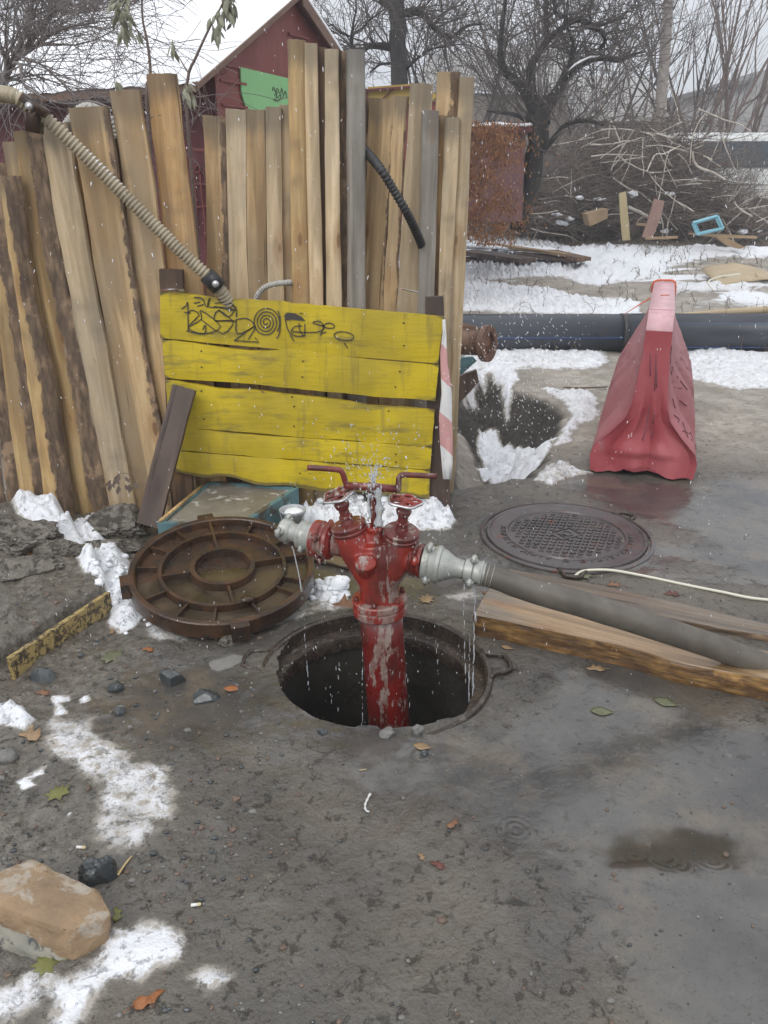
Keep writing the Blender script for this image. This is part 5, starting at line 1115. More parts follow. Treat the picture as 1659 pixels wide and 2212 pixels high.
for (s0, sg_) in ((0, 1), (LB, -1)):
    v = []; f = []
    for k in range(nz_ + 1):
        a = bpt(s0, k, -1); b = bpt(s0, k, 1); z = k / nz_
        for j in range(nc + 1):
            t = j / nc; p = a.lerp(b, t); q = (t - .5) * 2
            bend = .045 * sm(.13, .24, z) * sm(.75, .3, z) * (1 - q * q) * .6 - .03 * sm(.12, .16, z) * sm(.30, .2, z) * (1 - abs(q)) + .020 * math.sin(q * 9 + z * 5) * sm(.7, .3, z) + .010 * math.sin(q * 17 - z * 3) * sm(.6, .2, z)
            p = p + AX * (bend * sg_)
            if k == 0: p.z += .045 * max(0, 1 - (q / .45) ** 2) if sg_ == 1 else 0
            v.append(p); AT.append(.0)
    for k in range(nz_):
        for j in range(nc): a = k * (nc + 1) + j; q4 = (a, a + 1, a + nc + 2, a + nc + 1); f.append(q4 if sg_ == 1 else q4[::-1])
    mb.add((v, f))
o = obj('barrier_body', mb, 'barrier', br, attrs={'fade': AT}); e = o.modifiers.new('e', 'EDGE_SPLIT'); e.split_angle = R_(60)
M['bartop'] = simple('lit_pink_plastic', (.58, .33, .36), (.66, .42, .44), 8, .45, .3, .004, c3=(.45, .28, .27), t3=(.56, .7))  # skyward top: its extra brightness is put into the plastic's colour
v = []; f = []
for i in range(13):
    s = LB * i / 12
    for sd_s in (-1, 1): p = FB + AX * s + RX * (sd_s * .0675); p.z = FB.z + zt_(s) + .016; v.append(p)
for i in range(12): f.append((2 * i, 2 * i + 1, 2 * i + 3, 2 * i + 2))
mb = MB(); mb.add((v, f)); o = obj('barrier_top', mb, 'bartop', br); sdm = o.modifiers.new('t', 'SOLIDIFY'); sdm.thickness = .012; sdm.offset = -1
def bs(pts, w_, on_side):
    """stroke on the right side face (s, z) or the front (q, z)"""
    m = MB(); q = []
    for a, z in pts:
        k = int(z / zt_(max(a, 0)) * nz_)
        if on_side: q.append(bpt(a, k, 1) + RX * .003)
        else: c_ = bpt(0, k, -1).lerp(bpt(0, k, 1), .5 + a / 2); q.append(c_ - AX * .012)
    m.add(tube(smooth_path(q, 3), w_, 6, flat=1)); return m
mk = MB()
for pts in ([(.05, .70), (.09, .66), (.06, .62), (.11, .60), (.14, .57), (.10, .55), (.15, .52)], [(.13, .55), (.20, .50), (.17, .47), (.22, .44)], [(.22, .48), (.28, .42)], [(.20, .40), (.26, .33)], [(.11, .42), (.13, .36)], [(.10, .33), (.14, .30), (.11, .28)], [(.10, .25), (.17, .21)], [(.16, .26), (.11, .20)], [(.14, .19), (.22, .12)], [(.20, .20), (.16, .12)]):
    m = bs(pts, .0024, True); mk.add((m.v, m.f))
for pts in ([(-.45, .66), (-.2, .55)], [(.0, .67), (.2, .54)], [(.1, .66), (.3, .56)], [(-.05, .40), (.0, .34), (-.02, .30)], [(.3, .40), (.22, .34)], [(.0, .30), (-.06, .20)], [(.2, .30), (.16, .24)]):
    m = bs(pts, .0028, False); mk.add((m.v, m.f))
n = NT('faint_marker'); n.fin((.17, .05, .065), .6); M['fmark'] = n.m
obj('scribbles', mk, 'fmark', br)
n = NT('orange_tape'); n.fin((.62, .14, .06), .5); M['otape'] = n.m
top = lambda s, q, dz=.02: FB + AX * s + RX * (q * .07) + Vector((0, 0, zt_(s) + dz))
mb = MB(); ce = [top(1.5, -1.1, -.05), top(1.5, -1, .02), top(1.52, 0, .03), top(1.5, 1, .02), top(1.5, 1.1, -.1)]; mb.add(tube(smooth_path(ce, 3), .008, 6, flat=.4)); mb.add(tube([top(.9, -1.1, -.02), top(.86, -2.0, -.06), top(.84, -3.2, -.12)], [.010, .007, .003], 6, flat=.4)); mb.add(tube([top(.75, -.2), top(.78, .5)], .006, 6, flat=.4)); tag(obj('orange_tape', mb, 'otape'), 'frayed orange tape wound round the far top of the road barrier', 'tape')
# ---------------------------------------------------------------- red shed with snowy roof
A0 = P(412, 184, 7.0); g = Vector((.451, .8925, 0)); l = Vector((-.8925, .451, 0)); up_ = Vector((0, 0, 1))
best = None
for i in range(10, 400):
    s = i * .01; zz_ = None; q = A0 + g * s
    x_, _ = proj(q + up_ * .8)
    if best is None or abs(x_ - 640) < best[0]: best = (abs(x_ - 640), s)
hw = best[1]; q = A0 + g * hw; lo_, hi_ = 0, 3
for _ in range(40):
    m_ = (lo_ + hi_) / 2; (lo_, hi_) = (m_, hi_) if proj(q + up_ * m_)[1] > -14 else (lo_, m_)
rh_ = lo_; print('shed half width', hw, 'rise', rh_, 'eave z', A0.z)
shed = thing('red_shed', (A0.x, A0.y, 0), 'dark red wooden shed with a snow covered roof behind the left fence', 'shed')
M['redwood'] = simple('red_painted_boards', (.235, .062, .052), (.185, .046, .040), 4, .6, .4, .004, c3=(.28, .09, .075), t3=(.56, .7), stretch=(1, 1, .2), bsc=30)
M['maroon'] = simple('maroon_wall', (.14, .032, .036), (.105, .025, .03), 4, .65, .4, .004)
M['green'] = simple('mint_green_panel', (.26, .56, .24), (.24, .52, .225), 5, .6, .2, .002)
ez = A0.z; LEN = 11.; ov = .28
for _i in range(200):
    if proj(A0 + g * ov + l * .03)[0] > 463: break
    ov += .01
w0 = A0 + g * ov + l * .03; w1 = w0 + g * (2 * hw - 2 * ov)
def fl(p, z): return Vector((p.x, p.y, z))
mb = MB(); apx = A0 + g * hw + l * .03; sl = rh_ / hw
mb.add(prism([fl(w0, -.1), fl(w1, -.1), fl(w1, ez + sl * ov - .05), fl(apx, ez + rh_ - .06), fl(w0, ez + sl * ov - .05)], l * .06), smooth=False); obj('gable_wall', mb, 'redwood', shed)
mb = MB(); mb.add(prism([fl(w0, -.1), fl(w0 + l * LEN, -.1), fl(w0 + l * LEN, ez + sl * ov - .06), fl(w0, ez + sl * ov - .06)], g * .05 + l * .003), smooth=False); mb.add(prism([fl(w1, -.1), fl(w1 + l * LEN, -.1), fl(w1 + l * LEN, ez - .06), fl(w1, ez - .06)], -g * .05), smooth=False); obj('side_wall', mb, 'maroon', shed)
# board joints, corner trim, hinges on the gable
mb = MB(); f0 = -l * .012
for s_, wd in ((0.0, .16),): mb.add(prism([fl(w0 + g * s_ + f0, -.1), fl(w0 + g * (s_ + wd) + f0, -.1), fl(w0 + g * (s_ + wd) + f0, ez + sl * (ov + s_) - .05), fl(w0 + g * s_ + f0, ez + sl * (ov + s_) - .1)], l * .011), smooth=False)
z1 = 2.42
mb.add(prism([fl(w0 + g * .05 + f0 * 1.4, z1), fl(w1 + f0 * 1.4, z1), fl(w1 + f0 * 1.4, z1 + .035), fl(w0 + g * .05 + f0 * 1.4, z1 + .035)], l * .012), smooth=False)
for z in (1.95, 2.12, 2.30): mb.add(prism([fl(w0 + g * .06 + f0 * 2, z), fl(w0 + g * .42 + f0 * 2, z), fl(w0 + g * .42 + f0 * 2, z + .02), fl(w0 + g * .06 + f0 * 2, z + .02)], l * .01), smooth=False)
for z in (2.62, 2.78): mb.add(prism([fl(apx - g * .12 - l * .025, z), fl(apx + g * .22 - l * .025, z), fl(apx + g * .22 - l * .025, z + .02), fl(apx - g * .12 - l * .025, z + .02)], l * .015), smooth=False)
obj('trim', mb, 'redwood', shed)
def gpt(x, y):                      # point of the gable plane seen at picture (x, y)
    d = ray(x, y); nn = l; o_ = Vector((0, 0, CAMH)); t = (w0 - l * .02 - o_).dot(nn) / d.dot(nn); return o_ + d * t
mb = MB(); mb.add(prism([gpt(520, 145), gpt(700, 187), gpt(700, 420), gpt(533, 420), gpt(533, 236), gpt(522, 200)], l * .012), smooth=False); obj('green_panel', mb, 'green', shed)
mb = MB(); mkm = MB()
for pl in ([(588, 196), (590, 188), (596, 200), (598, 190), (604, 202), (608, 190)], [(592, 206), (598, 200), (596, 212), (606, 204), (604, 214)], [(608, 190), (612, 206), (616, 196), (619, 212)], [(590, 214), (600, 218), (612, 208)]):
    mkm.add(tube(smooth_path([gpt(*p) - l * .004 for p in pl], 3), .0035, 4))
obj('graffiti', mkm, 'marker', shed)
mb = MB(); mb.add(prism([gpt(415, 320) + f0, gpt(447, 322) + f0, gpt(447, 327) + f0, gpt(415, 325) + f0], l * .01), smooth=False)
sd = w0 + g * -.0
def spt(x, y, off=.01):
    d = ray(x, y); o_ = Vector((0, 0, CAMH)); t = (w0 - g * off - o_).dot(g) / d.dot(g); return o_ + d * t
for pl in ([(418, 372), (422, 360), (430, 358), (432, 368), (426, 374), (422, 370)], [(440, 372), (446, 360), (452, 364), (448, 374)], [(432, 375), (436, 420), (442, 470), (444, 520)], [(418, 380), (424, 430), (426, 500)], [(416, 448), (446, 446)], [(416, 398), (446, 398)]):
    mb.add(tube(smooth_path([spt(x, y, .02) for x, y in pl], 3), .008, 5))
obj('ornament', mb, 'redwood', shed)
# roof sheets and snow
E0 = A0 - l * .06; rd = (g * hw + up_ * rh_); rl = rd.length; rdn = rd.normalized(); nrm_ = Vector((-sl * g.x, -sl * g.y, 1)).normalized()
mb = MB(); ends = []
for sgn in (1, -1):
    a = E0 if sgn == 1 else A0 + g * (2 * hw) - l * .06; dd = rdn if sgn == 1 else Vector((-rdn.x, -rdn.y, rdn.z)); nn = nrm_ if sgn == 1 else Vector((-nrm_.x, -nrm_.y, nrm_.z))
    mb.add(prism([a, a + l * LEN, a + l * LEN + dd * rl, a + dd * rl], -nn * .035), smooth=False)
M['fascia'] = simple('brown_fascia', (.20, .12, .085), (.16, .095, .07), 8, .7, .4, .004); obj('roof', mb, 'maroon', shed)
mb = MB(); mb.add(prism([E0 - l * .02 - up_ * .03, E0 - l * .02 + rd - up_ * .03, E0 - l * .02 + rd + nrm_ * .012, E0 - l * .02 + nrm_ * .012], l * .018), smooth=False)
e2 = A0 + g * (2 * hw) - l * .08; r2 = Vector((-rd.x, -rd.y, rd.z)); mb.add(prism([e2 - up_ * .1, e2 + r2 - up_ * .1, e2 + r2, e2], l * .018), smooth=False)
mb.add(prism([E0 - l * .0 - g * .015 - up_ * .05, E0 + l * LEN - g * .015 - up_ * .05, E0 + l * LEN - g * .015 + up_ * .02, E0 - g * .015 + up_ * .02], g * .012), smooth=False); obj('fascia', mb, 'fascia', shed)
v = []; f = []; NA, NB = 150, 46
for i in range(NA + 1):
    for k in range(NB + 1):
        u = (i / NA) * LEN; t = k / NB * rl; th_ = .055 + .05 * mnoise.noise(Vector((u * .9, t * 2.2, 1))) + .02 * mnoise.noise(Vector((u * 5, t * 5, 2))) + .010 * math.sin(u * 32) * sm(.5, .0, t / rl)
        ed = min(1, u / .07, (LEN - u) / .1, t / .06 + .3, 1 + (rl - t)); drift = -.035 * math.exp(-((t - rl * .62 - .08 * math.sin(u * 2)) / .03) ** 2) * (1 if mnoise.noise(Vector((u * 1.1, 4, 4))) > .05 else .2) - .03 * math.exp(-((t - rl * .36 - .05 * math.sin(u * 1.3)) / .03) ** 2) * (1 if mnoise.noise(Vector((u * .9, 8, 4))) > .1 else .1)
        v.append(E0 + l * (u + .015 * mnoise.noise(Vector((t * 6, 1, 1)))) + rdn * (t - .02 * (k == 0) + .02 * mnoise.noise(Vector((u * 4, 3, 3))) * (k == 0)) + nrm_ * max(.002, (th_ + drift) * max(0, ed) ** .5))
for i in range(NA):
    for k in range(NB): a = i * (NB + 1) + k; f.append((a, a + 1, a + NB + 2, a + NB + 1))
mb = MB(); mb.add((v, f)); mb.add(prism([e2 + up_ * .003, e2 + l * LEN + up_ * .003, e2 + l * LEN + r2 + up_ * .003, e2 + r2 + up_ * .003], nrm_ * .05)); obj('roof_snow', mb, 'snowroof', shed)
mb = MB()
for (x, y, w_) in ((243, 37, 18), (262, 97, 22), (175, 52, 14), (128, 26, 16), (90, 34, 10)):
    pass
# ---------------------------------------------------------------- other buildings
def bpoly(name, par, pts, ext, mat):
    m = MB(); m.add(prism(pts, ext), smooth=False); return obj(name, m, mat, par)
M['ochre_roof'] = simple('yellow_metal', (.42, .30, .07), (.36, .25, .06), 4, .6, .3, .004)
M['steelgrey'] = simple('grey_slate_sheet', (.42, .41, .40), (.34, .335, .33), 5, .7, .3, .01, stretch=(1, 1, .3))
ys_ = thing('yellow_shed', tuple(P(860, 420, 9.5)), 'low shed with a yellow metal roof behind the right fence', 'shed'); Yy = 9.5
bpoly('roof', ys_, [P(770, 190, Yy), P(915, 179, Yy), P(945, 207, Yy), P(930, 222, Yy), P(770, 228, Yy)], (0, .35, 0), 'ochre_roof')
bpoly('trim', ys_, [P(770, 194, Yy - .05), P(912, 183, Yy - .05), P(914, 187, Yy - .05), P(770, 199, Yy - .05)], (0, .04, 0), 'maroon')
bpoly('rafter', ys_, [P(812, 224, Yy - .03), P(848, 193, Yy - .03), P(851, 193, Yy - .03), P(816, 224, Yy - .03)], (0, .02, 0), 'maroon')
bpoly('wall', ys_, [P(770, 226, Yy + .05), P(944, 220, Yy + .05), P(944, 480, Yy + .05), P(770, 480, Yy + .05)], (0, 2.0, 0), 'redwood')
def corrug_roof(name, par, p00, p10, p11, p01, nw, amp, mat):
    """sheet between four corners with waves running up the slope"""
    v = []; f = []; n_ = nw * 6; p00, p10, p11, p01 = map(Vector, (p00, p10, p11, p01)); nn = (p10 - p00).cross(p01 - p00).normalized()
    for i in range(n_ + 1):
        t = i / n_; h = nn * (amp * math.sin(2 * math.pi * i / 6)); rg_ = 8
        for k in range(rg_ + 1): s = k / rg_; v.append(p00.lerp(p10, t).lerp(p01.lerp(p11, t), s) + h)
    for i in range(n_):
        for k in range(8): a = i * 9 + k; f.append((a, a + 1, a + 10, a + 9))
    m = MB(); m.add((v, f)); o = obj(name, m, mat, par); s = o.modifiers.new('t', 'SOLIDIFY'); s.thickness = .02; return o
gs = thing('grey_roofed_barn', tuple(P(1060, 430, 23)), 'barn with a pale grey corrugated roof behind the fence and apple tree', 'barn')
corrug_roof('roof', gs, P(880, 196, 23), P(1235, 205, 23), P(1245, 82, 27), P(932, 122, 27), 46, .05, 'steelgrey')
M['barnwall'] = simple('weathered_barn_wall', (.20, .17, .15), (.27, .235, .20), 4, .8, .3, .01, stretch=(1, 1, .3))
bpoly('wall', gs, [P(895, 198, 23.1), P(1225, 206, 23.1), P(1225, 482, 23.1), P(895, 482, 23.1)], (0, 3, 0), 'barnwall')
cb_ = thing('concrete_building', tuple(P(1600, 400, 34)), 'pale grey concrete building with a sloping roof at the right edge', 'building')
M['conc'] = simple('pale_concrete', (.36, .355, .35), (.31, .305, .30), 2, .85, .2, .01); M['concroof'] = simple('dark_roof', (.17, .17, .17), (.14, .14, .145), 3, .8)
bpoly('wall', cb_, [P(1400, 225, 34), P(1568, 196, 34), P(1630, 172, 34), P(1632, 155, 34), P(1800, 120, 34), P(1800, 470, 34), P(1400, 470, 34)], (0, 8, 0), 'conc')
bpoly('roof', cb_, [P(1380, 226, 33.7), P(1630, 168, 33.7), P(1630, 176, 33.7), P(1380, 236, 33.7)], (0, 9, 0), 'concroof')
hz = thing('distant_house', tuple(P(1270, 420, 27)), 'distant house with pale wall and snowy roof glimpsed through the branches', 'house')
M['hwall'] = simple('cream_wall', (.46, .43, .34), (.40, .375, .31), 3, .8)
bpoly('wall', hz, [P(1150, 262, 27), P(1440, 262, 27), P(1440, 440, 27), P(1150, 440, 27)], (0, 5, 0), 'hwall')
bpoly('roof', hz, [P(1135, 262, 26.7), P(1450, 262, 26.7), P(1400, 175, 29.5), P(1190, 170, 29.5)], (0, .05, .12), 'steelgrey')
for i, x in enumerate((1200, 1290, 1380)): bpoly('window', hz, [P(x - 16, 285, 26.93), P(x + 16, 285, 26.93), P(x + 16, 330, 26.93), P(x - 16, 330, 26.93)], (0, .03, 0), 'black')
ls = thing('low_shed', tuple(P(1060, 480, 12.5)), 'low dark red shed with snow on its flat roof beside the apple tree', 'shed')
M['mauve'] = simple('mauve_wall', (.16, .075, .075), (.12, .06, .062), 5, .75, .3, .005)
bpoly('wall', ls, [P(960, 283, 12.5), P(1135, 283, 12.5), P(1128, 478, 12.5), P(960, 480, 12.5)], (0, 2.4, 0), 'mauve')
bpoly('roof', ls, [P(950, 274, 12.3), P(1150, 270, 12.3), P(1150, 284, 12.3), P(950, 286, 12.3)], (0, 2.8, 0), 'maroon')
mb = MB(); mb.add(wprism([P(950, 275, 12.25), P(1000, 268, 12.25), P(1060, 264, 12.25), P(1145, 266, 12.25), P(1150, 271, 12.25)], (0, 2.8, 0), 8, .02)); obj('roof_snow', mb, 'snowroof', ls)
# white bus
bus = thing('white_bus', tuple(G(1620, 470)), 'white bus with a dark window band parked behind the brush pile', 'bus'); By = 20.5
M['white'] = simple('white_vehicle_paint', (.66, .68, .67), (.72, .73, .72), 2, .35, .05, .001, c3=(.45, .43, .40), t3=(.62, .8)); n = NT('tinted_glass'); n.fin((.05, .065, .08), .08, spec=.7); M['glass'] = n.m
def bxp(x0, y0, x1, y1, Yp, dep, name, mat, par, bev=0):
    a, b = P(x0, y0, Yp), P(x1, y1, Yp); m = MB(); m.add(box(((a.x + b.x) / 2, Yp + dep / 2, (a.z + b.z) / 2), abs(b.x - a.x), dep, abs(a.z - b.z)), smooth=False); o = obj(name, m, mat, par)
    if bev: k = o.modifiers.new('b', 'BEVEL'); k.width = bev; k.segments = 3
    return o
bxp(1425, 292, 1990, 462, By, 2.1, 'body', 'white', bus, .12)
bxp(1432, 286, 1980, 296, By + .15, 1.8, 'roof', 'white', bus, .05)
for x in (1435, 1562, 1688, 1815): bxp(x, 305, x + 122, 362, By - .02, .03, 'window', 'glass', bus)
bxp(1425, 398, 1990, 401, By - .015, .02, 'moulding', 'steelgrey', bus)
for x in (1475, 1640, 1900):
    c = P(x, 462, By); m = MB(); m.add(lathe([(.0, 0), (.2, 0), (.22, .03), (.36, .03), (.40, .06), (.40, .22), (0, .22)], c + Vector((0, -.03, 0)), (0, 1, 0), 28)); w_ = obj('wheel', m, 'black', bus)
    m = MB(); m.add(lathe([(0, 0), (.18, .01), (.2, .03)], c + Vector((0, -.045, 0)), (0, 1, 0), 24)); obj('rim', m, 'steelgrey', w_)
# black heap beside the bus
m = MB(); c = G(1640, 478); m.add(blob(c + Vector((.2, 1.0, .25)), 1.5, .8, .75, 31, .3, 1.5, 4)); o = obj('tarpaulin_heap', m, 'black'); tag(o, 'black tarpaulin covered heap in front of the white bus', 'heap')
# ---------------------------------------------------------------- branches
rb = random.Random(11)
def tw(m, pts, rs, n):
    """light tube for branches"""
    o = len(m.v); k = len(pts); pa = None
    for i in range(k):
        d = pts[min(i + 1, k - 1)] - pts[max(i - 1, 0)]
        if pa is None: a = Vector((-d.y, d.x, 0)) if abs(d.x) + abs(d.y) > 1e-6 else Vector((1, 0, 0))
        else: a = pa - d * (pa.dot(d) / max(1e-12, d.dot(d)))
        if a.length < 1e-6: a = Vector((1, 0, 0))
        a.normalize(); pa = a; b = d.cross(a); b = b.normalized() if b.length > 1e-9 else Vector((0, 0, 1))
        for j in range(n): an = 6.2832 * j / n; q = pts[i] + a * (math.cos(an) * rs[i]) + b * (math.sin(an) * rs[i]); m.v.append((q.x, q.y, q.z))
    for i in range(k - 1):
        for j in range(n): m.f.append((o + i * n + j, o + i * n + (j + 1) % n, o + (i + 1) * n + (j + 1) % n, o + (i + 1) * n + j))
    c = (k - 1) * n; m.mi += [0] * c; m.sm += [True] * c
def rv(s): return Vector((rb.gauss(0, s), rb.gauss(0, s), rb.gauss(0, s)))
def branch(m, p, d, L, r, lev, pr):
    ns_ = pr['seg'][min(lev, len(pr['seg']) - 1)]; pts = [p]; rs = [r]; d = d.normalized(); wob = pr['wob']
    for i in range(ns_):
        d = (d + rv(wob) + Vector((0, 0, pr['up'] * (1 if lev > 0 else .4)))).normalized(); p = p + d * (L / ns_); pts.append(p); rs.append(max(pr['rmin'], r * (1 - (i + 1) / ns_ * .8)))
    tw(m, pts, rs, 8 if lev == 0 else (5 if lev == 1 else 3))
    if lev < pr['max']:
        nb = pr['nb'][min(lev, len(pr['nb']) - 1)]
        for b in range(nb):
            t = rb.uniform(pr['from'], 1); i = min(ns_ - 1, int(t * ns_)); q = pts[i].lerp(pts[i + 1], t * ns_ - i); dd = (pts[i + 1] - pts[i]).normalized()
            side = rv(1); side = (side - dd * side.dot(dd)).normalized(); a = rb.uniform(*pr['ang']); nd = dd * math.cos(a) + side * math.sin(a)
            branch(m, q, nd, L * rb.uniform(*pr['len']), max(pr['rmin'], rs[i] * pr['rr']), lev + 1, pr)
def bark(name, c1, c2, sc=6): M[name] = simple(name, c1, c2, sc, .85, .6, .02, bsc=sc * 4)
bark('bark_dark', (.030, .026, .024), (.055, .047, .043)); bark('bark_oak', (.040, .037, .036), (.075, .07, .065)); bark('bark_grey', (.15, .13, .125), (.21, .185, .175)); bark('bark_brown', (.13, .095, .08), (.18, .135, .115)); bark('bark_limb', (.018, .016, .015), (.040, .035, .032)); bark('bark_twig2', (.085, .07, .062), (.12, .10, .088)); bark('bark_twig', (.14, .11, .085), (.23, .185, .15)); bark('bark_pale', (.60, .55, .48), (.36, .31, .26), 5); bark('pole_wood', (.24, .21, .19), (.30, .265, .24))
TW = [None]
def limb(m, pts, Y, dY=0, twigs=10, pr=None, f=.349, ox=1080, oy=0, n=10, wk=1.12):
    """pts (crop x, crop y, width); depth wanders by dY"""
    q = []; rs = []
    for i, (x, y, w_) in enumerate(pts):
        X_, Y_ = ox + x * f, oy + y * f; yy = Y + dY * i / max(1, len(pts) - 1); p = P(X_, Y_, yy); q.append(p); rs.append(max(.006, w_ * f * PX(p) / 2 * wk))
    qs = smooth_path(q, 4); rr_ = []
    for i in range(len(qs)): t = i / 4; k = min(len(rs) - 2, int(t)); rr_.append(lerp(rs[k], rs[k + 1], t - k) * (1 + .12 * mnoise.noise(qs[i] * 5)))
    qs = [p + Vector((mnoise.noise(p * 3), 0, mnoise.noise(p * 3 + Vector((9, 9, 9))))) * rr_[i] * .5 for i, p in enumerate(qs)]
    tw(m, qs, rr_, n)
    if pr:
        for b in range(twigs):
            i = rb.randrange(1, len(qs) - 1); dd = (qs[i + 1] - qs[i]).normalized(); side = rv(1); side = (side - dd * side.dot(dd)).normalized(); side.z = abs(side.z) * .7 + side.z * .3; a = rb.uniform(.5, 1.3)
            branch(TW[0] or m, qs[i], dd * math.cos(a) + side * math.sin(a), pr['L'] * rb.uniform(.5, 1.2), max(pr['rmin'], min(rr_[i] * .4, pr['r0'])), 1, pr)
def tree_thing(name, loc, label, cat='tree', grp='bare trees'): return thing(name, loc, label, cat, grp)
# apple tree
TW[0] = MB()
TY = 13.0; t = tree_thing('apple_tree', tuple(G(1140, 478)), 'gnarled dark bare apple tree leaning right behind the fence end')
pr = dict(seg=[5, 5, 4, 3], wob=.24, up=.06, rmin=.0034, max=3, nb=[0, 3, 3, 1], ang=(.4, 1.2), len=(.45, .8), rr=.6, L=1.0, r0=.016, **{'from': .15})
m = MB(); limb(m, [(120, 1420, 110), (160, 1250, 95), (205, 1050, 95), (228, 900, 105), (235, 760, 120), (245, 680, 110)], TY, 0, 14, pr, n=14); obj('trunk', m, 'bark_limb', t)
m = MB()
limb(m, [(235, 760, 70), (190, 660, 62), (130, 530, 52), (50, 460, 45), (12, 400, 38), (5, 250, 30), (20, 120, 22), (40, -20, 16)], TY, -.6, 24, pr)
limb(m, [(230, 740, 80), (205, 620, 62), (195, 500, 54), (200, 400, 48), (240, 330, 36), (300, 240, 34), (390, 170, 32), (470, 130, 28), (560, 150, 28), (630, 200, 26), (655, 250, 22), (620, 310, 20), (610, 350, 12)], TY, .5, 32, pr)
limb(m, [(260, 760, 95), (290, 690, 80), (330, 600, 64), (390, 500, 56), (450, 430, 50), (560, 370, 42), (640, 358, 36), (740, 372, 28), (830, 335, 16), (900, 320, 8)], TY, .8, 30, pr)
limb(m, [(290, 250, 30), (285, 170, 28), (285, 100, 26), (300, -30, 20)], TY + .2, .3, 14, pr)
limb(m, [(395, 490, 28), (430, 420, 26), (450, 320, 22), (450, 250, 20), (410, 160, 18)], TY + .2, .2, 16, pr)
limb(m, [(455, 330, 16), (475, 285, 12), (492, 250, 6)], TY + .2, 0, 2, pr)
limb(m, [(390, 175, 26), (410, 110, 24), (350, 90, 20), (330, -20, 14)], TY + .2, -.3, 16, pr)
limb(m, [(560, 150, 20), (620, 155, 16), (700, 125, 14), (790, 110, 8)], TY + .4, .3, 16, pr)
limb(m, [(260, 950, 36), (350, 830, 28), (400, 780, 26), (480, 748, 26), (560, 750, 20), (640, 772, 14)], TY - .1, -.6, 14, pr)
limb(m, [(205, 780, 40), (120, 720, 25), (20, 700, 18), (-80, 690, 12)], TY, -.5, 10, pr); limb(m, [(560, 150, 16), (560, 60, 12), (590, -40, 8)], TY + .3, .4, 12, pr)
obj('branches', m, 'bark_limb', t); obj('twigs', TW[0], 'bark_twig2', t); TW[0] = MB()
m = MB(); m.add(wprism([P(1080 + x * .349, y * .349 - 6, TY - .1) for x, y in ((425, 455), (470, 420), (560, 372), (620, 360), (560, 362), (470, 405))], (0, .1, 0), 3, .01)); obj('branch_snow', m, 'snowroof', t)
# oak
t = tree_thing('oak_tree', tuple(G(850, 470)), 'thick straight dark trunk rising behind the tallest fence section')
OY = 14.5; kw = dict(f=.3255, ox=540)
m = MB(); limb(m, [(1010, 1300, 120), (1000, 800, 105), (990, 550, 98), (985, 300, 96), (975, 100, 92), (965, -100, 90), (960, -400, 80)], OY, 0, 0, None, n=18, **kw); obj('trunk', m, 'bark_oak', t)
pr2 = dict(pr); pr2.update(L=1.3, up=.03, wob=.26); m = MB()
limb(m, [(945, 315, 44), (870, 305, 42), (800, 300, 38), (745, 330, 30), (690, 322, 20), (672, 260, 17), (690, 150, 13), (705, 50, 10), (690, -60, 7)], OY, -.6, 34, pr2, **kw)
limb(m, [(690, 220, 12), (740, 190, 11), (800, 130, 10), (870, 80, 8), (930, 40, 6)], OY - .5, -.3, 14, pr2, **kw); limb(m, [(660, 240, 12), (590, 210, 10), (540, 165, 9), (470, 210, 7)], OY - .5, -.3, 12, pr2, **kw)
limb(m, [(1015, 80, 45), (1060, 90, 50), (1110, 80, 48), (1160, 110, 36), (1210, 165, 32), (1270, 225, 26), (1340, 240, 22), (1450, 170, 16), (1560, 160, 10)], OY, -.5, 40, pr2, **kw)
limb(m, [(930, 30, 60), (880, 0, 50), (800, -30, 40)], OY, 0, 8, pr2, **kw); limb(m, [(1040, 450, 20), (1100, 400, 16), (1200, 330, 12), (1350, 300, 8)], OY, .5, 26, pr2, **kw); limb(m, [(940, 420, 18), (860, 430, 14), (800, 480, 10)], OY, .5, 18, pr2, **kw)
obj('branches', m, 'bark_limb', t); obj('twigs', TW[0], 'bark_twig2', t); TW[0] = None
# left tree with arching twigs over the shed roof
t = tree_thing('cherry_tree', (-4.2, 6.2, 0), 'fine twigged bare tree reaching in from the left over the snowy roof')
pr3 = dict(seg=[5, 6, 5, 4], wob=.16, up=-.035, rmin=.0016, max=3, nb=[0, 3, 2, 1], ang=(.35, 1.0), len=(.5, .85), rr=.6, L=.8, r0=.009, **{'from': .1})
LY = 5.6; m = MB(); kw = dict(f=.3255, ox=0)
tw(m, [Vector((-4.2, 6.2, -.1)), Vector((-4.1, 6.1, .9)), Vector((-3.7, 5.9, 1.7)), Vector((-3.2, 5.7, 2.1))], [.13, .11, .09, .07], 10); obj('trunk', m, 'bark_grey', t); m = MB()
tw(m, [Vector((-3.2, 5.7, 2.1)), P(-150, 240, LY), P(-60, 190, LY), P(0, 180, LY)], [.07, .06, .05, .028], 7)
limb(m, [(-20, 580, 50), (60, 470, 44), (110, 360, 40), (150, 240, 32), (190, 110, 24), (225, -40, 18)], LY, .2, 34, pr3, **kw)
limb(m, [(100, 380, 26), (200, 330, 22), (300, 250, 18), (420, 190, 13), (560, 160, 9), (640, 150, 5)], LY, -.3, 30, pr3, **kw)
limb(m, [(-40, 700, 30), (20, 560, 26), (40, 420, 22), (10, 330, 18), (-20, 200, 14)], LY, 0, 14, pr3, **kw)
limb(m, [(90, 420, 20), (130, 430, 18), (160, 560, 12), (290, 650, 8), (450, 690, 6), (600, 670, 5), (740, 720, 4)], LY - .6, -.5, 12, pr3, **kw)
limb(m, [(140, 250, 22), (240, 200, 18), (330, 120, 14), (420, 20, 10), (470, -60, 7)], LY, .4, 26, pr3, **kw)
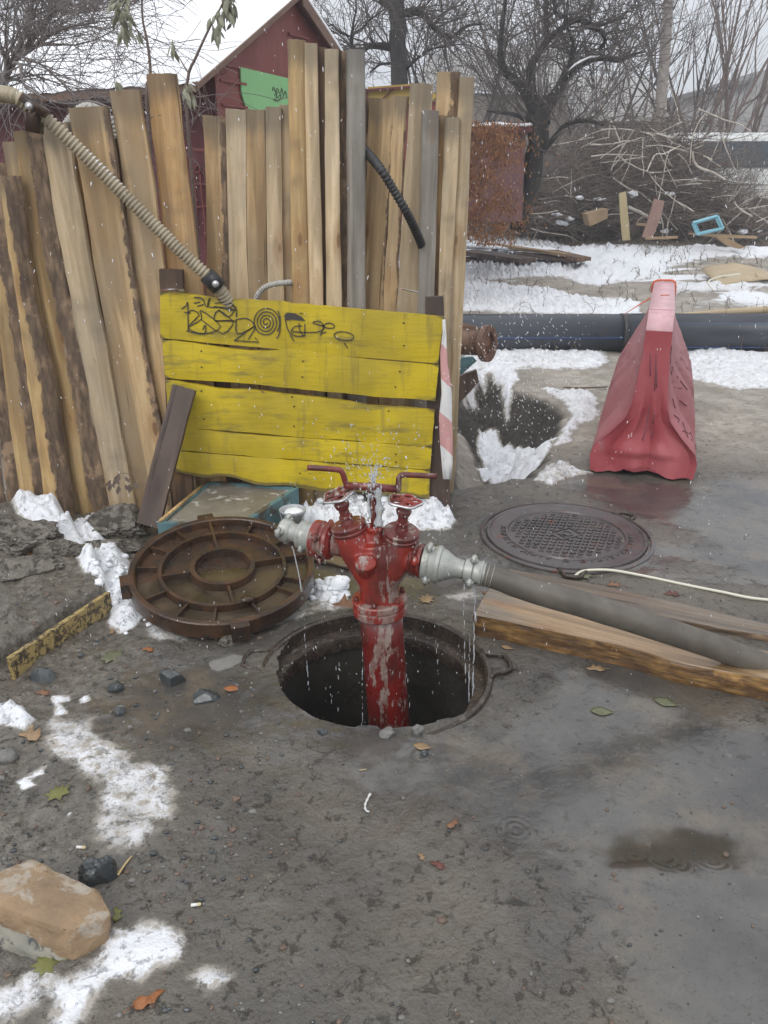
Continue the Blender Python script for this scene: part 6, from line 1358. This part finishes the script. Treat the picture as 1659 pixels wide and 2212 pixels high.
limb(m, [(20, 520, 16), (60, 600, 12), (50, 680, 10), (0, 760, 8)], LY - .6, 0, 12, pr3, **kw)
limb(m, [(20, 60, 16), (100, 40, 12), (300, -20, 8)], LY, 0, 18, pr3, **kw)
limb(m, [(110, 370, 14), (260, 420, 11), (380, 520, 8), (470, 600, 6), (500, 680, 4)], LY - .3, -.3, 16, pr3, **kw)
obj('branches', m, 'bark_grey', t)
# trees behind the shed roof line, upper left
for k, (x, y, s_) in enumerate(((300, 40, 1.0), (420, 20, .9), (180, 50, 1.1))):
    t = tree_thing('bare_tree', tuple(P(x, 400, 17 + k)), ('grey bare crown showing over the middle of the snowy roof ridge', 'small bare crown over the right part of the roof ridge', 'bare crown over the far left end of the roof ridge')[k]); m = MB(); b = P(x, 420, 17 + k)
    tw(m, [b, b + Vector((.1, 0, 2)), b + Vector((0, 0, 3.4))], [.16, .13, .10], 8); obj('trunk', m, 'bark_brown', t); m = MB()
    p4 = dict(seg=[5, 5, 4, 3], wob=.2, up=.05, rmin=.004, max=3, nb=[0, 6, 4, 2], ang=(.4, 1.1), len=(.4, .7), rr=.6, **{'from': .15})
    for j in range(8): branch(m, b + Vector((0, 0, rb.uniform(2.2, 3.4))), Vector((rb.gauss(0, .8), rb.gauss(0, .4), 1)), rb.uniform(1.6, 3.2) * s_, .05, 1, p4)
    obj('branches', m, 'bark_brown', t)
# telegraph pole
t = thing('utility_pole', tuple(P(1418, 440, 22)), 'tall weathered wooden pole among the shrubs on the right', 'pole'); m = MB(); tw(m, [P(1418, 450, 22), P(1428, 220, 22), P(1438, 90, 22), P(1448, -60, 22), P(1455, -200, 22)], [.15, .14, .125, .11, .10], 14); obj('shaft', m, 'pole_wood', t)
m = MB(); p_ = P(1452, -150, 22); m.add(box(p_, 1.4, .1, .1)); obj('crossarm', m, 'pole_wood', t)
# vase shaped trees and shrubs
pv = dict(seg=[7, 6, 4, 3], wob=.09, up=.05, rmin=.0045, max=3, nb=[0, 6, 3, 2], ang=(.25, .7), len=(.35, .6), rr=.55, **{'from': .2})
VT = [(1500, 24, 'multi stemmed bare tree fanning up left of the concrete building', 7, 6.5, .08, 'bark_brown'), (1585, 26, 'wide bare tree with long arching stems at the right edge', 7, 7.5, .085, 'bark_brown'), (1370, 23, 'bare tree with upright reddish stems left of the wooden pole', 5, 6.0, .065, 'bark_brown'),
      (1290, 25, 'bare tree with tangled stems behind the apple tree', 6, 6.0, .07, 'bark_dark'), (1460, 27, 'dark bare tree just right of the wooden pole', 5, 6.5, .08, 'bark_dark'), (1180, 21, 'bare tree standing behind the apple tree trunk', 8, 5.5, .08, 'bark_grey'), (990, 19, 'bare tree in front of the grey corrugated roof', 7, 5.0, .07, 'bark_dark')]
for (x, Yv, lab, ns_, hh, r_, mt) in VT:
    b = P(x, 430, Yv); b.z = .4; t = tree_thing('bare_tree', tuple(b), lab); m = MB(); tw(m, [b, b + Vector((0, 0, .7)), b + Vector((.05, 0, 1.3))], [r_ * 1.8, r_ * 1.5, r_ * 1.3], 9); obj('trunk', m, mt, t); m = MB()
    for j in range(ns_): a = (j + .5) / ns_ * 2 - 1; branch(m, b + Vector((0, 0, rb.uniform(.4, 1.3))), Vector((a * .75, rb.gauss(0, .25), 1)), hh * rb.uniform(.7, 1.1), r_ * rb.uniform(.5, .9), 1, pv)
    obj('branches', m, mt, t)
# thicket: one mass of stems
m = MB(); pt = dict(seg=[4, 4, 3], wob=.22, up=.03, rmin=.005, max=2, nb=[0, 5, 3], ang=(.3, 1.2), len=(.35, .7), rr=.6, **{'from': .1})
for i in range(150):
    x = rb.uniform(1120, 1720); Yt_ = rb.uniform(19, 30); b = P(x, 420, Yt_); b.z = .4; branch(m, b, Vector((rb.gauss(0, .45), rb.gauss(0, .3), 1)), rb.uniform(1.2, 2.6), .018, 1, pt)
for i in range(36):
    x = rb.uniform(760, 1130); Yt_ = rb.uniform(17, 24); b = P(x, 420, Yt_); b.z = .4; branch(m, b, Vector((rb.gauss(0, .45), rb.gauss(0, .3), 1)), rb.uniform(1.2, 2.6), .018, 1, pt)
tag(obj('thicket', m, 'bark_grey'), 'tangled grey brown thicket of bare shrubs in the background', 'thicket', kind='stuff')
m = MB(); pt = dict(seg=[4, 4, 3], wob=.22, up=.03, rmin=.008, max=2, nb=[0, 5, 3], ang=(.3, 1.2), len=(.4, .7), rr=.6, **{'from': .1})
for i in range(60):
    x = rb.uniform(-300, 2100); Yt_ = rb.uniform(38, 60); b = P(x, 402, Yt_); b.z = .3; branch(m, b, Vector((rb.gauss(0, .35), rb.gauss(0, .3), 1)), rb.uniform(3., 6.5), .06, 1, pt)
tag(obj('distant_wood', m, 'bark_grey'), 'distant line of bare trees along the horizon', 'wood', kind='stuff')
# ---------------------------------------------------------------- brush pile
bpile = thing('brush_pile', tuple(G(1390, 500)), 'high pile of cut branches with pale peeled limbs in front of the bus', 'brush pile')
m = MB(); c = P(1390, 470, 19.0); c.z = .5
def pile_h(u): return (2.5 * math.exp(-(u / 2.75) ** 2) if u < .9 else max(.12, 2.25 * (1 - (u - .9) / 1.25))) * (1 + .15 * math.sin(u * 3))
for i in range(4200):
    if i == 1500: obj('brushwood', m, 'bark_brown', bpile); m = MB()
    u = rb.uniform(-3.6, 2.5); v_ = rb.uniform(-1.3, 1.2); h = pile_h(u) * (1 - .35 * abs(v_)) * rb.uniform(.05, 1.0) ** .7
    p_ = c + Vector((u, v_, h)); d = Vector((rb.gauss(0, 1), rb.gauss(0, .5), rb.gauss(.05, .28))); L_ = rb.uniform(.4, 1.5); pts = [p_]; d.normalize()
    for s_ in range(4): d = (d + rv(.14)).normalized(); pts.append(pts[-1] + d * L_ / 4)
    r_ = rb.uniform(.004, .012); tw(m, pts, [r_, r_ * .9, r_ * .75, r_ * .6, r_ * .35], 3)
    if rb.random() < .4: branch(m, pts[2], (d + rv(.5)), L_ * .6, r_ * .5, 2, dict(seg=[3], wob=.2, up=.02, rmin=.004, max=3, nb=[2], ang=(.4, .9), len=(.5, .8), rr=.6, **{'from': .2}))
obj('brushwood', m, 'bark_twig', bpile)
m = MB(); m.add(blob(c + Vector((-.6, .45, .15)), 2.3, .8, 1.15, 61, .5, 1.6, 5, flat=-.2, amp2=.25)); obj('leaf_litter', m, 'litter' if 'litter' in M else M.setdefault('litter', simple('dark_litter', (.075, .058, .045), (.13, .10, .075), 9, .9, .9, .03)), bpile)
LP = [[(700, 1100, 14), (800, 1170, 22), (860, 1190, 20), (950, 1260, 14)], [(790, 1280, 40), (900, 1330, 42), (1000, 1380, 36)], [(910, 1060, 16), (960, 960, 22), (1020, 950, 18), (1120, 900, 12)], [(900, 905, 18), (980, 900, 22), (1060, 910, 20), (1160, 940, 14)],
      [(980, 1240, 14), (1010, 1100, 14), (1030, 980, 14), (1060, 920, 9)], [(1190, 935, 30), (1200, 1000, 30), (1240, 1040, 30), (1320, 1070, 30), (1390, 1112, 28)], [(1175, 1020, 10), (1190, 860, 14), (1240, 740, 14), (1295, 680, 12)], [(890, 820, 18), (980, 830, 22), (1060, 850, 20), (1100, 830, 14)],
      [(620, 800, 10), (720, 798, 14), (820, 805, 14), (960, 840, 12)], [(1085, 1210, 16), (1060, 1320, 16), (1040, 1380, 18), (1030, 1480, 14)], [(990, 1330, 12), (1010, 1390, 14), (1005, 1480, 12)], [(1080, 1240, 18), (1140, 1270, 20), (1200, 1310, 18)], [(1100, 1150, 14), (1180, 1140, 20), (1250, 1138, 18)], [(1060, 1120, 10), (1160, 1112, 14), (1300, 1120, 12)],
      [(800, 1010, 12), (900, 1060, 14), (1000, 1065, 14), (1060, 1050, 10)], [(1430, 1100, 9), (1470, 1040, 9), (1465, 970, 6)], [(1380, 1110, 9), (1500, 1130, 9), (1600, 1130, 7)], [(1450, 1250, 22), (1480, 1290, 22), (1560, 1340, 18)], [(1500, 1150, 12), (1450, 1220, 12), (1400, 1260, 10)], [(620, 980, 9), (740, 900, 12), (880, 850, 11)], [(700, 1030, 9), (760, 960, 10), (790, 930, 8)], [(820, 960, 10), (700, 1080, 10)], [(960, 1080, 9), (970, 1200, 9), (985, 1230, 9)], [(1100, 950, 10), (1150, 1000, 10), (1190, 1080, 8)], [(840, 1390, 16), (870, 1350, 18), (900, 1340, 14)], [(480, 870, 8), (560, 830, 8), (640, 805, 9)], [(500, 915, 6), (590, 870, 7), (680, 850, 7)]]
m = MB()
for i in range(60):
    u = rb.uniform(-3.0, 2.0); p_ = c + Vector((u, -1.25 + rb.gauss(0, .15), pile_h(u) * rb.uniform(.2, 1.0))); d = Vector((rb.gauss(0, 1), rb.gauss(0, .2), rb.gauss(.1, .45))).normalized(); L_ = rb.uniform(.4, 1.3); pts = [p_]
    for s_ in range(4): d = (d + rv(.16)).normalized(); pts.append(pts[-1] + d * L_ / 4)
    r_ = rb.uniform(.007, .018); tw(m, pts, [r_, r_ * .9, r_ * .8, r_ * .6, r_ * .4], 4)
tag(obj('pale_sticks', m, 'bark_pale', bpile), kind='stuff')
for i, L_ in enumerate(LP):
    m = MB(); limb(m, L_, 17.6 - .25 * (i % 3), .15, 0, None, n=6, wk=.5); obj('pale_limb', m, 'bark_pale', bpile)
for i in range(14):
    u = rb.uniform(-3.0, 2.5); q = c + Vector((u, -1.25 + rb.uniform(-.2, .2), .1 + pile_h(u) * rb.uniform(.0, .45))); s_ = rb.uniform(.03, .08); m = MB()
    for k in range(4): m.add(blob(q + Vector((rb.gauss(0, s_), rb.gauss(0, .03), rb.gauss(0, s_ * .4))), s_ * 1.1, s_, s_ * .55, i + k, .7, 2.2, 2))
    obj('snow_patch', m, 'snow', bpile)
# leaning planks, window frame and boards in front of the pile
def bgboard(name, pts, Yp, th_, mat, label, cat='board', grp='boards dumped before the brush pile'):
    m = MB(); m.add(wprism([P(1080 + x * .349, y * .349, Yp) for x, y in pts], (0, th_, 0), 3, .01), smooth=False); tag(obj(name, m, mat), label, cat, grp)
M['paleboard'] = simple('pale_board', (.50, .41, .22), (.42, .34, .19), 4, .7, .3, .01, stretch=(1, 1, .2)); M['pinkboard'] = simple('pinkish_board', (.33, .20, .16), (.28, .17, .14), 4, .7, .3, .01); M['tanboard'] = simple('tan_board', (.36, .25, .14), (.28, .19, .11), 4, .7, .3, .01)
bgboard('standing_board', [(738, 1195), (780, 1185), (800, 1380), (806, 1485), (760, 1490), (745, 1340)], 16.6, .04, 'paleboard', 'pale board standing upright before the brush pile')
bgboard('leaning_board', [(958, 1228), (1020, 1245), (990, 1360), (945, 1470), (880, 1468), (915, 1370)], 16.4, .04, 'pinkboard', 'pinkish brown board leaning before the brush pile')
bgboard('loose_board', [(540, 1325), (665, 1290), (668, 1350), (560, 1400)], 16.9, .5, 'tanboard', 'brown box side half buried under the left of the pile')
bgboard('loose_board', [(1180, 1442), (1590, 1462), (1590, 1478), (1340, 1470), (1180, 1452)], 16.3, .15, 'tanboard', 'long thin board lying flat under the blue window frame')
bgboard('loose_board', [(1340, 1465), (1400, 1470), (1520, 1530), (1480, 1540), (1410, 1520)], 16.0, .12, 'tanboard', 'short tan board slanting down right of the blue frame')
bgboard('loose_board', [(850, 1380), (910, 1385), (905, 1400), (850, 1395)], 16.9, .1, 'tanboard', 'ochre board end between the two upright boards')
bgboard('loose_board', [(900, 1468), (1100, 1462), (1100, 1476), (905, 1484)], 16.1, .1, 'tanboard', 'flat board at the foot of the pinkish leaning board')
wf = thing('window_frame', tuple(P(1535, 500, 16.2)), 'light blue painted window frame dumped before the brush pile', 'window frame'); M['lightblue'] = simple('light_blue_paint', (.18, .42, .52), (.24, .50, .58), 6, .5)
fpt = [(1195, 1380), (1345, 1338), (1380, 1415), (1222, 1450)]; m = MB()
fp = [P(1080 + x * .349, y * .349, 16.2) for x, y in fpt]
for a, b in zip(fp, fp[1:] + fp[:1]): m.add(tube([a, b], .032, 4), smooth=False)
for a, b in zip([p.lerp(fp[(i + 2) % 4], .1) for i, p in enumerate(fp)], [p.lerp(fp[(i + 2) % 4], .1) for i, p in enumerate(fp[1:] + fp[:1], 1) for i in [i % 4]]): m.add(tube([a, b], .012, 4), smooth=False)
obj('casing', m, 'lightblue', wf)
# pile of snowy boards by the low shed
def flatboard(a, b, w_, z, th_, mat, label, grp='snowy boards behind the fence end'):
    p, q = G(*a, z), G(*b, z); d = (q - p).normalized(); nn = Vector((-d.y, d.x, 0)) * w_; m = MB(); m.add(wprism([p - nn, q - nn, q + nn, p + nn], (0, 0, -th_), 4, .01), smooth=False); return tag(obj('old_board', m, mat), label, 'board', grp)
flatboard((1012, 540), (1140, 558), .22, .22, .08, 'darkplank', 'wide weathered board under snow nearest the fence end'); flatboard((1120, 545), (1255, 560), .16, .2, .05, 'darkplank', 'long grey board right of the snow capped one'); flatboard((1060, 525), (1230, 548), .10, .28, .05, 'tanboard', 'narrow reddish board on top of the snowy board pile'); flatboard((1190, 540), (1262, 556), .14, .26, .06, 'brown', 'short brown board at the right end of the board pile'); flatboard((1010, 555), (1100, 575), .12, .1, .05, 'brown', 'low board poking from the snow under the board pile')
m = MB(); q = G(1040, 532, .25)
for i in range(9): m.add(blob(q + Vector((-.6 + .22 * i, rb.uniform(-.1, .1), .02 - .01 * i)), .28, .22, .05, i, .3, 1.5, 2))
tag(obj('snow_cap', m, 'snow'), 'snow lying on the board pile behind the fence', 'snow', kind='stuff')
# cardboard, far beige hose
m = MB(); v = []; f = []
cb4 = [P(1515, 583, 13.6), P(1640, 585, 13.2), P(1740, 610, 12.6), P(1550, 620, 12.3)]
for i in range(13):
    for k in range(9): s_, t_ = i / 12, k / 8; p_ = cb4[0].lerp(cb4[1], s_).lerp(cb4[3].lerp(cb4[2], s_), t_); p_.z += .10 * math.sin(math.pi * s_) * (1 - .3 * t_) + .03 * mnoise.noise(Vector((s_ * 4, t_ * 3, 0))); v.append(p_)
for i in range(12):
    for k in range(8): a = i * 9 + k; f.append((a, a + 9, a + 10, a + 1))
m.add((v, f)); M['card'] = simple('cardboard', (.46, .37, .24), (.40, .32, .21), 5, .8, .2, .004); o = obj('cardboard_sheet', m, 'card'); k = o.modifiers.new('t', 'SOLIDIFY'); k.thickness = .02; tag(o, 'bent tan cardboard sheet lying on the snow at the right', 'cardboard')
m = MB(); m.add(tube(smooth_path([G(1440, 683, .03), G(1500, 678, .04), G(1560, 674, .04), G(1659, 668, .04), G(1800, 655, .04)], 5), [.02 + .0016 * i for i in range(21)], 10)); tag(obj('far_hose', m, 'card'), 'beige hose lying just beyond the black pipe at the right', 'hose')
m = MB(); m.add(tube(smooth_path([P(1542, 628, 11.8), P(1530, 610, 11.9), P(1552, 598, 12), P(1600, 592, 12)], 5), .012, 8)); tag(obj('cable', m, 'cream'), 'pale cable sticking out from under the cardboard', 'cable')
# rusty dry bush
db = thing('dry_bush', tuple(G(1050, 490)), 'rusty brown dry thuja bush beside the fence end', 'bush'); M['rustleaf'] = simple('dry_needles', (.30, .135, .05), (.17, .085, .045), 9, .9)
m = MB(); c0 = P(1045, 400, 10.5)
for i in range(15000):
    u = rb.gauss(0, 1); w_ = rb.random(); p_ = c0 + Vector((u * .22 * (1.2 - .3 * w_) + .09 * math.sin(w_ * 9), rb.gauss(0, .22), -.72 + 1.40 * w_))
    if p_.z < .2 or mnoise.noise(p_ * 6) < -.05 + .12 * (1 - w_): continue
    d = Vector((rb.gauss(0, .5), rb.gauss(0, .5), 1)).normalized() * rb.uniform(.02, .06); s_ = Vector((rb.gauss(0, 1), rb.gauss(0, 1), rb.gauss(0, .4))).normalized() * rb.uniform(.005, .014); o_ = len(m.v); m.v += [tuple(p_ - s_), tuple(p_ + s_), tuple(p_ + d)]; m.f.append((o_, o_ + 1, o_ + 2)); m.mi.append(0); m.sm.append(False)
obj('foliage', m, 'rustleaf', db); m = MB()
pb_ = dict(seg=[4, 4, 3], wob=.2, up=.03, rmin=.0035, max=2, nb=[0, 5, 3], ang=(.3, 1.1), len=(.4, .7), rr=.6, **{'from': .1})
for i in range(60): b = G(rb.uniform(1010, 1150), 496); branch(m, b, Vector((rb.gauss(0, .4), rb.gauss(0, .3), 1)), rb.uniform(.6, 1.7), .010, 1, pb_)
obj('stems', m, 'bark_brown', db)
# weeds and twigs standing in the far snow
m = MB(); pw = dict(seg=[3, 3], wob=.25, up=0, rmin=.002, max=2, nb=[0, 4], ang=(.4, 1.0), len=(.3, .6), rr=.6, **{'from': .2})
for (x0, x1, y0, y1, n_, h_) in ((1000, 1300, 755, 768, 26, .22), (1460, 1659, 755, 770, 10, .18), (1000, 1659, 560, 690, 120, .16), (1000, 1659, 500, 560, 200, .25), (1030, 1250, 470, 510, 150, .45), (1380, 1659, 560, 600, 60, .15)):
    for i in range(n_):
        b = G(rb.uniform(x0, x1), rb.uniform(y0, y1)); b.z = gzp(b.x, b.y) - .01; branch(m, b, Vector((rb.gauss(0, .5), rb.gauss(0, .3), 1)), h_ * rb.uniform(.5, 1.3), .004 if b.y < 12 else .006, 1, pw)
tag(obj('dry_weeds', m, 'wood_twig'), 'dry weed stalks poking out of the snow', 'weeds', kind='stuff')
# evergreen low bush at the foot of the apple tree
m = MB(); M['darkgreen'] = simple('dull_green_leaves', (.075, .09, .035), (.11, .12, .05), 9, .8)
for i in range(2600):
    p_ = G(1190 + rb.gauss(0, 42), 505) + Vector((0, rb.gauss(0, .4), abs(rb.gauss(0, .28)))); d = rv(.04) + Vector((0, 0, .03)); s_ = rv(.012); o_ = len(m.v); m.v += [tuple(p_ - s_), tuple(p_ + s_), tuple(p_ + d)]; m.f.append((o_, o_ + 1, o_ + 2)); m.mi.append(0); m.sm.append(False)
tag(obj('ground_cover', m, 'darkgreen'), 'dull green undergrowth at the foot of the apple tree', 'undergrowth', kind='stuff')
# saplings with hanging leaves, behind the left fence
M['hang'] = simple('grey_green_leaves', (.20, .205, .14), (.29, .29, .215), 20, .7, c3=(.30, .24, .15))
def sapling(stem, clusters, Y, label, side=()):
    b = P(stem[0][0], stem[0][1], Y); t = thing('sapling', (b.x, b.y, 0), label, 'sapling', 'saplings behind the left fence'); m = MB(); q = smooth_path([Vector((b.x, b.y, 0))] + [P(x, y, Y) for x, y in stem], 4); m.add(tube(q, [.009 * (1 - .6 * i / len(q)) for i in range(len(q))], 6))
    for s_ in side: qq = smooth_path([P(x, y, Y) for x, y in s_], 4); m.add(tube(qq, [.004 * (1 - .6 * i / len(qq)) for i in range(len(qq))], 5))
    obj('stem', m, 'bark_brown', t); m = MB()
    for (x, y, r_, n_) in clusters:
        for i in range(n_):
            p_ = P(x + rb.gauss(0, r_ * .5), y + rb.gauss(0, r_), Y + rb.gauss(0, .03)); L_ = rb.uniform(.035, .075); w_ = L_ * .17; a = rb.gauss(0, .35); d = Vector((math.sin(a), rb.gauss(0, .3), -math.cos(a))); s_ = Vector((math.cos(a), rb.gauss(0, .6), math.sin(a))).normalized(); v = []
            for k, (u, ww) in enumerate(((0, .1), (.3, 1), (.6, .85), (1, .05))): v += [p_ + d * (L_ * u) - s_ * (w_ * ww), p_ + d * (L_ * u) + Vector((0, -.006 * ww, 0)), p_ + d * (L_ * u) + s_ * (w_ * ww)]
            f = [(3 * k + j, 3 * k + j + 1, 3 * k + j + 4, 3 * k + j + 3) for k in range(3) for j in range(2)]; m.add((v, f))
    obj('foliage', m, 'hang', t)
sapling([(322, 300), (325, 160), (318, 90), (308, 40), (306, -30)], [(262, 5, 22, 34), (270, 48, 16, 18), (293, 76, 4, 3), (252, 178, 7, 7)], 4.1, 'slender sapling with hanging leaves above the tallest left board', [[(318, 90), (300, 70), (285, 48), (270, 20), (262, -20)], [(240, 330), (250, 240), (251, 175)]])
sapling([(408, 300), (405, 175), (425, 120), (455, 55), (480, 10), (500, -30)], [(490, 8, 20, 26), (470, 40, 12, 12), (465, 62, 8, 6), (371, 98, 5, 5), (404, 185, 7, 9), (412, 205, 6, 6)], 4.2, 'leaning sapling with leaf clusters between the left and middle boards', [[(408, 160), (390, 130), (372, 100)], [(405, 190), (425, 210), (460, 204)], [(425, 175), (432, 230), (405, 290)]])
leafclump = MB()
for (x, y) in ((250, 1036), (262, 1030), (240, 1042), (347, 1045), (256, 1048), (288, 1045)):
    for k in range(3):
        p_ = P(x + rb.gauss(0, 6), y + rb.gauss(0, 5), 3.36); L_ = .035; a = rb.gauss(0, .5); d = Vector((math.sin(a), -.2, -math.cos(a))); s_ = Vector((.01, .004, 0)); leafclump.add(([p_ - s_ * .3, p_ + s_ * .3, p_ + d * L_ * .5 + s_, p_ + d * L_, p_ + d * L_ * .5 - s_], [(0, 1, 2, 3, 4)]))
leafclump.add(tube(smooth_path([P(296, 1052, 3.4), P(285, 1028, 3.37), P(262, 1022, 3.36), P(246, 1034, 3.36)], 3), .0016, 5)); tag(obj('withered_sprig', leafclump, 'bark_brown'), 'withered brown sprig against the left fence boards', 'sprig')
# falling wet snow
L_ = []
for i in range(2600):
    Yf = rb.uniform(1.4, 7.5) if rb.random() < .8 else rb.uniform(7, 16); x = rb.uniform(-30, 1690); y = rb.uniform(-20, 1500)
    p_ = P(x, y, Yf)
    if p_.z < .05 or p_.z > 3.5 or (p_.z < .8 and abs(p_.x) > 0 and False): continue
    L_.append((p_, rb.uniform(.0004, .0009) * (1 + .10 * Yf), rb.uniform(2, 6), Vector((rb.gauss(.12, .25), rb.gauss(0, .1), -1))))
for i in range(500): L_.append((P(rb.gauss(1130, 90), rb.gauss(800, 110), rb.uniform(2.6, 4.2)), rb.uniform(.0007, .0013), rb.uniform(3, 7), Vector((rb.gauss(.5, .6), 0, -1))))
n = NT('falling_snow_white'); n.fin((.85, .88, .92), .4); M['flake'] = n.m
tag(obj('falling_snow', drops(L_), 'flake'), 'fine wet snowflakes falling across the whole scene', 'snowflakes', kind='stuff')
# ---------------------------------------------------------------- haze: snowy air
hm = bpy.data.materials.new('snowy_air'); hm.use_nodes = True; ht = hm.node_tree; ht.nodes.clear()
ho = ht.nodes.new('ShaderNodeOutputMaterial'); hv = ht.nodes.new('ShaderNodeVolumePrincipled')
hv.inputs['Color'].default_value = (.93, .95, 1, 1); hv.inputs['Density'].default_value = .0055; hv.inputs['Anisotropy'].default_value = .2
ht.links.new(hv.outputs[0], ho.inputs['Volume'])
mb = MB(); mb.add(box((4, 30, 4.2), 130, 84, 12.4), smooth=False); hb = obj('haze', mb, hm); tag(hb, 'thin haze of falling snow greying the distance', 'haze', kind='stuff')
